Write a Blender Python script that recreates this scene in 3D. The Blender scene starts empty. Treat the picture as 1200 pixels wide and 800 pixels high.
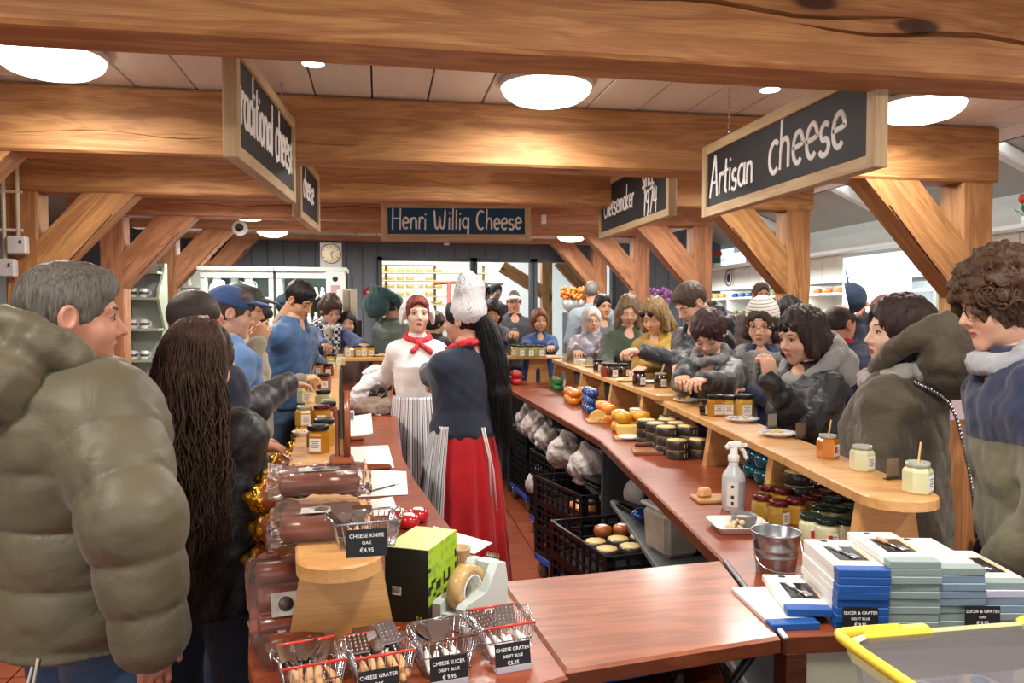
import bpy, bmesh, math, random
import numpy as np
from mathutils import Vector, Matrix, Euler, Quaternion, noise as mnoise

R = math.radians
random.seed(7)
SC = bpy.context.scene
COL = SC.collection

# ------------------------------------------------------------------ camera
F = 900.0                       # focal length in pixels of the 1200 wide frame
YAW, PITCH, EYE = R(9.77), R(2.04), 1.6
cd = bpy.data.cameras.new('camera'); cam = bpy.data.objects.new('camera', cd); COL.objects.link(cam)
cd.sensor_width = 36.0; cd.lens = F / 1200 * 36; cd.clip_start = 0.05; cd.clip_end = 200
cam.location = (0, 0, EYE); cam.rotation_euler = (R(90) - PITCH, 0, -YAW)
SC.camera = cam

# ------------------------------------------------------------------ world, lamps, exposure
SC.view_settings.view_transform = 'Standard'; SC.view_settings.look = 'None'
SC.view_settings.gamma = 1.0; SC.view_settings.use_curve_mapping = False
SC.view_settings.exposure = 0.13
W = bpy.data.worlds.new('world'); SC.world = W; W.use_nodes = True
bg = W.node_tree.nodes['Background']; bg.inputs[0].default_value = (0.92, 0.95, 1.0, 1); bg.inputs[1].default_value = 0.95

def area(name, loc, rot, size, power, col=(1, .96, .9), sy=None):
    l = bpy.data.lights.new(name, 'AREA'); l.energy = power; l.color = col; l.size = size
    if sy: l.shape = 'RECTANGLE'; l.size_y = sy
    o = bpy.data.objects.new(name, l); COL.objects.link(o); o.location = loc; o.rotation_euler = [R(a) for a in rot]
    return o
# ------------------------------------------------------------------ pixel rays of the photograph -> points of the place
_r = np.array([math.cos(YAW), -math.sin(YAW), 0]); _fh = np.array([math.sin(YAW), math.cos(YAW), 0]); _z = np.array([0, 0, 1.0])
_f = _fh * math.cos(PITCH) - _z * math.sin(PITCH); _u = _fh * math.sin(PITCH) + _z * math.cos(PITCH)
_C = np.array([0, 0, EYE])
def ray(px, py): return (px - 600) / F * _r + (400 - py) / F * _u + _f
def PZ(px, py, z): d = ray(px, py); return Vector(_C + d * ((z - EYE) / d[2]))
def PY(px, py, Y): d = ray(px, py); return Vector(_C + d * (Y / d[1]))
def PX(px, py, X): d = ray(px, py); return Vector(_C + d * (X / d[0]))
def PD(px, py, D): return Vector(_C + ray(px, py) * D)

# ------------------------------------------------------------------ objects
def tag(o, label=None, cat=None, group=None, kind=None):
    if label: o['label'] = label
    if cat: o['category'] = cat
    if group: o['group'] = group
    if kind: o['kind'] = kind
    return o
def empty(name, loc=(0, 0, 0), rz=0, label=None, cat=None, group=None, kind=None):
    o = bpy.data.objects.new(name, None); COL.objects.link(o); o.location = loc; o.rotation_euler = (0, 0, rz)
    o.empty_display_size = .05
    return tag(o, label, cat, group, kind)
def link(name, me, parent=None, loc=None, rot=None, scale=None):
    o = bpy.data.objects.new(name, me); COL.objects.link(o)
    if parent: o.parent = parent
    if loc is not None: o.location = loc
    if rot is not None: o.rotation_euler = rot
    if scale is not None: o.scale = scale
    return o
def copy_tree(o, loc=None, rz=None, parent=None, label=None, group=None, scale=None):
    c = o.copy(); COL.objects.link(c); c.parent = parent
    if loc is not None: c.location = loc
    if rz is not None: c.rotation_euler = (c.rotation_euler[0], c.rotation_euler[1], rz)
    if scale is not None: c.scale = (scale,) * 3 if not hasattr(scale, '__len__') else scale
    if label: c['label'] = label
    if group: c['group'] = group
    for ch in list(o.children): copy_tree(ch, parent=c)
    return c
def kill_tree(o):
    for ch in list(o.children): kill_tree(ch)
    bpy.data.objects.remove(o)

class MB:
    """collects shapes into one mesh"""
    def __init__(s): s.v = []; s.f = []; s.m = []; s.sm = []
    def add(s, v, f, mi=0, smooth=False, mat=None):
        b = len(s.v)
        if mat is not None: v = [mat @ Vector(p) for p in v]
        s.v += [tuple(p) for p in v]; s.f += [[b + i for i in q] for q in f]; s.m += [mi] * len(f); s.sm += [smooth] * len(f)
        return s
    def box(s, c, d, mi=0, rz=0, bev=0, mat=None, taper=1.0, rot=None):
        x, y, z = [a / 2 for a in d]; c = Vector(c)
        if bev <= 0:
            v = [Vector((i * x * (taper if k > 0 else 1), j * y * (taper if k > 0 else 1), k * z)) for k in (-1, 1) for j in (-1, 1) for i in (-1, 1)]
            f = [(0, 2, 3, 1), (4, 5, 7, 6), (0, 1, 5, 4), (2, 6, 7, 3), (0, 4, 6, 2), (1, 3, 7, 5)]
        else:
            b = min(bev, x * .9, y * .9, z * .9); v = []; 
            rings = [(-z, b), (-z + b, 0), (z - b, 0), (z, b)]
            for zz, i in rings:
                k = taper if zz > 0 else 1
                X = (x - i) * k; Y = (y - i) * k; e = b if i == 0 else 0
                for (sx, sy) in ((1, 1), (-1, 1), (-1, -1), (1, -1)):
                    if e:
                        p1 = (sx * X, sy * (Y - e)); p2 = (sx * (X - e), sy * Y)
                    else:
                        p1 = (sx * X, sy * (Y - b * .35)); p2 = (sx * (X - b * .35), sy * Y)
                    if sx * sy < 0: p1, p2 = p2, p1
                    v += [Vector((*p1, zz)), Vector((*p2, zz))]
            f = [tuple(range(7, -1, -1)), tuple(range(24, 32))]
            for r_ in range(3):
                for i in range(8): f.append((r_ * 8 + i, r_ * 8 + (i + 1) % 8, r_ * 8 + 8 + (i + 1) % 8, r_ * 8 + 8 + i))
        M_ = Matrix.Translation(c) @ (Matrix.Rotation(rz, 4, 'Z') if rot is None else rot.to_4x4())
        if mat is not None: M_ = mat @ M_
        return s.add([M_ @ p for p in v], f, mi)
    def lathe(s, prof, n=24, c=(0, 0, 0), mi=0, smooth=True, mat=None, sx=1, sy=1, hexa=0):
        v = []; f = []; k = len(prof)
        for r_, z in prof:
            for i in range(n):
                a = 2 * math.pi * i / n
                v.append((c[0] + r_ * math.cos(a) * sx, c[1] + r_ * math.sin(a) * sy, c[2] + z))
        for j in range(k - 1):
            for i in range(n): f.append((j * n + i, j * n + (i + 1) % n, (j + 1) * n + (i + 1) % n, (j + 1) * n + i))
        shut = tuple(prof[0]) == tuple(prof[-1])
        if prof[0][0] > 1e-5 and not shut: f.append(tuple(range(n - 1, -1, -1)))
        if prof[-1][0] > 1e-5 and not shut: f.append(tuple((k - 1) * n + i for i in range(n)))
        return s.add(v, f, mi, smooth, mat)
    def tube(s, pts, r, n=8, mi=0, closed=False, smooth=True, mat=None, flat=1.0):
        pts = [Vector(p) for p in pts]; k = len(pts); v = []; f = []
        rr = r if hasattr(r, '__len__') else [r] * k
        prev = None
        for i, p in enumerate(pts):
            t = (pts[(i + 1) % k] - pts[i - 1]) if closed or 0 < i < k - 1 else (pts[1] - pts[0] if i == 0 else pts[-1] - pts[-2])
            if t.length < 1e-9: t = Vector((0, 0, 1))
            t.normalize()
            if prev is None:
                up = Vector((0, 0, 1)) if abs(t.z) < .9 else Vector((1, 0, 0)); a = t.cross(up).normalized()
            else:
                a = prev - t * prev.dot(t)
                a = a.normalized() if a.length > 1e-6 else t.orthogonal().normalized()
            prev = a; b = t.cross(a)
            for j in range(n):
                an = 2 * math.pi * j / n; v.append(p + (a * math.cos(an) + b * math.sin(an) * flat) * rr[i])
        for i in range(k if closed else k - 1):
            for j in range(n): f.append((i * n + j, i * n + (j + 1) % n, ((i + 1) % k) * n + (j + 1) % n, ((i + 1) % k) * n + j))
        if not closed: f.append(tuple(range(n - 1, -1, -1))); f.append(tuple((k - 1) * n + j for j in range(n)))
        return s.add(v, f, mi, smooth, mat)
    def prism(s, poly, z0, z1, mi=0, mat=None, smooth=False):
        """closed polygon (ccw, xy) between two heights"""
        n = len(poly); v = [(x, y, z0) for x, y in poly] + [(x, y, z1) for x, y in poly]
        f = [tuple(range(n - 1, -1, -1)), tuple(range(n, 2 * n))] + [(i, (i + 1) % n, n + (i + 1) % n, n + i) for i in range(n)]
        return s.add(v, f, mi, smooth, mat)
    def ball(s, c, r, n=12, mi=0, sc=(1, 1, 1), mat=None):
        pr = [(math.sin(math.pi * i / (n // 2 + 2)) * r, -math.cos(math.pi * i / (n // 2 + 2)) * r) for i in range(n // 2 + 3)]
        pr[0] = (1e-6, -r); pr[-1] = (1e-6, r)
        M_ = Matrix.Translation(c) @ Matrix.Diagonal((*sc, 1))
        if mat is not None: M_ = mat @ M_
        return s.lathe(pr, n, mi=mi, mat=M_)
    def mesh(s, name, mats, auto=True):
        me = bpy.data.meshes.new(name); me.from_pydata(s.v, [], s.f)
        for m in (mats if isinstance(mats, (list, tuple)) else [mats]): me.materials.append(m)
        me.polygons.foreach_set('material_index', s.m); me.polygons.foreach_set('use_smooth', s.sm)
        me.update(); return me
    def build(s, name, mats, parent=None, loc=None, rot=None):
        return link(name, s.mesh(name, mats), parent, loc, rot)

def smooth_poly(pts, n=6, closed=False):
    pts = [Vector(p) for p in pts]; out = []; k = len(pts)
    for i in range(k if closed else k - 1):
        p0 = pts[i - 1] if (i > 0 or closed) else pts[0]; p1 = pts[i]; p2 = pts[(i + 1) % k]; p3 = pts[(i + 2) % k] if (closed or i + 2 < k) else pts[-1]
        for j in range(n):
            t = j / n
            out.append(.5 * ((2 * p1) + (-p0 + p2) * t + (2 * p0 - 5 * p1 + 4 * p2 - p3) * t * t + (-p0 + 3 * p1 - 3 * p2 + p3) * t ** 3))
    if not closed: out.append(pts[-1])
    return out

# ------------------------------------------------------------------ materials
def lin(c):
    if isinstance(c, str): c = [int(c[i:i + 2], 16) for i in (0, 2, 4)]
    return tuple(((x / 255) / 12.92 if x / 255 <= .04045 else ((x / 255 + .055) / 1.055) ** 2.4) for x in c[:3]) + (1.0,)
class NT:
    def __init__(s, name):
        s.m = bpy.data.materials.new(name); s.m.use_nodes = True; s.t = s.m.node_tree; s.b = s.t.nodes['Principled BSDF']
    def n(s, ty, **k):
        nd = s.t.nodes.new(ty)
        for a, v in k.items():
            if a.startswith('_'):
                key = a[1:]; key = int(key) if key.isdigit() else key.replace('_', ' ')
                nd.inputs[key].default_value = v
            else: setattr(nd, a, v)
        return nd
    def l(s, a, b): s.t.links.new(a, b)
    def coord(s, scale=(1, 1, 1), kind='Object', rnd=0):
        tc = s.n('ShaderNodeTexCoord'); mp = s.n('ShaderNodeMapping'); mp.inputs['Scale'].default_value = scale
        s.l(tc.outputs[kind], mp.inputs[0])
        if rnd:
            oi = s.n('ShaderNodeObjectInfo'); mu = s.n('ShaderNodeMath', operation='MULTIPLY'); mu.inputs[1].default_value = rnd
            cb = s.n('ShaderNodeCombineXYZ'); s.l(oi.outputs['Random'], mu.inputs[0])
            for i in range(3): s.l(mu.outputs[0], cb.inputs[i])
            s.l(cb.outputs[0], mp.inputs['Location'])
        return mp.outputs[0]
    def noise(s, vec, scale=5, detail=4, rough=.6, dist=0):
        nd = s.n('ShaderNodeTexNoise'); nd.inputs['Scale'].default_value = scale; nd.inputs['Detail'].default_value = detail
        nd.inputs['Roughness'].default_value = rough; nd.inputs['Distortion'].default_value = dist; s.l(vec, nd.inputs['Vector']); return nd.outputs['Fac']
    def ramp(s, fac, stops, interp='LINEAR'):
        r_ = s.n('ShaderNodeValToRGB'); e = r_.color_ramp.elements; r_.color_ramp.interpolation = interp
        while len(e) > 1: e.remove(e[0])
        e[0].position = stops[0][0]; e[0].color = stops[0][1]
        for p, c in stops[1:]: x = e.new(p); x.color = c
        s.l(fac, r_.inputs[0]); return r_.outputs[0]
    def mix(s, fac, a, b, mode='MIX'):
        m = s.n('ShaderNodeMix', data_type='RGBA', blend_type=mode)
        for i, x in ((0, fac), (6, a), (7, b)):
            if hasattr(x, 'links') or hasattr(x, 'is_linked'): s.l(x, m.inputs[i])
            else: m.inputs[i].default_value = x
        return m.outputs[2]
    def bump(s, h, strength=.3, dist=.01):
        b = s.n('ShaderNodeBump'); b.inputs['Strength'].default_value = strength; b.inputs['Distance'].default_value = dist
        s.l(h, b.inputs['Height']); s.l(b.outputs[0], s.b.inputs['Normal'])
    def p(s, **k):
        for a, v in k.items():
            s.b.inputs[a.replace('_', ' ')].default_value = v
_mc = {}
def mul(c, k): return (min(c[0] * k, 1), min(c[1] * k, 1), min(c[2] * k, 1), 1)
def MT(name, col, rough=.6, metal=0, var=.12, vs=6, bump=0, bs=60, bd=.004, stretch=(1, 1, 1), emit=0, trans=0, ior=1.45, coat=0, sheen=0, alpha=1, spec=.5, rnd=10, col2=None, detail=4):
    if name in _mc: return _mc[name]
    t = NT(name); c = lin(col)
    t.p(Roughness=rough, Metallic=metal, IOR=ior); t.p(**{'Specular_IOR_Level': spec})
    v = t.coord(stretch, rnd=rnd)
    if var or col2:
        nz = t.noise(v, vs, detail)
        c2 = lin(col2) if col2 else None
        t.l(t.ramp(nz, [(.3, mul(c, 1 - var) if not c2 else c), (.7, mul(c, 1 + var) if not c2 else c2)]), t.b.inputs['Base Color'])
    else: t.p(Base_Color=c)
    if bump: t.bump(t.noise(v, bs, 3), bump, bd)
    if trans: t.p(Transmission_Weight=trans)
    if coat: t.p(Coat_Weight=coat, Coat_Roughness=.08)
    if sheen: t.p(Sheen_Weight=sheen, Sheen_Roughness=.5)
    if emit: t.p(Emission_Color=c, Emission_Strength=emit)
    if alpha < 1: t.p(Alpha=alpha)
    _mc[name] = t.m; return t.m

def wood(name, light, dark, knots=True, gs=1.0, rough=.6, rings=1.0, bumpk=.35, coat=0, knotcol='3a1c0c', axis='X'):
    """grain along the object's X axis"""
    if name in _mc: return _mc[name]
    t = NT(name); L, D = lin(light), lin(dark)
    sc = {'X': (.35, 3, 3), 'Y': (3, .35, 3), 'Z': (3, 3, .35)}[axis]
    v = t.coord(sc, rnd=23)
    n1 = t.noise(v, 2.2 * gs, 3, .55, .6)                       # broad figure
    w = t.n('ShaderNodeMath', operation='MULTIPLY'); t.l(n1, w.inputs[0]); w.inputs[1].default_value = 26 * rings
    sn = t.n('ShaderNodeMath', operation='SINE'); t.l(w.outputs[0], sn.inputs[0])
    fine = t.noise(t.coord(tuple(a * (6 if a > 1 else .8) for a in sc), rnd=9), 9 * gs, 4, .7)
    ma = t.n('ShaderNodeMath', operation='MULTIPLY_ADD'); t.l(sn.outputs[0], ma.inputs[0]); ma.inputs[1].default_value = .16; t.l(fine, ma.inputs[2])
    base = t.ramp(ma.outputs[0], [(.22, mul(D, 1)), (.5, mul(tuple((a + b) / 2 for a, b in zip(L, D)), 1)), (.72, L)])
    blot = t.noise(t.coord((.8, .8, .8), rnd=5), 1.6, 3)
    base = t.mix(t.ramp(blot, [(.35, (0, 0, 0, 1)), (.7, (.5, .5, .5, 1))]), base, mul(D, .8))
    if knots:
        sk = {'X': (1.0, 3.2, 3.2), 'Y': (3.2, 1, 3.2), 'Z': (3.2, 3.2, 1)}[axis]
        vv = t.coord(sk, rnd=31)
        vo = t.n('ShaderNodeTexVoronoi'); vo.inputs['Scale'].default_value = 1.1; vo.inputs['Randomness'].default_value = 1; t.l(vv, vo.inputs['Vector'])
        kn = t.ramp(vo.outputs['Distance'], [(.0, (1, 1, 1, 1)), (.07, (.9, .9, .9, 1)), (.1, (.15, .15, .15, 1)), (.22, (0, 0, 0, 1))])
        base = t.mix(kn, base, lin(knotcol))
    t.l(base, t.b.inputs['Base Color']); t.p(Roughness=rough)
    if coat: t.p(Coat_Weight=coat, Coat_Roughness=.15)
    t.bump(ma.outputs[0], bumpk, .004)
    _mc[name] = t.m; return t.m
BEAM = wood('beam_wood', 'd29c62', 'a06a3c', gs=1.7)
BEAMR = wood('beam_wood_red', 'ca8f66', '9c6643', gs=1.7)
OAK = wood('pale_wood', 'dcaa6c', 'bd8647', knots=False, gs=2, rough=.45, rings=.6, bumpk=.1, coat=.15)
FRAMEW = wood('sign_frame_wood', 'd9c199', 'b3946a', knots=False, gs=2, rings=.5, bumpk=.15)
LAMINATE = wood('red_laminate', 'a04c2a', '763419', knots=False, gs=4, rough=.36, rings=.5, bumpk=.05, coat=.12)
LAMEDGE = wood('laminate_edge', '8a4c2c', '5e2c16', knots=False, gs=5, rough=.35, rings=.4, bumpk=.08)
WHITE = MT('white_paint', 'f0efea', .5, var=.03)
BLACKP = MT('black_plastic', '17181a', .4, var=.1)
CHROME = MT('chrome_wire', 'c9cbd0', .18, 1, var=.05)
STEEL = MT('brushed_steel', 'a9acb0', .35, 1, var=.1)
PAPER = MT('white_paper', 'f4f3f0', .8, var=.02)
CHALK = MT('chalk_letters', 'f7f5f2', .8, var=.02)
GLASS = MT('clear_glass', 'ffffff', .02, trans=1, var=0, ior=1.3)
PANE = MT('thin_pane', 'eef4f6', .03, trans=1, var=0, ior=1.05)
# ================================================================== STRUCTURE
FY = {k: 3.95 + 1.7 * (k - 2) for k in range(-1, 7)}            # frame depths
def beam_mesh(L, w, h, mat, checks=(), seed=0, n=None):
    """squared timber along X, centred; checks = splits on the -Y face (x0, z0, x1, z1, gape)"""
    rnd = random.Random(seed); n = n or max(6, int(L / .12)); mb = MB(); v = []; f = []
    ch = .012
    for i in range(n + 1):
        x = -L / 2 + L * i / n
        j = lambda a=.004: a * mnoise.noise(Vector((x * 1.3, seed * 3.1, len(v) * .37)))
        front = [(-w / 2, -h / 2 + ch)]
        for (x0, z0, x1, z1, g) in checks:
            t = (x - x0) / (x1 - x0); tt = min(max(t, 0), 1)
            z = z0 + (z1 - z0) * t + .012 * math.sin(x * 9 + z0 * 40) * 1
            z = min(max(z, -h / 2 + .03), h / 2 - .03)
            a = g * math.sin(math.pi * tt) ** .5 if 0 < t < 1 else .0004
            front += [(-w / 2, z - a), (-w / 2 + min(.06, a * 5), z), (-w / 2, z + a)]
        front += [(-w / 2, h / 2 - ch)]
        prof = [(w / 2 - ch, -h / 2), (-w / 2 + ch, -h / 2)] + front + [(-w / 2 + ch, h / 2), (w / 2 - ch, h / 2), (w / 2, h / 2 - ch), (w / 2, -h / 2 + ch)]
        k = len(prof)
        for (y, z) in prof: v.append((x, y + j(), z + j()))
    for i in range(n):
        for q in range(k): f.append((i * k + q, i * k + (q + 1) % k, (i + 1) * k + (q + 1) % k, (i + 1) * k + q))
    f.append(tuple(range(k - 1, -1, -1))); f.append(tuple(n * k + q for q in range(k)))
    f = [q[::-1] for q in f]
    mb.add(v, f); return mb.mesh('timber', mat)
def stick(name, a, b, w, h, mat, parent, checks=(), seed=0):
    a, b = Vector(a), Vector(b); d = b - a
    me = beam_mesh(d.length, w, h, mat, checks, seed)
    o = link(name, me, parent); o.location = (a + b) / 2
    X = d.normalized(); Y = Vector((0, 1, 0)); Y = (Y - X * Y.dot(X)).normalized(); Z = X.cross(Y)
    o.rotation_euler = Matrix((X, Y, Z)).transposed().to_euler()
    return o
# right post line / left post line and the beam undersides, frame by frame
XR = {2: 3.35, 3: 3.24, 4: 3.19, 5: 3.15, 6: 3.12, 1: 3.5, 0: 3.5, -1: 3.5}
XL = {2: -2.36, 3: -2.33, 4: -2.32, 5: -2.3, 6: -2.3, 1: -2.4, 0: -2.4, -1: -2.4}
ZB = {-1: 2.4, 0: 2.4, 1: 2.335, 2: 2.345, 3: 2.41, 4: 2.47, 5: 2.54, 6: 2.6}
ordn = {-1: 'timber frame far behind the camera', 0: 'timber frame standing behind the camera', 1: 'nearest great orange timber beam crossing the top of the view with a long dark split',
        2: 'second timber frame, its braced right post beside the chalk sign reading Artisan cheese', 3: 'third timber frame from the front, its left post carrying pipes and switch boxes',
        4: 'fourth timber frame from the front with a post behind the Cheesemaker sign', 5: 'fifth timber frame from the front, the round camera dome fixed to its beam', 6: 'rearmost timber frame just in front of the grey back wall'}
CHK = {1: [(.42, -.032, 1.75, -.042, .008), (-.12, .012, .8, .002, .008)], 2: [(-2.2, -.06, -.3, -.07, .0015), (1.2, .05, 2.6, .04, .002)],
       3: [(-1.6, -.02, 0.2, -.01, .002), (.4, .03, 2.0, -.04, .003)], 4: [(-2.3, .0, 1.2, .02, .004)], 5: [(-1, .02, 2, -.02, .002)], 6: []}
for k in range(-1, 7):
    if k == -1: continue
    Y = FY[k]; xl, xr, zb = XL[k], XR[k], ZB[k]; top = 2.655
    pw = .2 if k != 1 else .2
    if k >= 2: top = max(2.655, zb + .2)
    bh = top - zb; m = BEAM if k in (0, 1, 3) else BEAMR if k in (4, 5, 6) else BEAM
    fr = empty('timber_frame', (0, Y, 0), label=ordn[k], cat='timber frame')
    xa, xb = (xl - .35, xr + .11) if k > 1 else (-3.4, 5.0)
    stick('beam', (xa, 0, zb + bh / 2), (xb, 0, zb + bh / 2), .2, bh, m, fr, CHK.get(k, []), seed=k)
    if k < 1: continue
    for sx, X in ((-1, xl), (1, xr)):
        if k == 1: X = -3.2 if sx < 0 else 4.6
        stick('post', (X, .012, 0), (X, .012, zb if k == 1 else (top if sx > 0 else zb)), .19, .2, m, fr, [(-.9, .02, 1.1, .01, .002)], seed=k * 3 + sx + 20)
        ln = .72 if k > 1 else .6
        xf = X - sx * .09; lx = .62; lz = .66; q = .33
        poly = [(xf, zb - lz), (xf, zb - lz + q), (xf - sx * (lx - q), zb), (xf - sx * lx, zb)]
        L_ = math.hypot(lx, lz) ; th = math.atan2(lz, -sx * lx)
        Mi = Matrix.Rotation(th, 4, 'Y') @ Matrix.Translation((-xf, 0, -(zb - lz)))
        Mb = Matrix.Translation((xf, 0, zb - lz)) @ Matrix.Rotation(-th, 4, 'Y')
        mb = MB(); vv = [Mi @ Vector((px, yy, pz)) for yy in (-.085, .075) for px, pz in poly]
        mb.add(vv, [(0, 1, 2, 3), (7, 6, 5, 4), (0, 4, 5, 1), (1, 5, 6, 2), (2, 6, 7, 3), (3, 7, 4, 0)] if sx < 0 else [(3, 2, 1, 0), (4, 5, 6, 7), (1, 5, 4, 0), (2, 6, 5, 1), (3, 7, 6, 2), (0, 4, 7, 3)])
        # a long drying split along the brace
        mb.box((.45, -.088, .0), (.5, .008, .004), mi=1, rot=Matrix.Rotation(R(2 * sx), 3, 'Y'))
        o = mb.build('brace', [m, MT('timber_split', '3a2012', .95)], fr); o.location = Mb.to_translation(); o.rotation_euler = (0, -th, 0)

# ceiling of white boards running into the depth
CEIL = MT('ceiling_boards', 'e9e3d6', .75, var=.05, vs=3, bump=.2, bs=14, stretch=(3, .4, 3))
ce = empty('ceiling', (0, 0, 2.66), kind='structure')
n = 0; pw = .272
pm = {}
for i in range(24):
    x = -2.75 + i * pw
    for j in range(6):
        y0 = -1.6 + j * 2.3 + (i % 3) * .77; y1 = y0 + 2.3
        y0 = max(y0, -1.5); y1 = min(y1, 11.15)
        if y1 - y0 < .1: continue
        key = (round(y1 - y0, 2)); 
        if key not in pm: pm[key] = MB().box((0, 0, .01), (pw - .008, y1 - y0 - .006, .02), bev=.003).mesh('ceiling_board', CEIL)
        o = link('ceiling_board', pm[key], ce, (x + pw / 2, (y0 + y1) / 2, random.uniform(0, .003)))
MB().box((.55, 4.8, .04), (6.7, 13, .02)).build('backing_board', MT('dark_gap', '2a211a', .9), ce)

# side roofs: left and right aisles beyond the posts
ROOF = MT('sloped_roof_paint', 'b9b4ab', .8, var=.06, vs=2)
rr = empty('ceiling_slope', kind='structure')
MB().add([(3.72, -1.5, 3.35), (3.72, 12, 3.35), (5.35, 12, 2.62), (5.35, -1.5, 2.62), (3.72, -1.5, 3.41), (3.72, 12, 3.41), (5.35, 12, 2.68), (5.35, -1.5, 2.68)],
         [(0, 1, 2, 3), (7, 6, 5, 4), (0, 4, 5, 1), (2, 6, 7, 3), (0, 3, 7, 4), (1, 5, 6, 2)]).build('roof_panel', ROOF, rr)
MB().box((3.74, 5, 3.03), (.04, 13.2, .72)).build('upstand', ROOF, rr)
for y in (5.2, 7.2, 9.2):
    stick('rafter', (3.74, y, 3.28), (5.3, y, 2.58), .1, .1, WHITE, rr, seed=int(y))
rl = empty('ceiling_slope', kind='structure')
MB().add([(-2.75, -1.5, 3.2), (-2.75, 12, 3.2), (-4.4, 12, 2.75), (-4.4, -1.5, 2.75), (-2.75, -1.5, 3.25), (-2.75, 12, 3.25), (-4.4, 12, 2.8), (-4.4, -1.5, 2.8)],
         [(3, 2, 1, 0), (4, 5, 6, 7), (1, 5, 4, 0), (3, 7, 6, 2), (4, 7, 3, 0), (2, 6, 5, 1)]).build('roof_panel', ROOF, rl)
MB().box((-2.77, 5, 2.95), (.04, 13.2, .54)).build('upstand', ROOF, rl)

# walls
GREYB = MT('grey_blue_boards', '6d747c', .7, var=.06, vs=3, bump=.1, bs=20, stretch=(3, 3, .4))
CREAM = MT('cream_boards', 'e4e2d8', .6, var=.03)
YB = 11.3
wb = empty('wall_back', (0, YB, 0), kind='structure')
wins = [(0, 447, 552, 305, 446), (1, 558, 621, 305, 446), (2, 628, 716, 305, 446)]
edges = []
for i, a, b, t, bo in wins:
    pa, pb = PY(a, t, YB), PY(b, bo, YB); edges.append((pa.x, pb.x, max(pb.z, .9), pa.z))
zt = edges[0][3]; zbm = .85
def board_strip(parent, x0, x1, z0, z1, mat, bw=.22, y=0, axis='x', name='wall_board'):
    n = max(1, round((x1 - x0) / bw)); w = (x1 - x0) / n
    me = MB().box((0, 0, 0), (w - .006, .03, z1 - z0) if axis == 'x' else (.03, w - .006, z1 - z0), bev=.003).mesh(name, mat)
    for i in range(n):
        c = x0 + w * (i + .5)
        link(name, me, parent, (c, y, (z0 + z1) / 2) if axis == 'x' else (y, c, (z0 + z1) / 2))
x_l, x_r = -4.4, 5.25
board_strip(wb, x_l, edges[0][0] - .05, 0, 3.3, GREYB)
board_strip(wb, edges[2][1] + .05, x_r, 0, 3.4, GREYB)
board_strip(wb, edges[0][0] - .05, edges[2][1] + .05, zt + .03, 3.2, GREYB)
board_strip(wb, edges[0][0] - .05, edges[2][1] + .05, 0, zbm, GREYB)
MB().box(((x_l + edges[0][0]) / 2, .06, 1.7), (edges[0][0] - x_l, .06, 3.4)).box(((x_r + edges[2][1]) / 2, .06, 1.7), (x_r - edges[2][1], .06, 3.4)).box(((edges[0][0] + edges[2][1]) / 2, .06, (zt + 3.4) / 2), (edges[2][1] - edges[0][0], .06, 3.4 - zt)).box(((edges[0][0] + edges[2][1]) / 2, .06, zbm / 2), (edges[2][1] - edges[0][0], .06, zbm)).build('wall_core', GREYB, wb)
DKFR = MT('dark_grey_frame', '4d545b', .5)
for i, (xa, xb, _, _) in enumerate(edges):
    w = empty('window_%d' % (i + 1), ((xa + xb) / 2, YB, 0), kind='structure'); hw = (xb - xa) / 2
    m = MB()
    for s in (-1, 1): m.box((s * (hw + .02), 0, (zbm + zt) / 2), (.06, .14, zt - zbm + .1))
    m.box((0, 0, zt + .02), (2 * hw + .1, .14, .05)).box((0, 0, zbm - .02), (2 * hw + .1, .14, .06)); m.build('window_frame', DKFR, w)
    MB().box((0, .03, (zbm + zt) / 2), (2 * hw, .006, zt - zbm)).build('pane', PANE, w)
# right wall: white boarded pelmet, shelf on top; left wall
wr = empty('wall_right', (5.25, 0, 0), kind='structure')
MB().box((.35, 5, 1.7), (.06, 13, 3.4)).build('wall_core', CREAM, wr)
wl = empty('wall_left', (-4.4, 0, 0), kind='structure')
MB().box((0, 5, 1.6), (.06, 13, 3.3)).build('wall_core', MT('left_wall_paint', 'aeb6b8', .7), wl)

# floor: terracotta tiles; single tiles where one can tell them apart
GROUT = MT('dark_grout', '3b2a22', .9)
TILE = MT('terracotta_tile', 'ad5a38', .35, var=.25, vs=2.2, bump=.1, bs=30, rnd=40, col2='8d4226')
fl = empty('floor', (0, 0, 0), kind='structure')
MB().box((.45, 6, -.03), (9.8, 16, .04)).build('grout_bed', GROUT, fl)
ts = .262
tm = MB().box((0, 0, -.006), (ts - .008, ts - .008, .014), bev=.002).mesh('floor_tile', TILE)
cnt = 0; rest = MB(); x0, y0 = .62, .9
near = set()
for i in range(-18, 18):
    for j in range(-8, 42):
        x, y = x0 + i * ts, y0 + j * ts
        if -4.4 < x < 5.3 and -1.5 < y < 11.3:
            if 0.15 < x < 1.4 and 0.9 < y < 7.2 or (.3 < x < 1.4 and y > .6 and y < 1): near.add((i, j))
            else: rest.box((x, y, -.006), (ts - .008, ts - .008, .014))
for (i, j) in sorted(near)[:300]: link('floor_tile', tm, fl, (x0 + i * ts, y0 + j * ts, random.uniform(-.001, .001)))
for (i, j) in sorted(near)[300:]: rest.box((x0 + i * ts, y0 + j * ts, -.006), (ts - .008, ts - .008, .014))
tag(rest.build('floor_tiles', TILE, fl), kind='stuff')

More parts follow.
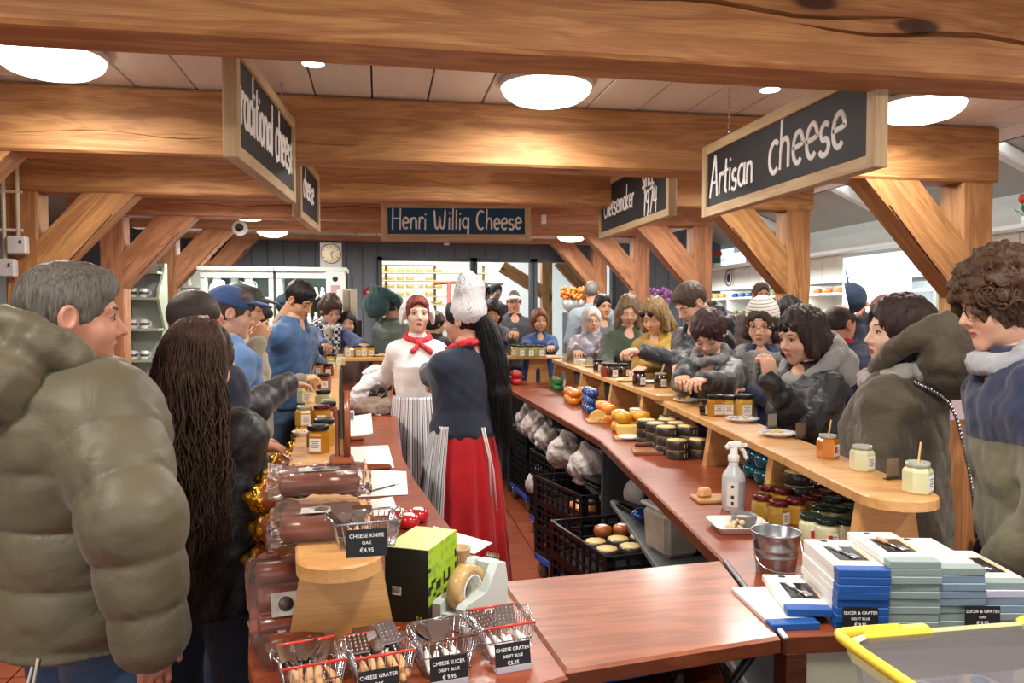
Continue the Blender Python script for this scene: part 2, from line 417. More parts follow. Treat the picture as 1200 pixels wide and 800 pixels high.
# lamps
DOME = MT('lit_dome', 'fff8ee', .4, var=0, emit=5)
RIM = MT('lamp_rim', 'd8d8d4', .4)
def dome(x, y, r=.2, z=2.65, label='', group=None, e=15):
    l = empty('ceiling_lamp', (x, y, z), label=label, cat='lamp', group=group)
    MB().lathe([(r * 1.02, 0), (r * 1.02, -.02), (r * .99, -.025)], 32).build('lamp_rim', RIM, l)
    MB().lathe([(r * .99, -.02), (r * .93, -.05), (r * .75, -.078), (r * .45, -.096), (r * .2, -.1), (1e-5, -.101)], 32).build('lamp_shade', DOME, l)
    pl = bpy.data.lights.new('lamp_light', 'AREA'); pl.shape = 'DISK'; pl.size = 2 * r; pl.energy = e; pl.color = (1, .95, .88)
    o = bpy.data.objects.new('lamp_light', pl); COL.objects.link(o); o.parent = l; o.location = (0, 0, -.115)
    return l
dl = {0: 'round white glowing ceiling dome lamp at the left, half behind the nearest beam', 1: 'round white glowing ceiling dome lamp above the middle of the counter', 2: 'round white glowing ceiling dome lamp right of the Artisan cheese sign'}
for i, (px, py) in enumerate([(58, 60), (640, 97), (1078, 119)]):
    p = PZ(px, py, 2.65); dome(p.x, p.y, .21, label=dl[i])
for y in (4.8, 6.5, 8.2, 9.9):  # domes in the rear bays are added to light the hall
    for x in ((-1.3, 2.5) if y == 6.5 else (-1.3, .7, 2.5)): dome(x, y, .19, label='added white ceiling dome lamp, %s column, %s bay behind the second beam' % ({-1.3: 'left', .7: 'middle', 2.5: 'right'}[x], {4.8: 'first', 6.5: 'second', 8.2: 'third', 9.9: 'last'}[y]), group='added dome lamps hidden between the rear beams', e=25)
for x in (-1.4, .7, 2.6): dome(x, 1.0, .19, label='added round white ceiling dome lamp before the nearest beam, %s of three' % {-1.4: 'left', .7: 'middle', 2.6: 'right'}[x], group='added dome lamps above the camera', e=30)  # extra domes out of view, added to brighten the near bay
for i, (px, py) in enumerate([(367, 71), (902, 102)]):
    p = PZ(px, py, 2.65)
    l = empty('ceiling_spotlight', (p.x, p.y, 2.65), label=['small round recessed spotlight beside the hanging sign at the left', 'small round recessed spotlight above the Artisan cheese sign'][i], cat='spotlight')
    MB().lathe([(.062, 0), (.062, -.012), (.05, -.014)], 24).build('lamp_rim', RIM, l)
    MB().lathe([(.05, -.006), (.045, -.016), (1e-5, -.018)], 24).build('lamp_shade', DOME, l)
# ================================================================== PEOPLE: distance-field sculpting + surface nets
class Fld:
    def __init__(s, lo, hi, h):
        s.h = h; s.lo = np.array(lo, np.float32); n = [int(math.ceil((b - a) / h)) + 1 for a, b in zip(lo, hi)]
        s.n = n; ax = [np.float32(lo[i]) + np.arange(n[i], dtype=np.float32) * np.float32(h) for i in range(3)]
        s.X = ax[0][:, None, None]; s.Y = ax[1][None, :, None]; s.Z = ax[2][None, None, :]
        s.d = np.full(n, 9.0, np.float32)
    def sph(s, c, r): return np.sqrt((s.X - c[0]) ** 2 + (s.Y - c[1]) ** 2 + (s.Z - c[2]) ** 2) - r
    def ell(s, c, r):
        q = np.sqrt(((s.X - c[0]) / r[0]) ** 2 + ((s.Y - c[1]) / r[1]) ** 2 + ((s.Z - c[2]) / r[2]) ** 2)
        return (q - 1) * min(r) if True else q
    def cap(s, a, b, ra, rb=None, quilt=None, flat=None):
        rb = ra if rb is None else rb; a = np.array(a, np.float32); b = np.array(b, np.float32); ab = b - a; L2 = float(ab @ ab) + 1e-9
        px, py, pz = s.X - a[0], s.Y - a[1], s.Z - a[2]
        t = np.clip((px * ab[0] + py * ab[1] + pz * ab[2]) / L2, 0, 1)
        d = np.sqrt((px - ab[0] * t) ** 2 + (py - ab[1] * t) ** 2 + (pz - ab[2] * t) ** 2)
        r = ra + (rb - ra) * t
        if quilt: r = r + quilt[1] * (np.abs(np.sin(math.pi * (quilt[0] * t + quilt[2]))) ** .38 - .75)
        return d - r
    def loft(s, rows, quilt=None, pw=2.3):
        """rows: (z, half width, half depth, cx, cy)"""
        rw = np.array([tuple(r) + (0,) * (5 - len(r)) for r in rows], np.float32); z = s.Z[0, 0, :]
        w = np.interp(z, rw[:, 0], rw[:, 1]); d = np.interp(z, rw[:, 0], rw[:, 2]); cx = np.interp(z, rw[:, 0], rw[:, 3]); cy = np.interp(z, rw[:, 0], rw[:, 4])
        if quilt:
            q = quilt[1] * (np.abs(np.sin(math.pi * (z * quilt[0] + quilt[2]))) ** .38 - .75); w = w + q; d = d + q
        w, d, cx, cy = [a[None, None, :].astype(np.float32) for a in (w, d, cx, cy)]
        q = ((np.abs(s.X - cx) / w) ** pw + (np.abs(s.Y - cy) / d) ** pw) ** (1 / pw)
        g = (q - 1) * np.minimum(w, d)
        return np.maximum(g, np.maximum(rw[0, 0] - s.Z, s.Z - rw[-1, 0]))
    def U(s, g, k=0.0, where=None):
        if k <= 0: s.d = np.minimum(s.d, g)
        else:
            h = np.clip(.5 + .5 * (s.d - g) / k, 0, 1); s.d = s.d * (1 - h) + g * h - k * h * (1 - h)
        return s
    def S(s, g, k=0.0):
        if k <= 0: s.d = np.maximum(s.d, -g)
        else:
            h = np.clip(.5 - .5 * (s.d + g) / k, 0, 1); s.d = s.d * (1 - h) + (-g) * h + k * h * (1 - h)
        return s
    def I(s, g): s.d = np.maximum(s.d, g); return s
    def wob(s, amp, sc, seed=0, aniso=(1, 1, 1), octv=2):
        """smooth folds: warped sums of sines"""
        rs = np.random.RandomState(seed); X, Y, Z = s.X * aniso[0], s.Y * aniso[1], s.Z * aniso[2]; g = 0
        for o in range(octv):
            for _ in range(3):
                k = rs.normal(size=3); k = k / np.linalg.norm(k) * sc * (1.9 ** o); k2 = rs.normal(size=3) * sc * .5 * (1.9 ** o)
                g = g + np.sin(k[0] * X + k[1] * Y + k[2] * Z + rs.rand() * 6 + 1.3 * np.sin(k2[0] * X + k2[1] * Y + k2[2] * Z + rs.rand() * 6)) / (3 * 1.7 ** o)
        s.d = s.d + amp * g; return s
    def fold(s, amp, sc, seed=0, aniso=(1, 1, 1)):
        """sharp creases: ridged"""
        rs = np.random.RandomState(seed); X, Y, Z = s.X * aniso[0], s.Y * aniso[1], s.Z * aniso[2]; g = 0
        for _ in range(3):
            k = rs.normal(size=3); k = k / np.linalg.norm(k) * sc; k2 = rs.normal(size=3) * sc * .6
            g = g + np.abs(np.sin(k[0] * X + k[1] * Y + k[2] * Z + rs.rand() * 6 + 1.6 * np.sin(k2[0] * X + k2[1] * Y + k2[2] * Z)))
        s.d = s.d + amp * (1 - g / 2); return s
    def mesh(s):
        """naive surface nets -> verts (n,3), quads (m,4)"""
        f = s.d; sg = f < 0; nx, ny, nz = f.shape
        c = np.zeros((nx - 1, ny - 1, nz - 1), np.int8)
        for i in (0, 1):
            for j in (0, 1):
                for k in (0, 1): c += sg[i:nx - 1 + i, j:ny - 1 + j, k:nz - 1 + k]
        act = (c > 0) & (c < 8); idx = np.full(c.shape, -1, np.int64); I, J, K = np.nonzero(act); idx[I, J, K] = np.arange(len(I))
        acc = np.zeros((len(I), 3), np.float32); cnt = np.zeros(len(I), np.float32)
        for ax in range(3):
            o = [a for a in range(3) if a != ax]
            for u in (0, 1):
                for v in (0, 1):
                    p = [I, J, K]; d0 = [0, 0, 0]; d0[o[0]] = u; d0[o[1]] = v; d1 = list(d0); d1[ax] = 1
                    a = f[I + d0[0], J + d0[1], K + d0[2]]; b = f[I + d1[0], J + d1[1], K + d1[2]]; m = (a < 0) != (b < 0)
                    t = np.where(m, a / np.where(a - b == 0, 1, a - b), 0)
                    q = np.zeros((len(I), 3), np.float32); q[:, o[0]] = u; q[:, o[1]] = v; q[:, ax] = t
                    acc += q * m[:, None]; cnt += m
        V = (np.stack([I, J, K], 1) + acc / np.maximum(cnt, 1)[:, None]) * s.h + s.lo
        Q = []
        for ax in range(3):
            o = [(ax + 1) % 3, (ax + 2) % 3]
            sl0 = [slice(None)] * 3; sl1 = [slice(None)] * 3; sl0[ax] = slice(0, -1); sl1[ax] = slice(1, None)
            a, b = sg[tuple(sl0)], sg[tuple(sl1)]; m = a != b
            P = np.array(np.nonzero(m)); ok = (P[o[0]] > 0) & (P[o[1]] > 0) & (P[o[0]] < f.shape[o[0]] - 1) & (P[o[1]] < f.shape[o[1]] - 1); P = P[:, ok]
            fl = a[tuple(P)]
            def g(du, dv):
                q = P.copy(); q[o[0]] -= du; q[o[1]] -= dv; return idx[tuple(q)]
            quad = np.stack([g(1, 1), g(0, 1), g(0, 0), g(1, 0)], 1)
            quad[~fl] = quad[~fl][:, ::-1]; Q.append(quad)
        return V, np.concatenate(Q)
class Geo:
    """numpy pieces with material indices joined in one mesh"""
    def __init__(s): s.V = []; s.Q = []; s.M = []; s.n = 0
    def add(s, V, Q, mi=0, mat=None):
        V = np.asarray(V, np.float32)
        if mat is not None: m = np.array(mat, np.float32); V = V @ m[:3, :3].T + m[:3, 3]
        s.V.append(V); s.Q.append(np.asarray(Q) + s.n); s.M.append(np.full(len(Q), mi, np.int32) if np.isscalar(mi) else np.asarray(mi, np.int32)); s.n += len(V); return s
    def mesh(s, name, mats):
        V = np.concatenate(s.V); Q = np.concatenate(s.Q); M_ = np.concatenate(s.M)
        me = bpy.data.meshes.new(name); me.vertices.add(len(V)); me.vertices.foreach_set('co', V.astype(np.float32).ravel())
        me.loops.add(len(Q) * 4); me.loops.foreach_set('vertex_index', Q.astype(np.int32).ravel())
        me.polygons.add(len(Q)); me.polygons.foreach_set('loop_start', (np.arange(len(Q)) * 4).astype(np.int32))
        try: me.polygons.foreach_set('loop_total', np.full(len(Q), 4, np.int32))
        except Exception: pass
        for m in mats: me.materials.append(m)
        me.polygons.foreach_set('material_index', M_); me.polygons.foreach_set('use_smooth', np.ones(len(Q), bool))
        me.update(calc_edges=True); return me
def mbgeo(mb):
    """MB -> quads (tris and ngons padded)"""
    Q = []; 
    for f in mb.f:
        if len(f) == 4: Q.append(f)
        elif len(f) == 3: Q.append([f[0], f[1], f[2], f[2]])
        else:
            for i in range(1, len(f) - 1, 2):
                j = min(i + 2, len(f) - 1); Q.append([f[0], f[i], f[i + 1], f[j] if j != i + 1 else f[i + 1]])
    return mb.v, Q

# ---- canonical head (face towards +Y, origin between the ears at eye height, 0.23 high)
def head_mesh(kind, h):
    fem = kind == 'f'; g = Fld((-.1, -.13, -.24), (.1, .135, .135), h); j = .0 if fem else .004
    g.U(g.ell((0, -.015, .025), (.076, .098, .09)))
    g.U(g.ell((0, .022, -.03), (.061 + j, .07, .082)), .02)
    g.U(g.ell((0, .035, -.072), (.042 + j * 1.6, .046, .036)), .02)
    g.U(g.sph((0, .066 + j, -.1), .016 + j), .02)
    for s in (-1, 1):
        g.U(g.sph((s * .036, .056, -.036), .025), .02)
        g.U(g.cap((s * .012, .08, .022), (s * .046, .066, .022), .009), .014)
        g.S(g.sph((s * .031, .103, .0), .0165), .012)
        g.U(g.sph((s * .031, .0685, .0), .0155), .004)
    g.U(g.cap((0, .082, .008), (0, .104 + j, -.03), .0075, .0095), .012)
    for s in (-1, 1): g.U(g.sph((s * .011, .094, -.036), .0078), .006)
    g.S(g.cap((-.022, .098, -.0645), (.022, .098, -.0645), .004), .004)
    g.U(g.cap((-.02, .080, -.0635), (0, .0885, -.0605), .006), .005).U(g.cap((.02, .080, -.0635), (0, .0885, -.0605), .006), .005)
    g.U(g.cap((-.016, .079, -.071), (.016, .079, -.071), .0075), .006)
    g.S(g.cap((-.024, .093, -.0668), (.024, .093, -.0668), .0034), .002)
    for s in (-1, 1):
        g.U(np.maximum(g.ell((s * .079, -.012, -.006), (.011, .02, .032)), -g.ell((s * .0875, -.007, -.002), (.0095, .0125, .022))), .006)
    r = .05 if fem else .06
    g.U(g.cap((0, -.02, -.08), (0, -.045, -.23), r, r + .008), .03)
    V, Q = g.mesh(); c = V[Q].mean(1)
    lip = (np.abs(c[:, 0]) < .019) & (c[:, 1] > .077) & (c[:, 2] < -.0565) & (c[:, 2] > -.079) & (np.abs(c[:, 2] + .0675) < (.0095 * (1 - (c[:, 0] / .023) ** 2) + .001))
    return V, Q, np.where(lip, 1, 0)
_heads = {}
def get_head(kind, h):
    if (kind, h) not in _heads: _heads[(kind, h)] = head_mesh(kind, h)
    return _heads[(kind, h)]

# ---- canonical right hand: wrist at origin, fingers towards +Y, palm facing -Z, thumb on -X side
def hand_mesh(pose, h):
    g = Fld((-.1, -.05, -.11), (.07, .215, .05), h)
    g.U(g.cap((0, -.05, 0), (0, .0, 0), .027, .024))
    g.U(g.ell((.0, .048, 0), (.04, .056, .0165)), .015)
    g.U(g.ell((-.022, .03, -.008), (.02, .035, .016)), .015)
    curl = {'flat': .12, 'relax': .45, 'grip': 1.15, 'pinch': .8, 'point': .3}[pose]
    for i, (x, ln, a) in enumerate([(-.029, .072, -.10), (-.0095, .08, -.02), (.0105, .074, .05), (.029, .058, .13)]):
        k = curl * (.8 if pose == 'pinch' and i == 0 else 1) + (.35 if pose == 'pinch' and i > 1 else 0)
        if pose == 'point' and i > 0: k = 1.1
        p = np.array([x, .09 - abs(x) * .25, 0.0]); ang = k * .55; g.U(g.cap((x * .8, .05, 0), p, .011, .0098), .008)
        for s_, (f_, r0, r1) in enumerate([(.45, .0095, .0085), (.31, .0085, .0078), (.24, .0078, .0068)]):
            d = np.array([math.sin(a) * math.cos(ang), math.cos(a) * math.cos(ang), -math.sin(ang)]); q = p + d * ln * f_
            g.U(g.cap(p, q, r0, r1), .003); p = q; ang += k * .85
    t0 = np.array([-.03, .015, -.008]); 
    if pose in ('pinch', 'grip'): t1 = t0 + [-.02, .03, -.022]; t2 = t1 + [.006, .028, -.016]; t3 = t2 + [.014, .016, -.006]
    else: t1 = t0 + [-.028, .026, -.01]; t2 = t1 + [-.012, .028, -.006]; t3 = t2 + [-.002, .022, -.002]
    g.U(g.cap(t0, t1, .014, .0115), .008); g.U(g.cap(t1, t2, .0115, .0098), .003); g.U(g.cap(t2, t3, .0098, .008), .003)
    return g.mesh()
_hands = {}
def get_hand(pose, h):
    if (pose, h) not in _hands: _hands[(pose, h)] = hand_mesh(pose, h)
    return _hands[(pose, h)]

# ---- materials of people
def skin(name, col, lipc='b5655a'):
    if name in _mc: return _mc[name]
    t = NT(name); v = t.coord((1, 1, 1), rnd=3); c = lin(col)
    nz = t.noise(v, 18, 4); t.l(t.ramp(nz, [(.3, mul(c, .9)), (.7, mul(c, 1.06))]), t.b.inputs['Base Color'])
    t.p(Roughness=.5, Subsurface_Weight=.08, Subsurface_Scale=.02); t.b.inputs['Subsurface Radius'].default_value = (1, .4, .25)
    t.bump(t.noise(v, 160, 2), .08, .002); _mc[name] = t.m; return t.m
def hairm(name, dark, light, sc=(14, 14, 1.6), rough=.42, scale=14):
    if name in _mc: return _mc[name]
    t = NT(name); v = t.coord(sc, rnd=3); n1 = t.noise(v, scale, 5, .7, .4)
    t.l(t.ramp(n1, [(.32, lin(dark)), (.68, lin(light))]), t.b.inputs['Base Color']); t.p(Roughness=rough, Specular_IOR_Level=.3)
    t.bump(n1, .6, .006); _mc[name] = t.m; return t.m
def cloth(name, col, rough=.85, sheen=.2, bump=.25, bs=90, var=.14, vs=5, coat=0, col2=None, bd=.003, wr=8, wk=.34):
    if name in _mc: return _mc[name]
    t = NT(name); v = t.coord(rnd=4); c = lin(col); n1 = t.noise(v, vs, 4); c2 = lin(col2) if col2 else mul(c, 1 + var)
    n2 = t.noise(v, wr, 4, .58, .7); n3 = t.noise(v, bs, 2)
    t.l(t.ramp(n1, [(.3, c if col2 else mul(c, 1 - var)), (.7, c2)]), t.b.inputs['Base Color'])
    t.p(Roughness=rough, Sheen_Weight=sheen, Sheen_Roughness=.5)
    if coat: t.p(Coat_Weight=coat, Coat_Roughness=.3)
    b1 = t.n('ShaderNodeBump'); b1.inputs['Strength'].default_value = wk; b1.inputs['Distance'].default_value = .03; t.l(n2, b1.inputs['Height'])
    b2 = t.n('ShaderNodeBump'); b2.inputs['Strength'].default_value = bump; b2.inputs['Distance'].default_value = bd; t.l(n3, b2.inputs['Height']); t.l(b1.outputs[0], b2.inputs['Normal']); t.l(b2.outputs[0], t.b.inputs['Normal'])
    _mc[name] = t.m; return t.m
def knit(name, col, k=300, col2=None):
    if name in _mc: return _mc[name]
    t = NT(name); v = t.coord(); c = lin(col)
    nz = t.noise(v, 6, 3); t.l(t.ramp(nz, [(.35, mul(c, .85)), (.65, mul(c, 1.1) if not col2 else lin(col2))]), t.b.inputs['Base Color']); t.p(Roughness=.9, Sheen_Weight=.3)
    w = t.n('ShaderNodeTexWave'); w.inputs['Scale'].default_value = k / 10; w.inputs['Distortion'].default_value = 3; t.l(v, w.inputs['Vector'])
    t.bump(w.outputs['Fac'], .3, .004); _mc[name] = t.m; return t.m
EYEW = MT('eye_white', 'cfc6bd', .25, var=0); IRIS = MT('iris', '2d1d14', .1, var=0); 
JEANS = cloth('blue_denim', '2f4866', bs=220, col2='46617f', vs=9); DENIMD = cloth('dark_denim', '1c2636', bs=220, col2='2a3648', vs=9)
BLKTR = cloth('black_trousers', '17181b')
SKINS = {'fair': skin('fair_skin', 'd9a78c'), 'ruddy': skin('ruddy_skin', 'cc8f74'), 'tan': skin('tan_skin', 'c48e6a'), 'asian': skin('warm_skin', 'cf9c76'), 'pale': skin('pale_skin', 'e0b8a2')}
LIPS = {'fair': 'b96f62', 'ruddy': 'aa6354', 'tan': '9c5f50', 'asian': 'a8685a', 'pale': 'b05a58'}
for k_, v_ in LIPS.items(): MT('lips_' + k_, v_, .4, var=.05)

def hair_mesh(style, h, seed=0, len_=.4):
    """in the head frame"""
    lo, hi = [-.14, -.19, -.2], [.14, .15, .17]
    if style in ('long', 'verylong'): lo[2] = -.2 - len_; lo[0] = -.17; hi[0] = .17; lo[1] = -.26
    if style == 'pony': lo[1] = -.27; lo[2] = -.75
    g = Fld(lo, hi, h); rs = np.random.RandomState(seed); o = (0, -.02, .028)
    def skull(t, zz=0): return g.ell((0, -.018, .03 + zz), (.077 + t, .1 + t, .091 + t))
    face = g.ell((0, .125, -.032), (.073, .1, .103))
    if style == 'short':
        g.U(skull(.008)); g.U(g.ell((0, .02, .07), (.062, .075, .055)), .02); g.S(face, .012); g.S(g.cap((-.07, .05, -.09), (.07, .05, -.09), .07), .01)
        g.I(-.035 - g.Z + g.Y * .6); g.wob(.0025, 160, seed, (1, 1, .5))
        for s in (-1, 1): g.S(g.ell((s * .085, -.005, -.012), (.02, .024, .036)), .004)
    elif style == 'buzz':
        g.U(skull(.0025)); g.S(face, .01); g.S(g.cap((-.07, .05, -.09), (.07, .05, -.09), .07), .01); g.I(-.045 - g.Z + g.Y * .6)
        g.S(g.ell((0, .09, .06), (.05, .05, .05)), .01)
    elif style == 'bald':
        g.U(skull(.0025)); g.S(face, .01); g.S(g.cap((-.07, .05, -.09), (.07, .05, -.09), .07), .01); g.I(-.045 - g.Z + g.Y * .6); g.S(g.ell((0, .04, .11), (.06, .1, .06)), .01)
    elif style == 'crop':      # short full women's hair
        g.U(skull(.018)); g.U(g.ell((0, -.05, -.01), (.075, .065, .075)), .03); g.S(g.ell((0, .125, -.038), (.069, .095, .095)), .01); g.I(-.08 - g.Z + g.Y * .3)
        g.wob(.006, 75, seed, (1.6, 1.6, .6)); g.S(g.ell((-.095, .01, -.012), (.02, .02, .03)), .004); g.S(g.ell((.095, .01, -.012), (.02, .02, .03)), .004)
    elif style == 'bob':
        g.U(skull(.017)); g.U(g.cap((0, -.035, .0), (0, -.03, -.1), .085, .083), .03); g.S(g.ell((0, .13, -.048), (.071, .108, .118)), .012); g.S(g.cap((0, .06, -.2), (0, .1, -.06), .06), .01)
        g.I(-.125 - g.Z); g.wob(.005, 70, seed, (2, 2, .35))
    elif style == 'curly':
        g.U(skull(.034, .006)); g.U(g.ell((0, -.05, -.03), (.09, .08, .08)), .03); g.S(g.ell((0, .125, -.07), (.07, .085, .1)), .012); g.I(-.1 - g.Z + g.Y * .25)
        g.fold(.017, 62, seed); g.wob(.005, 130, seed + 3)
    elif style in ('long', 'verylong'):
        e = -len_
        g.U(skull(.016)); g.U(g.cap((-.03, -.05, -.04), (-.045, -.1, e), .075, .06), .03); g.U(g.cap((.03, -.05, -.04), (.045, -.1, e), .075, .06), .03)
        if style == 'long':
            for s in (-1, 1): g.U(g.cap((s * .065, .0, .0), (s * .085, .02, e * .75), .035, .03), .03)
        g.S(g.ell((0, .13, -.048), (.067, .108, .122)), .012); g.S(g.cap((0, .06, -.2), (0, .1, -.06), .055), .01); g.S(g.cap((0, .045, -.13), (0, .03, -.4), .058), .01)
        g.fold(.009, 42, seed, (1.6, 1.6, .33)); g.wob(.004, 110, seed + 1, (1.8, 1.8, .3))
    elif style == 'pony':
        g.U(skull(.009)); g.S(face, .012); g.S(g.cap((-.07, .05, -.09), (.07, .05, -.09), .07), .01); g.I(-.04 - g.Z + g.Y * .7)
        pts = [(0, -.09, .02), (0.02, -.12, -.04), (.04, -.14, -.2), (.06, -.145, -.4), (.075, -.14, -.64)]; rr = [.04, .044, .06, .062, .014]
        for a in range(4): g.U(g.cap(pts[a], pts[a + 1], rr[a], rr[a + 1]), .02)
        g.wob(.004, 60, seed, (2.2, 2.2, .25))
    return g.mesh()

def rotm(yaw=0, pitch=0, roll=0):
    """yaw to the person's right (deg), pitch down, roll to the right"""
    return Matrix.Rotation(-R(yaw), 4, 'Z') @ Matrix.Rotation(-R(pitch), 4, 'X') @ Matrix.Rotation(R(roll), 4, 'Y')

TORSO_M = [(.0, .175, .13, 0, -.005), (.1, .17, .128, 0, -.005), (.22, .16, .118, 0, -.01), (.36, .175, .125, 0, -.015), (.45, .175, .115, 0, -.02), (.51, .135, .09, 0, -.025), (.56, .075, .065, 0, -.025), (.59, .055, .055, 0, -.025)]
TORSO_F = [(.0, .185, .13, 0, -.01), (.1, .17, .12, 0, -.005), (.22, .143, .105, 0, 0), (.36, .158, .125, 0, .01), (.45, .148, .105, 0, -.01), (.5, .115, .085, 0, -.02), (.55, .065, .06, 0, -.025), (.575, .045, .05, 0, -.025)]

def person(label, head_px, top_py, depth, face, H=None, sex='m', lean=0, head=(0, 0, 0), lh=None, rh=None, lpose='relax', rpose='relax',
           skn='fair', hair='short', hcol=('2a1c14', '4a3426'), top=None, style='coat', hem=.0, fat=1.0, legs=JEANS, res=.014, hres=.0055, sleeve=.0, hlen=.4,
           eyes='open', extra=None, quilt=None, loose=.022, handh=.005, gloves=None, bare=0, headscale=1.0, name='person', cx=None, foldamp=.009, seed=None, elbow=None, skirt=False):
    """head_px/top_py: where the crown is in the photograph, depth: metres in front of the camera; face: compass bearing of the body
    (0 = away from the camera, 90 = to the right)."""
    seed = seed if seed is not None else int(head_px)
    if depth > 6: hres, handh, res = max(hres, .0072), max(handh, .007), max(res, .018)
    elif depth > 3 and hres > .0045: hres, handh = .006, max(handh, .0055)
    P = PD(head_px, top_py, depth)
    top_z = P.z
    # undo the lean: the crown sits ahead of and below the hips
    k = headscale
    def tors(Hh):
        s = Hh / 1.75
        return s
    if H is None:
        lo_, hi_ = 1.2, 2.1
        for _ in range(30):
            H = (lo_ + hi_) / 2; s = H / 1.75; hz = .93 * s; q = Matrix.Rotation(-R(lean), 4, 'X') @ Vector((0, -.0 * s, H - hz))
            if hz + q.z < top_z: lo_ = H
            else: hi_ = H
    s = H / 1.75; hz = .93 * s
    crown = Matrix.Rotation(-R(lean), 4, 'X') @ Vector((0, -.01 * s, H - hz)) + Vector((0, 0, hz))
    rz = -R(face)
    off = Matrix.Rotation(rz, 3, 'Z') @ Vector((crown.x, crown.y, 0))
    base = Vector((P.x - off.x, P.y - off.y, 0))
    root = empty(name, base, rz, label=label, cat='person')
    Winv = (Matrix.Translation(base) @ Matrix.Rotation(rz, 4, 'Z')).inverted()
    T = Matrix.Translation((0, 0, hz)) @ Matrix.Rotation(-R(lean), 4, 'X')        # torso frame (origin at the hips) -> root frame
    Ti = T.inverted()
    fem = sex == 'f'; shx = (.136 if fem else .165) * s * (1 + (fat - 1) * .4); shz = (.455 if fem else .46) * s
    # head frame
    hb = Vector((0, -.025 * s, .58 * s)); hs = 1.0 * k * (s ** .3)
    Hm = T @ Matrix.Translation((0, -.0 * s, (H - hz) - .118 * hs)) @ rotm(*head) @ Matrix.Diagonal((hs, hs, hs, 1))
    # arms
    arms = []
    for sd, tgt, pose in ((-1, lh, lpose), (1, rh, rpose)):
        S = Vector((sd * shx, -.015 * s, shz)); UA, FA = .285 * s, .25 * s
        if tgt is None: Wt = S + Vector((sd * .07, .1, -.505 * s)); hd = Vector((0, .25, -1)).normalized()
        else:
            tt = tgt[0] if isinstance(tgt, tuple) else tgt
            Wt = Ti @ (Winv @ Vector(tt)); hd = None
        v = Wt - S; L = v.length; mx = (UA + FA) * .985
        if L > mx: Wt = S + v * (mx / L); v = Wt - S; L = mx
        L = max(L, .12)
        a = (UA ** 2 - FA ** 2 + L ** 2) / (2 * L); hh = math.sqrt(max(UA ** 2 - a ** 2, 0))
        pole = Vector((sd * .55, -.35, -1)) if elbow is None else Vector(elbow)
        if elbow is not None and sd < 0 and isinstance(elbow, tuple): pole = Vector(elbow)
        d = v.normalized(); pl = (pole - d * pole.dot(d)).normalized(); E = S + d * a + pl * hh
        fd = (Wt - E).normalized()
        if hd is None:
            hd = (fd + Vector((0, 0, -.25)) * 1).normalized() if not isinstance(tgt, tuple) else (Ti.to_3x3() @ (Winv.to_3x3() @ Vector(tgt[1]))).normalized()
        arms.append((sd, S, E, Wt, hd, pose))
    g = Geo(); V, Q, M_ = get_head('f' if fem else 'm', hres); g.add(V, Q, M_, Hm)
    mats = [SKINS[skn], _mc['lips_' + skn], EYEW, IRIS, hairm('hair_%s_%s' % hcol, *hcol)]
    # eyes, brows
    e = MB(); 
    for sd in (-1, 1):
        if eyes == 'open':
            e.ball((sd * .031, .0735, -.0005), .0112, 14, 2); e.ball((sd * .031, .0818, -.0005), .0058, 12, 3, sc=(1, .75, 1))
            lid = [(sd * .031 + .0155 * math.cos(t), .0775 + .010 * math.sin(t) ** .5 - .002, .0005 + .0075 * math.sin(t)) for t in [math.pi * i / 8 for i in range(9)]]
            e.tube(lid, .0019, 5, 4)
        else:
            lid = [(sd * .031 + .015 * math.cos(t), .077 + .0085 * math.sin(t) ** .5, -.002 - .005 * math.sin(t)) for t in [math.pi * i / 8 for i in range(9)]]
            e.tube(lid, .0016, 5, 4)
        br = [(sd * .012, .0885, .02), (sd * .024, .0885, .0255), (sd * .038, .081, .026), (sd * .048, .071, .021)]
        if hair != 'none' or True: e.tube(br, [.002, .0033, .003, .0014] if not fem else [.0014, .0022, .002, .001], 6, 4)
    vv, qq = mbgeo(e)
    mi = []
    for f_, m_ in zip(e.f, e.m): mi += [m_] * (1 if len(f_) <= 4 else len(range(1, len(f_) - 1, 2)))
    g.add(vv, qq, mi, Hm)
    # hands
    for sd, S, E, Wt, hd, pose in arms:
        HV, HQ = get_hand(pose, handh)
        Yh = hd; Zh = Vector((0, 0, 1)) if abs(hd.z) < .75 else Vector((sd, 0, .0))
        Zh = (Zh - Yh * Zh.dot(Yh)).normalized(); Xh = Yh.cross(Zh)
        m = T @ Matrix.Translation(Wt) @ Matrix((Xh, Yh, Zh)).transposed().to_4x4() @ Matrix.Diagonal((sd * s * .97, s * .97, s * .97, 1))
        q2 = HQ if sd > 0 else HQ[:, ::-1]
        g.add(HV, q2, 5 if gloves else 0, m)
    if gloves: mats.append(gloves)
    # torso, arms and legs of the body itself
    b = Fld((-.34, -.55, -.4), (.34, .55, .66), .026) if False else None
    trow = TORSO_F if fem else TORSO_M
    xs = [p for a_ in arms for p in (a_[1], a_[2], a_[3])]
    lo = [min([p[i] for p in xs] + [(-.26, -.22, -.08)[i] * s]) - .12 for i in range(3)]; hi = [max([p[i] for p in xs] + [(.26, .2, .66)[i] * s]) + .12 for i in range(3)]
    lo[2] = min(lo[2], hem * 1.0 - .1 if hem < 0 else -.14)
    b = Fld([max(a_, -.8) for a_ in lo], hi, .024)
    b.U(b.loft([(z * s, w * s * fat * .93, d * s * fat * .93, 0, cy * s) for z, w, d, cx_, cy in trow]))
    for sd, S, E, Wt, hd, pose in arms:
        b.U(b.cap(S - Vector((sd * .02, 0, .01)), S, .055 * s, .052 * s), .05); b.U(b.cap(S, E, .044 * s, .036 * s), .02); b.U(b.cap(E, Wt, .036 * s, .0255 * s), .01)
    b.U(b.cap((0, -.02, .5 * s), (0, -.02, .6 * s), .05 * s), .04); g.add(*b.mesh(), 0, T)
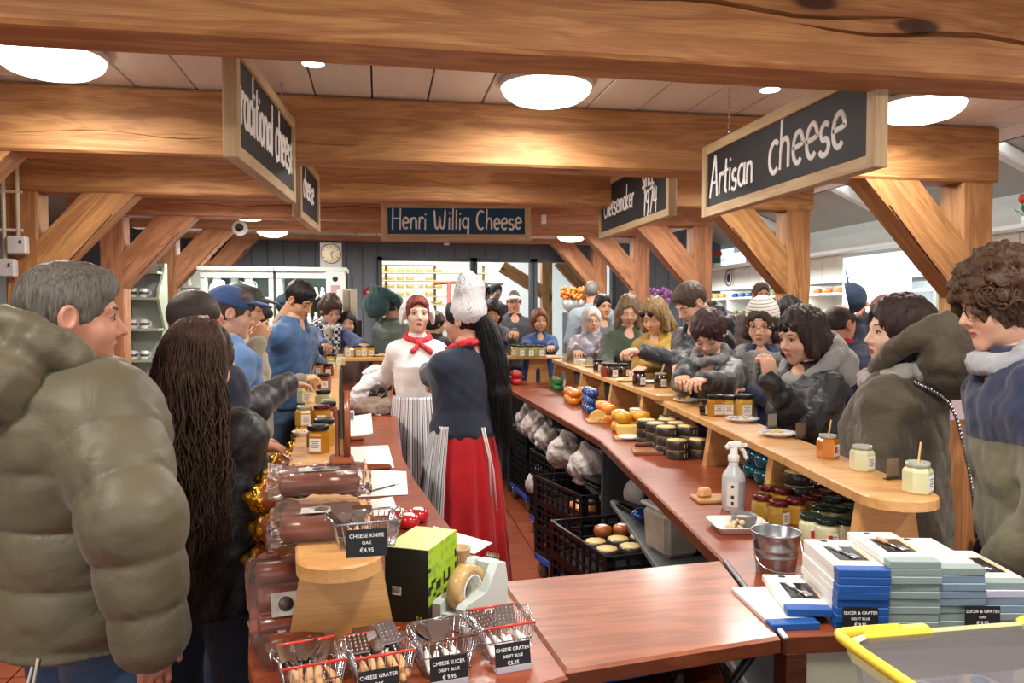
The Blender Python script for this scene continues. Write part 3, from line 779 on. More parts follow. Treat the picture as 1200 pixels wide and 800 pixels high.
    b = Fld((-.27 * s, -.2, -.02), (.27 * s, .24, hz + .1), .028)
    for sd in (-1, 1):
        b.U(b.cap((sd * .09 * s, 0, hz), (sd * .1 * s, .015, .5 * s), .075 * s, .052 * s), .03); b.U(b.cap((sd * .1 * s, .015, .5 * s), (sd * .105 * s, -.015, .09 * s), .052 * s, .036 * s), .02)
        b.U(b.cap((sd * .105 * s, -.03, .045 * s), (sd * .12 * s, .13 * s, .035 * s), .035 * s, .03 * s), .02)
    g.add(*b.mesh(), 0)
    link('body', g.mesh('body', mats), root)
    # trousers + shoes
    if legs is not None and not skirt:
        b = Fld((-.32 * s, -.24, -.02), (.32 * s, .28, hz + .12), .018)
        b.U(b.loft([(hz - .1 * s, .175 * s * fat, .125 * s * fat), (hz + .08 * s, .17 * s * fat, .12 * s * fat)]))
        for sd in (-1, 1):
            b.U(b.cap((sd * .09 * s, 0, hz - .03), (sd * .1 * s, .015, .5 * s), .098 * s, .075 * s), .04); b.U(b.cap((sd * .1 * s, .015, .5 * s), (sd * .105 * s, -.015, .1 * s), .075 * s, .062 * s), .02)
        b.wob(.004, 26, seed, (1, 1, .5)); gg = Geo(); gg.add(*b.mesh()); link('trousers', gg.mesh('trousers', [legs]), root)
        for sd in (-1, 1):
            b = Fld((-.07, -.13, -.01), (.07, .22, .13), .012); b.U(b.ell((0, .03, .03), (.052, .15, .055))); b.U(b.cap((0, -.05, .03), (0, -.04, .11), .048, .042), .03); b.I(-b.Z)
            gg = Geo(); gg.add(*b.mesh()); link('shoe', gg.mesh('shoe', [MT('dark_shoe', '1f1c1a', .5)]), root, (sd * .115 * s, -.01, 0))
    # upper garment
    if top is not None:
        lz = hem; t = loose
        lo2 = [a_ - .06 for a_ in lo]; hi2 = [a_ + .06 for a_ in hi]; lo2[2] = min(lo2[2], lz - .03)
        for sd, S, E, Wt, hd, pose in arms: lo2[2] = min(lo2[2], Wt.z - .06, E.z - .1)
        b = Fld(lo2, hi2, res)
        rows = [(z * s, w * s * fat + t, d * s * fat + t, 0, cy * s) for z, w, d, cx_, cy in trow if z * s > lz + .02]
        if style in ('coat', 'puffer', 'parka'): rows = [(r_[0], max(r_[1], rows[0][1] * .97) if r_[0] < .3 * s else r_[1], max(r_[2], rows[0][2] * .95) if r_[0] < .3 * s else r_[2], 0, r_[4]) for r_ in rows]
        rows = [(lz, rows[0][1] * (1.02 if style != 'sweater' else .94), rows[0][2] * (1.02 if style != 'sweater' else .95), 0, rows[0][4])] + rows
        b.U(b.loft(rows, quilt and (1 / quilt[0], quilt[1], quilt[2] if len(quilt) > 2 else .2)))
        for sd, S, E, Wt, hd, pose in arms:
            end = Wt + (E - Wt) * sleeve; r1, r2, r3 = (.05 if fem else .055) * s + t, (.043 if fem else .047) * s + t * .85, .033 * s + t * .65
            qa = quilt and ((.29 * s) / quilt[0], quilt[1] * .8, .3)
            b.U(b.cap(S + Vector((-sd * .03, 0, -.005)), S, r1 * .98, r1), .06)
            b.U(b.cap(S, E, r1, r2, qa), .035); b.U(b.cap(E, end, r2, r3, qa), .02)
        if style == 'coat' or style == 'parka': b.U(b.loft([(.49 * s, .085 * s, .08 * s, 0, -.03 * s), (.568 * s, .068 * s, .072 * s, 0, -.03 * s)]), .03); b.S(b.cap((0, .06, .53 * s), (0, .12, .62 * s), .045), .02)
        if style == 'puffer': b.U(b.loft([(.46 * s, .1 * s, .1 * s, 0, -.03), (.54 * s, .088 * s, .095 * s, 0, -.02), (.585 * s, .08 * s, .09 * s, 0, -.02)], (16, .006, .3)), .04)
        if style != 'sweater': b.fold(foldamp * 1.4, 22, seed, (1, 1, .8)); b.fold(foldamp * .6, 48, seed + 1, (1, 1, .8))
        else: b.wob(foldamp * .6, 20, seed); b.fold(foldamp * .6, 14, seed + 2)
        for zz in (lz,): b.I(zz - b.Z)
        gg = Geo(); gg.add(*b.mesh()); o = link('jacket' if style != 'sweater' else 'jumper', gg.mesh('top', top if isinstance(top, list) else [top]), root)
        o.matrix_local = T
    # hair
    if hair != 'none':
        gg = Geo(); gg.add(*hair_mesh(hair, max(hres * 1.15, .0052), seed, hlen)); o = link('hair', gg.mesh('hair', [mats[4]]), root); o.matrix_local = Hm
    info = dict(root=root, T=T, Hm=Hm, s=s, H=H, hz=hz, Winv=Winv, arms=arms)
    return info
def add_part(info, name, geo_or_mb, mats, frame='T', label=None):
    if isinstance(geo_or_mb, MB): me = geo_or_mb.mesh(name, mats)
    elif isinstance(geo_or_mb, Fld): gg = Geo(); gg.add(*geo_or_mb.mesh()); me = gg.mesh(name, mats if isinstance(mats, list) else [mats])
    else: me = geo_or_mb
    o = link(name, me, info['root'])
    o.matrix_local = {'T': info['T'], 'H': info['Hm'], 'R': Matrix.Identity(4)}[frame]
    if label: o['label'] = label
    return o
def glasses(info, mat=None, dark=False, up=0):
    mat = mat or MT('spectacle_frame', '1b1a1c', .3); m = MB()
    for s in (-1, 1):
        c = Vector((s * .032, .099 - up * .1 + (.016 if up else 0), -.002 + up * 1.12)); n = 14
        m.tube([c + Vector((.0235 * math.cos(a), -abs(.012 * math.cos(a)) * (1 if s * math.cos(a) > 0 else 0), .0185 * math.sin(a))) for a in [2 * math.pi * i / n for i in range(n)]], .0016, 6, closed=True)
        m.tube([c + Vector((s * .023, -.008, .004)), (s * .077, .07 - up * .1, .006 + up), (s * .082, -.01 - up * .1, .004 + up * .9)], .0015, 5)
        if dark: m.lathe([(.0225, 0), (1e-5, .002)], 12, mat=Matrix.Translation(c) @ Matrix.Rotation(R(-90), 4, 'X'))
    m.tube([(-.0095, .1 - up * .1, 0 + up), (.0095, .1 - up * .1, 0 + up)], .0015, 5)
    o = add_part(info, 'sunglasses' if dark else 'glasses', m, mat, 'H')
    return o
def ring_scarf(info, mat, r=(.1, .095), z=.56, th=.035, seed=1, name='scarf', res=.01, tail=None, frame='T', fold=.012):
    s = info['s']; g = Fld((-.22, -.22, (z - .16) * s), (.22, .26, (z + .12) * s), res) if not tail else Fld((-.22, -.22, (z - .55) * s), (.22, .28, (z + .12) * s), res)
    n = 14; P_ = [(r[0] * math.cos(a), r[1] * math.sin(a) - .01, z * s + .012 * math.sin(3 * a + seed) - .02 * math.sin(a)) for a in [2 * math.pi * i / n for i in range(n)]]
    for i in range(n): g.U(g.cap(P_[i], P_[(i + 1) % n], th), .01)
    if tail: g.U(g.cap((.05, .13, z * s), (.06, .17, (z - .42) * s), .04, .045), .02); g.U(g.cap((-.03, .14, z * s), (-.04, .165, (z - .25) * s), .035), .02)
    g.fold(fold, 55, seed, (1, 1, 1.6)); return add_part(info, name, g, mat, frame)
def hood(info, mat, size=1.0, seed=1, res=.011, drop=0.0, name='hood'):
    s = info['s'] ; k = size * s
    g = Fld((-.24 * k, -.34 * k, (.26 - drop) * k), (.24 * k, .2 * k, .7 * k), res)
    g.U(g.ell((0, -.145 * k, (.475 - drop) * k), (.125 * k, .085 * k, .1 * k)))
    n = 16; P_ = [((.098 - .012 * math.sin(a)) * k * math.cos(a), .092 * k * math.sin(a) - .045 * k, (.525 - drop - .012) * k - .07 * k * math.sin(a)) for a in [2 * math.pi * i / n for i in range(n)]]
    for i in range(n): g.U(g.cap(P_[i], P_[(i + 1) % n], (.028 - .006 * math.sin(2 * math.pi * i / n)) * k), .025)
    g.S(g.ell((0, -.05 * k, (.6 - drop) * k), (.075 * k, .095 * k, .1 * k)), .02)
    g.fold(.012, 24, seed); g.wob(.004, 60, seed); return add_part(info, name, g, mat, 'T')
def cap_hat(info, mat, dome=1.0, brim=True, back=False, name='cap'):
    g = Fld((-.12, -.16, -.02), (.12, .22, .16), .006)
    g.U(g.ell((0, -.018, .035), (.088, .112, .1 * dome))); g.I(.03 - g.Z - g.Y * .1)
    if brim:
        b = g.ell((0, .1, .045), (.078, .1, .034)); g.U(np.maximum(b, -g.ell((0, .1, .034), (.09, .12, .034))), .004)
    return add_part(info, name, g, mat, 'H')
# ================================================================== COUNTER, FLAP, RAISED SHELVES
HC, HS = .95, 1.15
def ccw(poly):
    a = sum(poly[i][0] * poly[(i + 1) % len(poly)][1] - poly[(i + 1) % len(poly)][0] * poly[i][1] for i in range(len(poly)))
    return poly if a > 0 else poly[::-1]
def inset(poly, d):
    poly = ccw(poly); n = len(poly); out = []
    for i in range(n):
        p, q, r_ = Vector(poly[i - 1]), Vector(poly[i]), Vector(poly[(i + 1) % n])
        e1 = (q - p).normalized(); e2 = (r_ - q).normalized(); n1 = Vector((-e1.y, e1.x)); n2 = Vector((-e2.y, e2.x)); b = n1 + n2
        k = d / max(.4, b.dot(n1)); out.append(tuple(q + b * k))
    return out
def slab(name, poly, ztop, th, mt, me, parent, ch=.006):
    """worktop with chamfered edge: laminate on top, edge band round the side"""
    p = ccw(poly); q = inset(p, ch); n = len(p); mb = MB()
    v = [(x, y, ztop) for x, y in q] + [(x, y, ztop - ch) for x, y in p] + [(x, y, ztop - th) for x, y in p]
    mb.add(v[:n] + v[n:2 * n], [tuple(range(n))] + [(n + i, n + (i + 1) % n, (i + 1) % n, i) for i in range(n)], 0)
    mb.add(v[n:], [(n + i, n + (i + 1) % n, (i + 1) % n, i) for i in range(n)] + [tuple(range(2 * n - 1, n - 1, -1))], 1)
    return mb.build(name, [mt, me], parent)
GREYP = MT('dark_speckled_panel', '3f4344', .6, var=.35, vs=160, rnd=0)
GREYS = MT('grey_shelf_board', '6f7576', .5, var=.08)
CREAMP = MT('cream_counter_panel', 'b9b7a4', .6, var=.05)
DKWOOD = wood('dark_counter_wood', '6a3520', '3e1e12', knots=False, gs=3, rough=.45)
RIN = [(1.11, 6.86), (1.115, 5.3), (1.12, 3.83), (1.0, 2.8), (.89, 1.9), (.80, 1.42)]
ROUT = [(1.66, 1.345), (1.45, 1.75), (1.5, 2.3), (1.58, 3.0), (1.66, 4.06), (1.74, 5.5), (1.84, 6.86)]
LIN = [(.11, 6.86), (.105, 4.6), (.10, 3.54), (.135, 3.0), (.21, 2.33), (.29, 1.83), (.34, 1.38), (.33, 1.32)]
LOUT = [(-.16, 1.13), (-.25, 1.5), (-.31, 1.9), (-.35, 2.3), (-.42, 3.5), (-.47, 5), (-.5, 6.86)]
cr = empty('shop_counter', (0, 0, 0), label='horseshoe shop counter with red-brown laminate top running round the staff floor', cat='counter')
slab('worktop', RIN + ROUT, HC, .04, LAMINATE, LAMEDGE, cr)
slab('worktop', LIN + LOUT, HC, .04, LAMINATE, LAMEDGE, cr)
slab('worktop', [(-.5, 6.87), (1.84, 6.87), (1.86, 7.4), (-.6, 7.4)], HC, .04, LAMINATE, LAMEDGE, cr)
def wallpanel(pts, z0, z1, th, m, name='panel'):
    for a, b in zip(pts, pts[1:]):
        a, b = Vector(a), Vector(b); d = b - a
        MB().box((0, 0, 0), (d.length + th * .5, th, z1 - z0), bev=.002).build(name, m, cr, (*((a + b) / 2), (z0 + z1) / 2), (0, 0, math.atan2(d.y, d.x)))
sh = lambda pts, dx, dy=0: [(x + dx, y + dy) for x, y in pts]
wallpanel(sh(LIN[:-1], -.05), .0, HC - .04, .025, MT('black_counter_side', '1f1b1a', .5), 'inner_panel')
wallpanel(sh(LOUT[1:], .04), 0, HC - .04, .025, DKWOOD, 'outer_panel')
wallpanel([(-.1, 1.22), (.3, 1.36)], 0, HC - .04, .025, DKWOOD, 'end_panel')
wallpanel(sh(ROUT, -.05, .02)[1:], 0, HC - .04, .025, DKWOOD, 'outer_panel')
wallpanel([(.845, 1.435), (1.6, 1.385)], 0, HC - .04, .025, CREAMP, 'end_panel')
MB().box((.83, 1.44, .455), (.045, .05, .91)).build('corner_post', DKWOOD, cr)
wallpanel([(1.15, 3.86), (1.72, 3.86)], 0, HC - .04, .03, GREYP, 'divider')
wallpanel([(1.14, 6.8), (1.9, 6.8)], 0, HC - .04, .03, GREYP, 'divider')
wallpanel([(-.55, 7.35), (1.8, 7.35)], 0, HC - .04, .03, GREYP, 'outer_panel')
wallpanel([(.13, 6.95), (1.1, 6.95)], 0, HC - .04, .03, GREYP, 'inner_panel')
slab('under_shelf', [(1.17, 3.9), (1.17, 6.75), (1.75, 6.75), (1.68, 3.9)], .62, .025, GREYS, GREYS, cr)
slab('under_shelf', [(1.17, 3.8), (1.04, 2.8), (.95, 1.95), (.9, 1.6), (1.4, 1.6), (1.45, 2.3), (1.52, 3.0), (1.6, 3.8)], .64, .025, GREYS, GREYS, cr)

fp = [tuple(PZ(587, 681, .957).xy), tuple(PZ(845, 656, .957).xy), tuple(PZ(915, 746, .957).xy), tuple(PZ(640, 792, .957).xy)]
fp[3] = tuple(PZ(663, 786, .957).xy)
fq = empty('counter_flap', (0, 0, 0), label='hinged wooden counter flap bridging the gap between both counters', cat='counter flap')
slab('board', fp, .957, .032, wood('flap_wood', 'a65f3a', '783a1c', knots=False, gs=3.4, rough=.32, coat=.2, rings=.7, bumpk=.05), LAMEDGE, fq)
a, b = Vector((*fp[1], .951)), Vector((*fp[2], .951)); MB().tube([a + Vector((.012, 0, 0)), b + Vector((.012, 0, 0))], .007, 8).build('piano_hinge', STEEL, fq)
MB().tube([(.82, 1.5, .93), (.7, 1.5, .78), (.86, 1.5, .55)], .011, 6).tube([(.72, 1.62, .92), (.84, 1.62, .6)], .009, 6).build('folding_stay', BLACKP, fq)

def board_path(inner, width, side, rnd0=True):
    """plank along a path (list of inner-edge points), rounded first end"""
    inn = [Vector(p) for p in inner]; out = []
    for i, p in enumerate(inn):
        t = (inn[min(i + 1, len(inn) - 1)] - inn[max(i - 1, 0)]).normalized(); out.append(p + Vector((-t.y, t.x)) * width * side)
    poly = [tuple(p) for p in inn]
    cap = []
    if rnd0:
        c = (inn[0] + out[0]) / 2; t = (inn[0] - inn[1]).normalized(); nrm = (out[0] - inn[0]) / 2
        cap = [tuple(c + nrm * math.cos(a) + t * width * .45 * math.sin(a)) for a in [math.pi * k / 10 for k in range(1, 10)]]
    return [tuple(p) for p in inn[::-1]] + [tuple(p) for p in []] + cap[::-1] + [tuple(p) for p in out] if rnd0 else [tuple(p) for p in inn[::-1]] + [tuple(p) for p in out]
def leg_board(parent, c, ang, wb=.21, wt=.15, h=None, th=.03, slot=True):
    mb = MB(); z0, z1 = 0, h
    pts = [(-wb / 2, z0), (-.022, z0), (-.022, z0 + h * .5), (0, z0 + h * .68), (.022, z0 + h * .5), (.022, z0), (wb / 2, z0), (wt / 2, z1), (-wt / 2, z1)] if slot else [(-wb / 2, z0), (wb / 2, z0), (wt / 2, z1), (-wt / 2, z1)]
    n = len(pts); v = [(x, -th / 2, z) for x, z in pts] + [(x, th / 2, z) for x, z in pts]
    if slot:
        f = [(0, 1, 2, 8), (2, 3, 7, 8), (3, 4, 7, 7), (4, 5, 6, 7)]; f = [(0, 1, 2, 8), (2, 3, 8, 8), (3, 7, 8, 8), (3, 4, 7, 7), (4, 5, 6, 7)]
        f = [tuple(dict.fromkeys(q)) for q in f]
    else: f = [tuple(range(n))]
    ff = list(f) + [tuple(n + i for i in q[::-1]) for q in f] + [(i, n + i, n + (i + 1) % n, (i + 1) % n) for i in range(n)]
    mb.add(v, ff); return mb.build('leg', OAK, parent, (c[0], c[1], HC), (0, 0, ang))
def shelf(label, inner, side, legs_at, wleg=.2, zt=1.15, wd=.2):
    o = empty('raised_shelf', (0, 0, 0), label=label, cat='shelf')
    poly = board_path(inner, wd, side); slab('board', poly, zt, .028, OAK, OAK, o, .004)
    for (x, y, ang, sl) in legs_at: leg_board(o, (x, y), R(ang), slot=sl, wb=wleg + .02, wt=wleg - .04, h=zt - .027 - HC)
    return o
shelf('raised pale wooden plank shelf on trapezoid legs, near half of the right counter', [(1.19, 1.74), (1.21, 1.9), (1.27, 2.3), (1.36, 3.03), (1.475, 4.0)], -1, [(1.285, 1.78, 3, False), (1.385, 2.42, 8, False), (1.47, 3.1, 8, False), (1.58, 3.9, 8, False)], .19, 1.15, .19)
shelf('raised pale wooden plank shelf on slotted legs, far half of the right counter', [(1.42, 3.86), (1.46, 4.6), (1.52, 5.7), (1.58, 6.98)], -1, [(1.53, 4.12, 8, False), (1.56, 4.8, 5, False), (1.6, 5.7, 5, False), (1.67, 6.9, 0, True)], .2, 1.178)
shelf('raised pale wooden plank shelf crossing the far end of the counter', [(1.6, 7.04), (.8, 7.04), (.2, 7.04), (-.45, 7.04)], -1, [(1.48, 7.14, 0, True), (.5, 7.14, 90, True), (.02, 7.14, 0, True)], .2, 1.206)
shelf('raised pale wooden plank shelf along the left counter, holding honey jars and wrapped cheeses', [(-.0, 1.46), (-.04, 1.8), (-.115, 2.3), (-.18, 3.4), (-.26, 5), (-.34, 6.9)], 1, [(-.075, 1.5, 3, False), (-.17, 2.1, 3, False), (-.23, 3.3, 3, False), (-.32, 4.6, 3, True), (-.42, 6.2, 3, True)], .19, 1.15, .155)
# ================================================================== WRITING
def text(s, size, mat, parent, loc, rot, name='lettering', ext=.0004, align='CENTER', sx=1.0):
    c = bpy.data.curves.new('t', 'FONT'); c.body = s; c.size = size; c.extrude = ext; c.align_x = align; c.align_y = 'CENTER'; c.resolution_u = 2
    t = bpy.data.objects.new('t', c); COL.objects.link(t); bpy.context.view_layer.update()
    me = bpy.data.meshes.new_from_object(t); bpy.data.objects.remove(t); me.materials.clear(); me.materials.append(mat)
    o = link(name, me, parent, loc, rot); o.scale = (sx, 1, 1); return o
# brush-stroke handwriting: polylines on a grid, x-height 1, ascender 1.7, descender -.7 : (advance, strokes)
def arc(cx, cy, rx, ry, a0, a1, n=9): return [(cx + rx * math.cos(R(a0 + (a1 - a0) * i / (n - 1))), cy + ry * math.sin(R(a0 + (a1 - a0) * i / (n - 1)))) for i in range(n)]
GL = {
 'a': (.85, [arc(.38, .48, .32, .46, 60, 360, 12), [(.68, .95), (.68, .25), (.78, .0)]]), 'b': (.8, [[(.1, 1.7), (.1, 0)], arc(.38, .45, .28, .45, 150, -150, 12)]),
 'c': (.7, [arc(.38, .48, .3, .48, 50, 310, 12)]), 'd': (.85, [arc(.36, .45, .3, .45, 40, 330, 12), [(.66, 1.7), (.66, 0)]]),
 'e': (.75, [[(.1, .5), (.62, .58)] + arc(.36, .5, .28, .48, 20, 310, 12)]), 'g': (.8, [arc(.36, .5, .28, .42, 40, 330, 12), [(.64, .95), (.64, -.3)] + arc(.36, -.35, .28, .3, 0, -150, 7)]),
 'h': (.8, [[(.12, 1.7), (.1, 0)], [(.1, .5)] + arc(.36, .62, .24, .33, 160, 0, 7) + [(.62, 0)]]), 'i': (.35, [[(.15, .95), (.14, 0)], [(.15, 1.3), (.17, 1.38)]]),
 'k': (.75, [[(.1, 1.7), (.1, 0)], [(.58, .95), (.12, .42), (.62, 0)]]), 'l': (.35, [[(.15, 1.7), (.14, 0)]]),
 'm': (1.2, [[(.1, .95), (.1, 0)], [(.1, .6)] + arc(.33, .65, .21, .28, 160, 0, 6) + [(.55, 0)], [(.55, .6)] + arc(.78, .65, .21, .28, 160, 0, 6) + [(1.0, 0)]]),
 'n': (.8, [[(.1, .95), (.1, 0)], [(.1, .55)] + arc(.36, .62, .24, .33, 160, 0, 7) + [(.62, 0)]]), 'r': (.55, [[(.1, .95), (.1, 0)], [(.1, .5)] + arc(.34, .6, .22, .35, 160, 40, 6)]),
 's': (.65, [arc(.33, .7, .22, .26, 40, 250, 8) + arc(.3, .24, .25, .25, 80, -150, 8)]), 't': (.55, [[(.25, 1.5), (.22, .2), (.42, .0)], [(.02, .98), (.5, 1.02)]]),
 'o': (.8, [arc(.38, .48, .3, .48, 90, 450, 14)]),
 'A': (1.0, [[(.02, 0), (.42, 1.7), (.55, 1.6), (.8, 0)], [(.12, .6), (.76, .66)]]), 'C': (.95, [arc(.5, .85, .42, .82, 55, 305, 14)]),
 'H': (1.05, [[(.12, 1.7), (.12, 0)], [(.82, 1.7), (.82, 0)], [(.12, .88), (.82, .9)]]), 'W': (1.4, [[(.05, 1.65), (.2, .25), (.4, .02), (.58, .3), (.65, 1.1), (.72, .3), (.92, .02), (1.12, .3), (1.2, 1.7)]]),
 '1': (.4, [[(.1, 1.4), (.22, 1.6), (.2, 0)]]), '9': (.75, [arc(.34, 1.15, .26, .38, 20, 360, 12), [(.6, 1.4), (.55, .4), (.42, -.1)]]), '7': (.7, [[(.08, 1.5), (.6, 1.55), (.25, 0)]]), '4': (.8, [[(.3, 1.6), (.05, .7), (.68, .72)], [(.55, 1.4), (.5, -.05)]]), ' ': (.6, [])}
def handwrite(s, size, mat, parent, org, ex, ez, ny, slant=.06, wide=1.0, brush=.088, name='lettering', wobble=.02, seed=1):
    """org: start of the baseline, ex/ez unit vectors along the line / up, ny outward normal"""
    rnd = random.Random(seed); org, ex, ez, ny = Vector(org), Vector(ex), Vector(ez), Vector(ny); mb = MB(); x = 0; k = 0
    for chh in s:
        adv, st = GL[chh]; dy = rnd.uniform(-wobble, wobble) * 2; sc = 1 + rnd.uniform(-.06, .06)
        for l_ in st:
            pts = smooth_poly([(px, py, 0) for px, py in l_], 3) if len(l_) > 2 else [Vector((*p, 0)) for p in l_]
            P_ = [org + ex * ((x + (p.x + p.y * slant) * sc * wide) * size) + ez * ((p.y * sc + dy) * size) for p in pts]; k += 1
            h = .0012 + .00025 * (k % 5); v = []; f = []; n = len(P_)
            for i, p in enumerate(P_):
                t = (P_[min(i + 1, n - 1)] - P_[max(i - 1, 0)]).normalized(); b = t.cross(ny); w = brush * size * (.75 if i in (0, n - 1) else 1)
                q = p - t * w * .5 if i == 0 else p + t * w * .5 if i == n - 1 else p
                v += [q + b * w - ny * .001, q + b * w * .8 + ny * h, q - b * w * .8 + ny * h, q - b * w - ny * .001]
            for i in range(n - 1):
                for j in range(3): f.append((i * 4 + j, i * 4 + j + 1, i * 4 + 5 + j, i * 4 + 4 + j))
            f = [q[::-1] for q in f]; mb.add(v, f)
        x += adv * wide
    return mb.build(name, mat, parent), x * size
def frame_sign(name, label, corners, th, boardm, fw=.045):
    """corners: bottom-left, bottom-right, top-left in world; returns (root, ex, ez, nrm, W, H)"""
    bl, br, tl = [Vector(c) for c in corners]; ex = (br - bl); W_ = ex.length; ex.normalize(); ez = tl - bl; ez = ez - ex * ez.dot(ex); H_ = ez.length; ez.normalize(); ny = ex.cross(ez) * 1.0
    root = empty(name, bl, 0, label, 'sign'); m3 = Matrix((ex, -ny, ez)).transposed(); root.rotation_euler = m3.to_euler()
    MB().box((W_ / 2, 0, H_ / 2), (W_ - fw, th * .5, H_ - fw)).build('board', boardm, root)
    for nm, c, d in (('frame_bar', (W_ / 2, 0, fw / 2), (W_ - 2 * fw, th, fw)), ('frame_bar', (W_ / 2, 0, H_ - fw / 2), (W_ - 2 * fw, th, fw))):
        MB().box((0, 0, 0), d, bev=.002).build(nm, FRAMEW, root, c)
    for x in (fw / 2, W_ - fw / 2): MB().box((0, 0, 0), (H_, th, fw), bev=.002).build('frame_bar', FRAMEW, root, (x, 0, H_ / 2), (0, R(90), 0))
    # chains
    for x in (W_ * .18, W_ * .82):
        m = MB()
        top = 2.69 - bl.z
        z = H_; k = 0
        while z < top:
            m.tube([(x + (.006 * math.cos(a) if k % 2 else 0), (0 if k % 2 else .006 * math.cos(a)), z + .009 + .011 * math.sin(a)) for a in [2 * math.pi * i / 8 for i in range(8)]], .0018, 4, closed=True); z += .017; k += 1
        m.build('chain', CHROME, root)
    return root, Vector((1, 0, 0)), Vector((0, 0, 1)), Vector((0, -1, 0)), W_, H_
SLATE = MT('chalkboard_black', '26262b', .62, var=.25, vs=2.5); SLATEB = MT('chalkboard_blue', '24506e', .85, var=.1)
def on_line(px, py, X): return PX(px, py, X)
# Artisan cheese: a board hanging along the depth direction at the right
def side_sign(name, label, px0, y0b, y0t, px1, y1b, X, rev, words, th=.05, mat_=SLATE, **k):
    if isinstance(X, tuple): a = PD(px0, y0b, X[0]); b = PD(px1, y1b, X[1]); zt = PD(px0, y0t, X[0]).z
    else: a = PX(px0, y0b, X); b = PX(px1, y1b, X); zt = PX(px0, y0t, X).z
    zb_ = (a.z + b.z) / 2; H_ = zt - a.z
    a.z = b.z = zb_; L, Rr = (a, b) if not rev else (b, a)
    root, ex, ez, ny, W_, H_ = frame_sign(name, label, (L, Rr, L + Vector((0, 0, H_))), th, mat_)
    for (s, size, x, z, wd) in words:
        for sgn in (1, -1):
            e2, n2 = (ex, ny) if sgn > 0 else (-ex, -ny); ox = x * W_ if sgn > 0 else W_ - x * W_
            handwrite(s, size, CHALK, root, e2 * 0 + Vector((ox, 0, z * H_)) + n2 * (th * .25 + .001), e2, ez, n2, wide=wd)
    return root
XA = PZ(960, 217, 2.2).x
side_sign('hanging_sign', 'wood-framed chalkboard reading Artisan cheese, hanging at upper right', 828, 248, 166, 1032, 207, 1.62, False, [('Artisan ', .1, .05, .27, .95), ('cheese', .125, .47, .3, 1.0)])
side_sign('hanging_sign', 'wood-framed chalkboard reading Cheesemaker since 1974 between the third and fourth beams', 705, 276, 212, 788, 258, 1.72, False, [('Cheesemaker', .095, .07, .35, .85), ('since', .095, .66, .56, .75), ('1974', .1, .68, .14, .95)])
side_sign('hanging_sign', 'wood-framed chalkboard seen at a steep angle at upper left, reading traditional cheese', 341, 242, 145, 270, 178, (3.7, 2.6), True, [('traditional', .12, .04, .34, .72), ('cheese', .13, .62, .34, .72)])
side_sign('hanging_sign', 'small wood-framed chalkboard seen nearly edge-on beyond the steep left sign', 371, 272, 206, 348, 255, (5.2, 4.4), True, [('cheese', .1, .2, .4, 1)])
ca, cb, cc = PY(447, 282, 6.7), PY(622, 282, 6.7), PY(447, 236, 6.7)
root, ex, ez, ny, W_, H_ = frame_sign('hanging_sign', 'wood-framed blue board reading Henri Willig Cheese across the middle of the hall', (ca, cb, cc), .05, SLATEB, .055)
handwrite('Henri Willig Cheese', .1, CHALK, root, Vector((.085, -.0135, .1)), ex, ez, ny, wide=.88, slant=.04)

# ================================================================== SMALL GOODS (prototypes are copied, then removed)
protos = []
LIDK = MT('black_lid', '22201f', .3, .3, var=.1); LIDR = MT('red_check_lid', '7a2226', .25, .4, var=.6, vs=120, col2='2a1214'); LIDG = MT('dark_green_lid', '24382f', .25, .4, var=.2)
LABEL = MT('jar_label', 'e8e4da', .7, var=.06, vs=30); PRINT = MT('label_print', '3a3a3c', .8, var=0)
HONEY = {k: MT('honey_' + k, c, .12, var=.1, spec=.7, coat=.8) for k, c in dict(amber='b5791f', gold='c69a3a', pale='d8cb8e', green='a9ad7a', red='8a3a1e', dark='3a2018', must='a87e28', cream='cfd0a8', orange='c07018').items()}
def jar(col='amber', lid='black', open_=False, r=.03, h=.062, hexa=True, lab=True, stick=False, redlab=False):
    root = empty('glass_jar'); n = 6 if hexa else 20
    pr = [(r * .9, 0), (r, .004), (r, h * .74), (r * .93, h * .82), (r * .78, h * .9), (r * .78, h * .97)]
    mb = MB(); mb.lathe(pr, n, smooth=not hexa); mb.build('jar_body', HONEY[col], root)
    if not open_: MB().lathe([(r * .86, h * .93), (r * .9, h * .95), (r * .9, h * 1.1), (r * .84, h * 1.14), (r * .5, h * 1.15), (1e-5, h * 1.15)], 20).build('lid', {'black': LIDK, 'red': LIDR, 'green': LIDG}[lid], root)
    else: MB().lathe([(r * .8, h * .9), (r * .8, h * 1.06), (r * .74, h * 1.06), (r * .72, h * .92)], 20).build('rim', MT('jar_glass_rim', 'dfe3d8', .08, var=0, trans=.6), root)
    if lab:
        rr = r * .866 + .0006 if hexa else r + .0006
        for k_, (a, w) in enumerate(((-90, .95), (-30, .0)) if hexa else ((-80, .9),)):
            if w == 0: continue
            m = Matrix.Rotation(R(a + 90 + 0), 4, 'Z') @ Matrix.Translation((0, -rr, h * .38))
            o = MB().box((0, 0, 0), (r * w, .0008, h * .52), mat=m).build('label', LABEL, root)
            q = MB()
            for i in range(4): q.box((0, -.0006, h * (.14 - .08 * i)), (r * w * (.7, .5, .75, .6)[i], .0004, h * .025), mat=m)
            q.build('print', PRINT, o)
            if redlab: MB().box((-r * w * .25, -.0006, h * .05), (r * w * .4, .0005, h * .3), mat=m).build('print', MT('red_print', 'b8303a', .6, var=.3, vs=200), o)
    if stick: MB().box((r * .2, 0, h * 1.15), (.006, .0025, .07), rot=Euler((0, R(18), 0)).to_matrix()).build('stir_stick', MT('stick_wood', 'd9b27a', .7), root)
    protos.append(root); return root
def place(p, loc, rz=0, label=None, cat=None, group=None, scale=None):
    c = copy_tree(p, Vector(loc), rz, scale=scale, label=label, group=group)
    if cat: c['category'] = cat
    return c
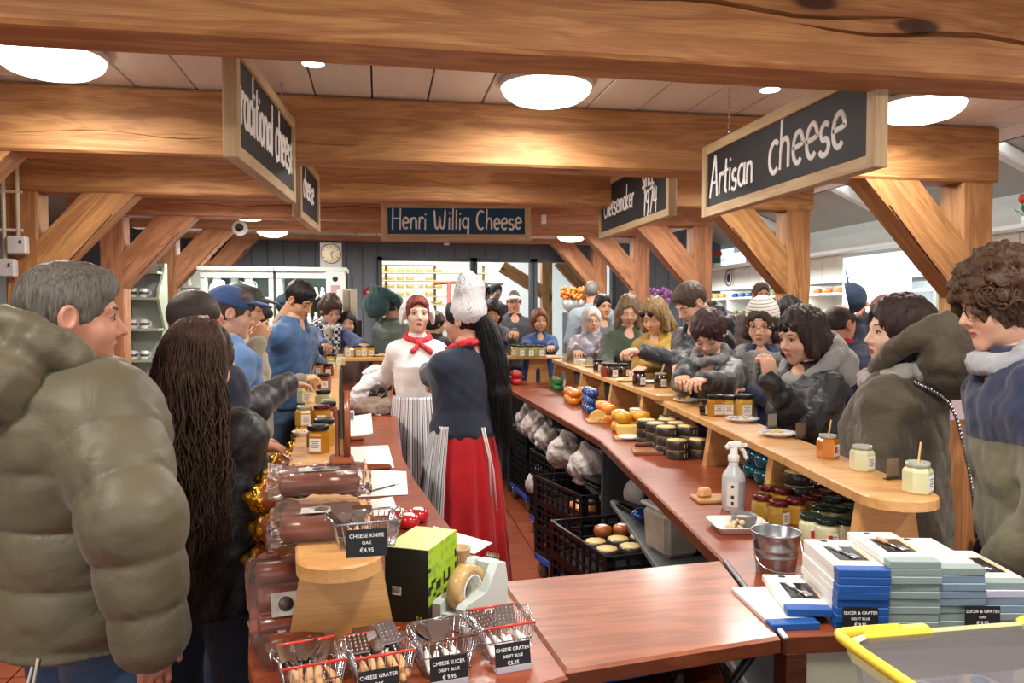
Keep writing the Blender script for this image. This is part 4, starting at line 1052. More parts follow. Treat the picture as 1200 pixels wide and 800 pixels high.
J = lambda *a, **k: jar(*a, **k)
jr = {'amber_k': J('amber'), 'gold_k': J('gold'), 'pale_o': J('pale', open_=True), 'pale_os': J('cream', open_=True, stick=True), 'orange_os': J('orange', open_=True, stick=True, redlab=True), 'cream_o': J('cream', open_=True),
      'green_k': J('green'), 'red_k': J('red'), 'dark_k': J('dark', hexa=False), 'must_r': J('must', 'red'), 'cream_g': J('cream', 'green', hexa=False, redlab=True), 'olive_g': J('green', 'green', hexa=False), 'gold_os': J('gold', open_=True, stick=True),
      'dark_os': J('dark', open_=True, stick=True, hexa=False), 'honey_r': J('amber', 'red')}
def jp(key, px, py, z, label, group='jars', s=1.0, rz=None):
    p = PZ(px, py, z); return place(jr[key], p, rz if rz is not None else R(random.uniform(-25, 25)), label, 'jar', group, s)
# right shelf
G = 'tasting jars on the right shelf'
jp('orange_os', 970, 536, HS, 'open orange mustard jar with wooden stick and red print on the near right shelf', G, 1.12, R(30))
jp('cream_o', 1010, 551, HS, 'open pale jar without stick between the orange and the last jar on the shelf', G, 1.12, R(20))
jp('pale_os', 1075, 577, HS, 'open whitish jar with stick on the rounded near end of the shelf', G, 1.2, R(35))
jp('dark_k', 827, 486, HS, 'small dark-lidded jar left of four tasting jars in front of the beanie woman', G, 1.0)
jp('must_r' if 0 else 'amber_k', 839, 487, HS, 'hexagonal amber jar with dark lid, second of the jars before the beanie woman', G, 1.35)
jp('gold_k', 853, 487, HS, 'gold jar with dark lid left of the jar holding a stick', G, 1.3)
jp('gold_os', 861, 485, HS, 'open pale gold jar with a wooden stick between two lidded jars', G, 1.1)
jp('gold_k', 872, 488, HS, 'gold jar with broad dark lid rightmost before the sunglasses woman', G, 1.4)
for px, py, k, lb, s in ((774, 454, 'dark_os', 'open brown jar with stick beside the older woman\'s hands', 1.3), (749, 452, 'dark_k', 'dark red jam jar in front of the thin white plate', 1.3), (731, 441, 'dark_k', 'dark jam jar right of the cluster with a stick', 1.25),
                         (718, 442, 'dark_k', 'tall dark jam jar with white label behind the cheese plate', 1.35), (710, 441, 'red_k', 'brown-red jar left of the tall dark jam jar', 1.3), (701, 435, 'dark_k', 'dark jam jar leftmost of the dark cluster', 1.25),
                         (678, 419, 'pale_o', 'open yellow jar standing behind low cream jars', 1.2), (675, 427, 'cream_o', 'low cream jar left of three near the silver jacket', 1.0), (683, 428, 'pale_o', 'low cream jar middle of three near the silver jacket', 1.0), (691, 428, 'cream_o', 'low cream jar right of three near the silver jacket', 1.0), (663, 422, 'cream_o', 'pale square tub left of the low cream jars', 1.1)):
    jp(k, px, py, 1.178, lb, G, s)
for i, px in enumerate((604, 610, 616, 622, 628, 634)): jp('green_k' if i % 2 else 'gold_k', px, 417 + (i % 2), 1.206, 'tall pale jar number %s from the left in the row before the blue fleece woman' % ['one', 'two', 'three', 'four', 'five', 'six'][i], 'row of pale jars on the far shelf', 1.5)
for i, (px, py) in enumerate(((409, 418), (420, 417.5), (427, 417.5), (434, 417.5), (399, 428), (388, 428))): jp('gold_k' if i % 2 else 'pale_o', px, py, 1.206 if py < 420 else HS, 'pale honey jar on the far left shelf, %s' % ['third from the left', 'fourth from the left', 'fifth from the left', 'rightmost beside the cheese plate', 'second from the left, lower', 'leftmost under the blue sleeve'][i], 'pale jars on the far left shelf', 1.45)
G = 'honey jars along the left shelf'
for px, py, k, s, lb in ((373, 530, 'amber_k', 1.28, 'nearest amber honey jar with black lid on the left shelf'), (380, 521, 'gold_k', 1.28, 'gold honey jar just behind the nearest amber one'), (357, 499, 'gold_os', 1.25, 'open golden honey jar left in the second row'),
                         (377, 499, 'honey_r', 1.2, 'honey jar with red-black lid right in the second row'), (385, 494, 'red_k', 1.2, 'reddish honey jar half hidden behind the second row'), (358, 472, 'pale_o', 1.4, 'open pale yellow honey jar with stick left in the third row'), (379, 479, 'green_k', 1.3, 'pale green honey jar with dark lid right in the third row'),
                         (365, 455, 'gold_os', 1.3, 'open amber jar left in the fourth row'), (380, 456, 'red_k', 1.35, 'red-brown honey jar right in the fourth row'), (373, 438, 'amber_k', 1.2, 'small dark-lidded jar left in the fifth row'), (385, 440, 'red_k', 1.25, 'small dark-lidded jar right in the fifth row'), (389, 434, 'pale_o', 1.3, 'narrow pale jar behind the fifth row')):
    jp(k, px, py, HS, lb, G, s)
# clusters of jars on the right counter
for i, (px, py) in enumerate([(893, 608), (912, 615), (932, 613), (951, 608), (968, 602), (983, 596), (900, 596), (918, 600), (936, 597), (954, 592), (971, 588)]):
    jp('must_r', px, py, HC, 'mustard jar with red checked lid, %s of the red-lidded group' % ['front left', 'frontmost', 'second in the front row', 'third in the front row', 'fourth in the front row', 'right end', 'back row left', 'back row second', 'back row middle', 'back row fourth', 'back row right'][i], 'mustard jars with red checked lids', 1.1, R(25))
for i, (px, py) in enumerate([(950, 634), (969, 640), (990, 640), (1009, 632), (1026, 632), (962, 622), (980, 624), (998, 622), (1015, 618), (975, 612), (992, 610), (1008, 607), (1027, 616)]):
    jp('cream_g' if i < 3 else 'olive_g', px, py, HC, 'pesto jar with dark green lid, %s of the green-lidded group' % ['front left', 'front middle', 'front right', 'fourth along the front', 'front end beside the shelf leg', 'second row left', 'second row middle', 'second row third', 'second row right', 'back left', 'back middle', 'back right', 'end by the leg'][i], 'jars with dark green lids', 1.12, R(-20 + i * 5))
# plates with nibbles
PORC = MT('white_porcelain', 'f1efeb', .15, var=.02); NIB = MT('cheese_cubes', 'e9cf8c', .5, var=.1); PATT = MT('blue_plate_pattern', '8d8fae', .2, var=.5, vs=60, col2='f0eeea')
CHEESE = MT('yellow_cheese', 'e6c06a', .45, var=.06); RIND = MT('cheese_rind', 'd9a441', .4, var=.1)
def plate(px, py, z, r, label, food=0, patt=False, seed=1):
    p = PZ(px, py, z); o = empty('plate', p, 0, label, 'plate', 'tasting plates')
    MB().lathe([(r * .55, 0), (r * .6, .004), (r * .98, .014), (r, .0165), (r * .97, .0165), (r * .6, .008), (1e-5, .007)], 32).build('dish', PORC, o)
    if patt: MB().lathe([(r * .95, .0167), (r * .68, .0108), (r * .68, .0116), (r * .95, .0176), (r * .95, .0167)], 32).build('painted_rim', PATT, o)
    rnd = random.Random(seed)
    if food:
        m = MB()
        for _ in range(food): a = rnd.random() * 6.3; d = rnd.random() ** .6 * r * .6; m.box((d * math.cos(a), d * math.sin(a), .012 + (r * .6 - d) * .35 * rnd.random()), (.011, .011, .009), rz=rnd.random() * 3)
        tag(m.build('cheese_cubes', NIB, o), kind='stuff')
    return o
plate(912, 511, HS, .07, 'white plate with a blue rim nearest on the right shelf', 5, True); plate(870, 494, HS, .07, 'white plate between the gold jars and the near plate', 3, True); plate(805, 471, HS, .07, 'patterned plate in front of the older woman in black', 4, True)
plate(734, 447, 1.178, .075, 'plate heaped with cheese cubes beside the dark jam jars', 70); plate(764, 449, 1.178, .07, 'empty white plate between two brown jars', 0); plate(691, 430, 1.178, .065, 'plate of cheese cubes before the silver jacket', 50); plate(651, 420, 1.206, .08, 'plate of cheese cubes at the far corner of the shelf', 60)
plate(584, 416, 1.206, .09, 'plate of cheese cubes left of the row of pale jars', 60); plate(447, 417.5, 1.206, .09, 'plate of cheese cubes under the reaching hand at the far left shelf', 70); plate(353, 510, HS, .035, 'small white dish beside the honey jars on the left shelf', 4)
CARD = MT('brown_card', '7a6650', .7, var=.1)
for i, (px, py, c) in enumerate(((905, 502, 0), (938, 514, 1), (1046, 562, 1), (822, 470, 1))):
    p = PZ(px, py, HS); o = empty('card_holder', p, R(12), 'clear upright card holder at the outer shelf edge, %s' % ['grey card, left of a brown one', 'brown card, behind the orange jar', 'brown card, before the green parka', 'brown card, before the older woman'][i], 'sign holder')
    MB().box((0, 0, .03), (.042, .002, .055)).build('card', CARD if c else MT('grey_card', '9a958c', .5), o); MB().box((0, .004, .004), (.05, .02, .003)).box((0, -.002, .006), (.05, .0015, .012)).build('base', PANE, o)
for p_ in protos: pass
# ================================================================== PEOPLE
def Z(px, py, z): return PZ(px, py, z)
# ---- staff
WTOP = cloth('white_cotton_top', 'e9e5e2', wr=9, wk=.25, sheen=.1); NAVYK = knit('navy_knit', '232b3f'); REDSK = cloth('red_skirt_cloth', 'c40f1c', wr=4, wk=.3, sheen=.15); REDKER = MT('red_kerchief', 'c2202c', .8, var=.2, vs=70, col2='d84a50')
def stripes(name):
    t = NT(name); v = t.coord(kind='UV'); w = t.n('ShaderNodeSeparateXYZ'); t.l(v, w.inputs[0])
    m = t.n('ShaderNodeMath', operation='MULTIPLY'); m.inputs[1].default_value = 26; t.l(w.outputs[0], m.inputs[0]); fr = t.n('ShaderNodeMath', operation='FRACT'); t.l(m.outputs[0], fr.inputs[0])
    W0, B1, R1 = lin('e6e4e2'), lin('38486e'), lin('8a6a70')
    t.l(t.ramp(fr.outputs[0], [(0, W0), (.22, B1), (.42, W0), (.6, R1), (.66, W0), (.72, B1), (.8, W0)], 'CONSTANT'), t.b.inputs['Base Color']); t.p(Roughness=.85)
    return t.m
STR = stripes('striped_apron_cloth')
def cloth_tube(info, name, rows, a0, a1, mat, pleats=18, pd=.012, seed=0, n=140, th=.003, frame='R', label=None):
    """skirt/apron: rows (z, rx, ry, cx, cy); angle range in degrees, 90 = front; UV u = angle"""
    rnd = random.Random(seed); rows = [tuple(r_) + (0,) * (5 - len(r_)) for r_ in rows]; v = []; uv = []; m = 14 * (len(rows) - 1)
    closed = abs(a1 - a0) >= 359
    for j in range(m + 1):
        t = j / m * (len(rows) - 1); i = min(int(t), len(rows) - 2); u = t - i; r_ = [rows[i][q] * (1 - u) + rows[i + 1][q] * u for q in range(5)]; fall = j / m
        for k in range(n + 1):
            a = R(a0 + (a1 - a0) * k / n); w = pd * (.15 + fall) * (math.sin(pleats * a + seed + .5 * math.sin(3 * a)) + .4 * math.sin(pleats * 1.7 * a + 2 * seed + 3 * fall))
            v.append((r_[3] + (r_[1] + w) * math.cos(a), r_[4] + (r_[2] + w) * math.sin(a), r_[0])); uv.append((k / n, fall))
    f = [(j * (n + 1) + k, j * (n + 1) + k + 1, (j + 1) * (n + 1) + k + 1, (j + 1) * (n + 1) + k) for j in range(m) for k in range(n)]
    f = [q[::-1] for q in f] if rows[0][0] > rows[-1][0] else f
    me = bpy.data.meshes.new(name); me.from_pydata(v, [], f); me.materials.append(mat); ul = me.uv_layers.new(name='UVMap')
    for p in me.polygons:
        p.use_smooth = True
        for li in p.loop_indices: ul.data[li].uv = uv[me.loops[li].vertex_index]
    o = add_part(info, name, me, None, frame, label); md = o.modifiers.new('th', 'SOLIDIFY'); md.thickness = th; md.offset = 0
    return o
def kerchief(info, seed=1):
    s = info['s']; g = Fld((-.16, -.14, .4 * s), (.16, .24, .64 * s), .007)
    n = 14; P_ = [((.072 + .01 * math.sin(3 * a)) * math.cos(a), .078 * math.sin(a) - .015, .555 * s - .028 * math.sin(a)) for a in [2 * math.pi * i / n for i in range(n)]]
    for i in range(n): g.U(g.cap(P_[i], P_[(i + 1) % n], .02), .008)
    g.U(g.sph((0, .085, .515 * s), .022), .01); g.U(g.cap((0, .09, .51 * s), (-.07, .1, .455 * s), .014, .02), .008); g.U(g.cap((0, .09, .51 * s), (.045, .11, .46 * s), .012, .018), .008)
    g.fold(.007, 90, seed); return add_part(info, 'kerchief', g, REDKER)
LACE = None
def lace():
    t = NT('white_lace'); v = t.coord((1, 1, 1)); n1 = t.n('ShaderNodeTexVoronoi'); n1.inputs['Scale'].default_value = 75; t.l(v, n1.inputs['Vector']); n2 = t.noise(v, 9, 3)
    a = t.ramp(n1.outputs['Distance'], [(.26, (0, 0, 0, 1)), (.36, (1, 1, 1, 1))]); b = t.ramp(n2, [(.5, (1, 1, 1, 1)), (.58, (0, 0, 0, 1))])
    t.l(t.mix(t.mix(1.0, a, b, 'LIGHTEN'), lin('55504e'), lin('dedce0')), t.b.inputs['Base Color']); t.p(Roughness=.7); t.bump(n1.outputs['Distance'], .3, .003); return t.m
LACE = lace()
def dutch_cap(info, tall=.235, wings=True):
    """tall pointed lace cap with turned-up wings"""
    g = Fld((-.16, -.22, -.07), (.16, .13, .32), .0055)
    g.U(g.ell((0, -.03, .04), (.09, .105, .092)))
    if wings: g.U(g.cap((0, -.04, .08), (0, -.05, tall - .012), .06, .01), .03)
    else: g.U(g.cap((0, -.045, .05), (0, -.06, tall * .62), .093, .075), .02); g.U(g.cap((0, -.06, tall * .62), (0, -.05, tall - .04), .075, .038), .03)
    if wings:
        for s in (-1, 1): g.U(g.ell((s * .102, -.03, -.01), (.016, .055, .06)), .03)
    g.S(g.ell((0, .02, -.02), (.076, .13, .1)), .006); g.S(g.ell((0, .1, .02), (.1, .085, .075)), .01); g.wob(.0015, 120, 3)
    return add_part(info, 'lace_cap', g, LACE, 'H')
GLV = MT('black_glove', '26282b', .35, var=.15, bump=.3, bs=40)
S1 = person('woman in a white top, lace cap and red kerchief, striped apron, looking at the camera', 489, 347, 5.0, 176, sex='f', head=(0, -2, 0), top=WTOP, style='sweater', hem=.1, hair='short', hcol=('5a1e1c', '8a3a30'), skn='pale', legs=None, skirt=True,
            rh=(Z(447, 463, 1.02), (-.5, -.5, -.1)), lh=(Z(515, 464, 1.06), (.6, -.6, .1)), gloves=None, res=.01, hres=.0042, handh=.004, sleeve=.55, loose=.012, rpose='grip', lpose='grip', seed=12)
kerchief(S1); dutch_cap(S1, .2)
cloth_tube(S1, 'skirt', [(1.02, .15, .12), (.8, .18, .15), (.12, .2, .19)], 0, 360, REDSK, 16, .01, 2)
cloth_tube(S1, 'apron', [(1.07, .162, .132), (.8, .19, .165), (.42, .205, .19)], -40, 220, STR, 14, .01, 5)
# the black glove on her right hand
HV, HQ = get_hand('grip', .004)
sd, S_, E_, Wt, hd, pose = S1['arms'][1]
Zh = Vector((0, 0, 1)) if abs(hd.z) < .75 else Vector((sd, 0, 0)); Zh = (Zh - hd * Zh.dot(hd)).normalized(); Xh = hd.cross(Zh)
gg = Geo(); c_ = Vector((0, .04, 0)); gg.add(HV * np.array([1.09, 1.03, 1.16], np.float32), HQ); o = link('glove', gg.mesh('glove', [GLV]), S1['root']); o.matrix_local = S1['T'] @ Matrix.Translation(Wt) @ Matrix((Xh, hd, Zh)).transposed().to_4x4() @ Matrix.Diagonal((S1['s'],) * 3 + (1,))

S2 = person('woman in navy jumper and red skirt from behind, lace cap, long black ponytail', 543, 349, 4.0, -28, sex='f', head=(-30, 6, 0), top=NAVYK, style='sweater', hem=.06, hair='pony', hcol=('0f0e12', '2a2428'), skn='fair', legs=None, skirt=True,
            rh=Z(508, 447, 1.2), lh=Z(470, 440, 1.16), res=.009, hres=.0042, handh=.004, loose=.018, rpose='grip', lpose='grip', seed=15)
kerchief(S2, 4); dutch_cap(S2, .265, False)
cloth_tube(S2, 'skirt', [(1.02, .16, .125), (.8, .2, .165), (.08, .27, .235)], 0, 360, REDSK, 13, .013, 7)
cloth_tube(S2, 'apron', [(1.03, .17, .137), (.8, .213, .18), (.42, .26, .222)], 50, 215, STR, 12, .01, 9)
rnd = random.Random(3); mb = MB()
for i in range(110):
    a = rnd.random() * 6.28; q = rnd.random() ** .5; ph = rnd.random() * 6; pts = []
    for (x, y, z), r_ in zip(smooth_poly([(0, -.09, .03), (.02, -.12, -.04), (.04, -.14, -.2), (.06, -.145, -.4), (.075 + rnd.uniform(-.02, .02), -.14, rnd.uniform(-.75, -.6))], 4), [.03 + .035 * math.sin(math.pi * k / 17) for k in range(17)]): pts.append((x + math.cos(a) * r_ * 1.02 + .004 * math.sin(ph + z * 20), y + math.sin(a) * r_ * 1.02, z))
    mb.tube(pts, [.0006 + .0022 * math.sin(math.pi * (k + .5) / len(pts)) for k in range(len(pts))], 4)
tag(add_part(S2, 'ponytail_strands', mb, _mc['hair_0f0e12_2a2428'], 'H'), kind='stuff')
m = MB(); m.tube([(.02, -.145, 1.02), (.035, -.19, .86), (.03, -.21, .68)], .008, 6, flat=.3).tube([(.035, -.145, 1.02), (.06, -.19, .8), (.06, -.22, .6)], .008, 6, flat=.3); add_part(S2, 'apron_strings', m, WHITE, 'R')

# ---- left side
OLPUF = cloth('olive_puffer', '57503c', .55, .1, .15, 140, wr=9, wk=.2, col2='655d46')
m_ = person('grey-haired man in olive quilted puffer jacket and jeans at the near left, seen from behind', 80, 311, 1.85, 46, sex='m', head=(24, 4, 0), top=OLPUF, style='puffer', quilt=(.13, .017, .35), loose=.066, hem=-.07, fat=1.13, hair='short', hcol=('3a3631', '7a746a'), skn='ruddy', legs=JEANS,
            rh=PD(176, 742, 1.62), lh=PD(200, 700, 2.3), elbow=(1, -.3, .1), res=.0075, hres=.0034, handh=.004, foldamp=.004, seed=3, headscale=1.04)
hood(m_, OLPUF, 1.3, 2, .008, .055)
m = MB(); m.tube(smooth_poly([(.17, -.17, .86), (.178, -.19, .80), (.19, -.185, .80), (.188, -.17, .865)], 5), .0035, 6); add_part(m_, 'drawstring_loop', m, MT('pale_cord', 'cfc6b8', .7), 'R')
# long-haired woman
LEATH = cloth('black_leather', '1b1b1d', .55, .0, .2, 120, wr=7, wk=.6)
m_ = person('woman with very long dark brown wavy hair and black jacket, seen from behind', 233, 379, 2.25, 12, sex='f', head=(8, 8, 0), top=LEATH, hem=-.1, loose=.022, hair='verylong', hlen=.62, hcol=('160e0a', '5c4130'), legs=DENIMD, res=.01, hres=.005, seed=8, lh=PD(215, 600, 2.55), rh=PD(262, 585, 2.5))
# single wavy locks over her back
rnd = random.Random(5); mb = MB()
for i in range(520):
    a = rnd.uniform(-3.0, -.15); top = rnd.uniform(0, 1); ph = rnd.random() * 6; ln = rnd.uniform(.42, .78); w = rnd.uniform(.98, 1.32); fr = rnd.uniform(5, 9); am = rnd.uniform(.01, .034)
    pts = []
    for j in range(19):
        t = j / 18
        if t < .22: e = math.pi / 2 * (1 - t / .22) * .93; cx, cy, cz = math.cos(e) * math.cos(a) * .095, -.02 + math.cos(e) * math.sin(a) * .118, .03 + math.sin(e) * .11
        else:
            q = (t - .22) / .78; sp = 1 + (.3 * min(q * 2.2, 1) + .22 * q) * w; cx, cy, cz = math.cos(a) * .095 * sp, -.02 + math.sin(a) * .118 * (1 + .12 * q) - .02 * q, .03 - q * ln
            cx += am * math.sin(ph + fr * q * 2.2) * (.3 + q); cy += am * .8 * math.cos(ph * 1.7 + fr * q * 1.9) * (.3 + q)
        pts.append((cx, cy, cz))
    mb.tube(pts, [.0007 + rnd.uniform(.0012, .0026) * math.sin(math.pi * min(.97, .15 + j / 19)) for j in range(19)], 4)
o = add_part(m_, 'hair_locks', mb, _mc['hair_160e0a_5c4130'], 'H'); tag(o, kind='stuff')
NAVJ = cloth('navy_jacket', '252c3d'); LBLUE = cloth('light_blue_denim', '5f83b4', bs=200); BEIG = cloth('beige_jacket', 'a39a86'); TAUP = cloth('taupe_jacket', '6d675a'); BLKPUF = cloth('black_puffer', '1d1f24', .5)
person('man with shaved dark head and dark navy jacket behind the long-haired woman', 229, 341, 2.85, 40, sex='m', head=(10, 5, 0), top=NAVJ, style='coat', hem=-.08, hair='buzz', hcol=('2c2521', '4a3f38'), skn='ruddy', res=.014, lh=Z(300, 520, 1.1), rh=None, seed=21)
m_ = person('man in blue baseball cap and light blue denim jacket, in profile', 268, 338, 3.7, 60, sex='m', head=(15, 10, 0), top=LBLUE, hem=-.05, hair='short', hcol=('3a3028', '5a4a3c'), skn='fair', seed=22, rh=Z(305, 520, 1.0)); cap_hat(m_, cloth('blue_cap', '2c4675'))
m_ = person('young man in black and white cap and beige jacket, hand at his chin', 283, 336, 4.15, 75, sex='m', head=(10, 12, 0), top=BEIG, hem=0, hair='short', hcol=('1c1815', '3a322c'), skn='asian', rh=PD(301, 402, 3.85), rpose='grip', seed=23); cap_hat(m_, cloth('black_cap', '26262a'))
m_ = person('man with black hair, glasses and taupe jacket leaning towards the counter', 298, 353, 4.5, 75, sex='m', lean=12, head=(8, 14, 0), top=TAUP, hem=0, hair='short', hcol=('0e0d0d', '25211f'), skn='asian', rh=Z(352, 446, 1.22), seed=24, rpose='pinch'); glasses(m_)
m_ = person('person in black quilted jacket reaching an arm towards the honey jars', 243, 394, 3.15, 80, sex='m', head=(0, 0, 0), top=BLKPUF, style='puffer', quilt=(.07, .012), loose=.035, hem=0, hair='short', hcol=('2a211b', '40342b'), skn='fair', rh=(PD(343, 446, 3.45), (.8, .5, -.1)), seed=25)
m_ = person('man with black hair and blue softshell jacket picking from a jar', 353, 331, 5.3, 112, sex='m', lean=10, head=(6, 22, 6), top=cloth('blue_softshell', '2f5680', .6), hem=0, hair='short', hcol=('0c0b0c', '221d1b'), skn='asian', rh=Z(381, 419, 1.24), lh=Z(377, 428, 1.2), rpose='pinch', res=.011, hres=.0045, eyes='shut', seed=26)
glasses(m_, dark=True, up=.06)
m_ = person('woman with short brown hair, checked scarf and blue jacket reaching over the far shelf', 388, 347, 7.6, 160, sex='f', headscale=1.15, lean=12, head=(-10, 14, 0), top=cloth('periwinkle_jacket', '4d5f8c', wk=.6), hem=0, hair='crop', hcol=('2a1d18', '5a4238'), skn='fair', lh=Z(445, 413, 1.25), rh=Z(398, 424, 1.2), lpose='pinch', eyes='shut', seed=27)
def checks(name, a, b, sc):
    t = NT(name); v = t.coord((1, 1, 1)); c = t.n('ShaderNodeTexChecker'); c.inputs['Scale'].default_value = sc; c.inputs[1].default_value = lin(a); c.inputs[2].default_value = lin(b); t.l(v, c.inputs[0])
    n1 = t.noise(v, 5, 2); t.l(t.mix(t.ramp(n1, [(.42, (0, 0, 0, 1)), (.5, (1, 1, 1, 1))]), lin('c6bcae'), c.outputs[0]), t.b.inputs['Base Color']); t.p(Roughness=.9); return t.m
ring_scarf(m_, checks('checked_scarf', 'e8e6e4', '1c2438', 32), (.11, .105), .53, .045, 2, tail=True)
person('dark-haired woman at the far left partly hidden behind the scarfed woman', 407, 366, 7.75, 175, sex='f', top=cloth('fur_trim_coat', '8a6f62'), hem=0, hair='long', hcol=('14100e', '2e2622'), seed=28)
m_ = person('person in dark teal knitted hat behind the man in blue softshell', 338, 345, 6.7, 60, sex='m', top=NAVJ, hair='buzz', hcol=('1d3844', '24424f'), seed=29); cap_hat(m_, cloth('teal_hat', '1f3c4a'), brim=False)
m_ = person('person in grey-green puffer jacket with raised teal hood behind the white-topped woman', 460, 345, 7.6, 60, sex='m', top=cloth('greygreen_puffer', '5b6960', .5), style='puffer', quilt=(.08, .014), loose=.05, hem=0, hair='short', hcol=('2c4a4c', '38585a'), seed=30); 
hood(m_, cloth('teal_hood', '2d5254'), 1.35, 3, .012, -.06)
# ---- far side
BLK = cloth('charcoal_coat', '25262a'); 
person('boy with tousled brown hair and dark jacket turned away behind the far counter', 510, 366, 8.0, 40, sex='m', top=BLK, hem=0, hair='crop', hcol=('221a15', '4d3d31'), head=(25, 5, 0), seed=31)
person('woman with dark bob and grey knitted sleeve reaching across the pale jars', 579, 352, 8.0, 175, sex='f', lean=14, head=(15, 15, 8), top=knit('grey_black_knit', '3c3d42', 260, '5a5b60'), hem=0, hair='bob', hcol=('0f0d0e', '2b2422'), skn='asian', lh=PD(610, 388, 7.3), rh=Z(590, 418, 1.25), lpose='pinch', eyes='shut', seed=32)
m_ = person('man in pale cap and glasses with dark coat behind the reaching woman', 602, 341, 8.7, 178, sex='m', top=cloth('dark_grey_coat', '34373b'), hem=0, hair='short', hcol=('3a3632', '5a544e'), skn='ruddy', head=(12, 8, 0), seed=33); glasses(m_); cap_hat(m_, cloth('cream_cap', 'ded2c4'))
m_ = person('woman with reddish brown bob and blue fleece collar at the far corner', 632, 363, 8.1, 178, sex='f', top=cloth('blue_fleece', '1d4377'), style='coat', hem=0, hair='bob', hcol=('4a2416', '8a4c30'), skn='asian', lh=Z(650, 432, 1.2), rh=Z(610, 440, 1.2), seed=34, head=(0, 2, 0))
m_ = person('grey-haired man with large grey and red backpack walking away', 694, 330, 9.2, 10, sex='m', top=cloth('pale_blue_shirt', '8f9aa6'), hem=0, hair='short', hcol=('4c4843', '8f8a84'), skn='ruddy', head=(20, 0, 0), seed=35)
g = Fld((-.22, -.5, -.02), (.22, -.08, .62), .014); g.U(np.maximum(g.ell((0, -.27, .28), (.19, .16, .32)), -.1 - 0 * g.X + (-.02 - g.Z) * 0 + (g.Y + .1))); g.U(g.ell((0, -.38, .2), (.13, .08, .16)), .02); g.wob(.008, 30, 2)
add_part(m_, 'backpack', g, cloth('backpack_cloth', '4a4f58', wk=.6)); m = MB()
for i in range(5): m.tube([(-.13, -.42 + .02 * i, .42 - .07 * i), (-.2, -.3, .37 - .07 * i), (-.13, -.42, .35 - .07 * i)], .008, 5)
add_part(m_, 'red_cord', m, MT('red_cord', 'c2283c', .6))
person('man with black hair and dark coat behind the silver-haired woman', 706, 345, 7.9, 178, sex='m', top=cloth('striped_grey_coat', '3b3e42', col2='70747a', vs=3), hem=0, hair='short', hcol=('101012', '2a2626'), skn='asian', head=(-10, 8, 0), seed=36, lh=Z(735, 440, 1.1), rh=None)
m_ = person('older woman with silver bob and glasses in grey-lilac puffer jacket', 693, 361, 7.2, 178, sex='f', top=cloth('lilac_puffer', '77707a', .4, wk=.6), style='puffer', quilt=(.07, .014), loose=.04, hem=0, hair='bob', hcol=('a39d96', 'dcd8d2'), skn='fair', head=(5, 3, 0), lh=Z(712, 432, 1.24), rh=Z(672, 436, 1.2), res=.011, seed=37); glasses(m_, MT('gold_frame', 'a8874a', .3, 1))
person('woman with long dark blonde hair in green fleece-lined jacket', 737, 347, 6.2, 178, sex='f', lean=8, head=(14, 14, 0), top=cloth('green_fleece', '3d4a38'), hem=0, hair='long', hlen=.16, hcol=('4a3a2c', '9a8266'), skn='fair', lh=Z(748, 437, 1.2), rh=Z(712, 440, 1.15), res=.011, eyes='shut', seed=38)
m_ = person('young woman with wavy dark blonde hair, sunglasses on her head and mustard coat, in profile', 766, 351, 5.4, -128, sex='f', lean=10, head=(-5, 14, 0), top=cloth('mustard_coat', '94701f', wk=.45, col2='a8842c'), hem=0, hair='long', hlen=.12, hcol=('4a3824', 'a88a5c'), skn='fair', lh=Z(735, 440, 1.22), rh=None, res=.011, eyes='shut', seed=39)
glasses(m_, dark=True, up=.055)
ring_scarf(m_, _mc['mustard_coat'], (.12, .12), .5, .05, 4)
m_ = person('tall man with short brown hair in dark jacket bending over the shelf', 806, 333, 4.75, -105, sex='m', lean=16, head=(5, 22, 0), top=cloth('dark_shell', '24252b', .5), hem=-.05, hair='short', hcol=('2f241d', '5a4636'), skn='fair', lh=PD(755, 412, 4.5), rh=PD(795, 432, 4.35), lpose='pinch', rpose='pinch', res=.01, hres=.0042, handh=.004, eyes='shut', seed=40)
hood(m_, _mc['dark_shell'], 1.1, 5, .01)
m_ = person('older woman with short dark maroon hair in black rain jacket looking at her hands', 829, 366, 4.12, -135, sex='f', lean=12, head=(-8, 26, 0), top=cloth('black_rain_jacket', '2a2c30', .5, wk=.6), hem=-.05, fat=1.1, hair='crop', hcol=('1f1216', '4a2c2e'), skn='fair', lh=PD(812, 446, 3.6), rh=PD(796, 444, 3.65), lpose='pinch', rpose='pinch', res=.009, hres=.0038, handh=.0036, eyes='shut', seed=41)
ring_scarf(m_, knit('grey_speckled_scarf', '9c9a98', 400, '5c5a5a'), (.08, .08), .565, .025, 2); hood(m_, _mc['black_rain_jacket'], 1.0, 6, .01, .02)
person('man with short brown hair facing the camera in the right background', 892, 332, 7.6, -170, sex='m', top=cloth('brown_pullover', '5a4a48'), hem=0, hair='short', hcol=('3a2c22', '6a5140'), skn='ruddy', seed=42)
m_ = person('woman with striped cream beanie, round glasses and grey scarf', 893, 356, 4.4, -150, sex='f', head=(8, 12, 0), top=cloth('dark_blue_coat', '232f4e'), hem=-.05, hair='long', hlen=.08, hcol=('2a1f1a', '4d3b30'), skn='fair', lh=PD(872, 456, 4.1), rh=None, res=.011, hres=.0045, seed=43)
glasses(m_, MT('pink_gold_frame', 'b88a7c', .25, 1)); ring_scarf(m_, knit('pale_pattern_scarf', '8c8a86', 200, '4a4846'), (.11, .11), .5, .05, 3, tail=True)
g = Fld((-.12, -.16, -.04), (.12, .12, .2), .006); g.U(g.ell((0, -.03, .05), (.096, .112, .115))); g.S(g.ell((0, .13, -.06), (.1, .1, .1)), .01); g.I(-.02 - g.Z - g.Y * -.45); g.d += .0022 * np.sin(g.Z * 420)
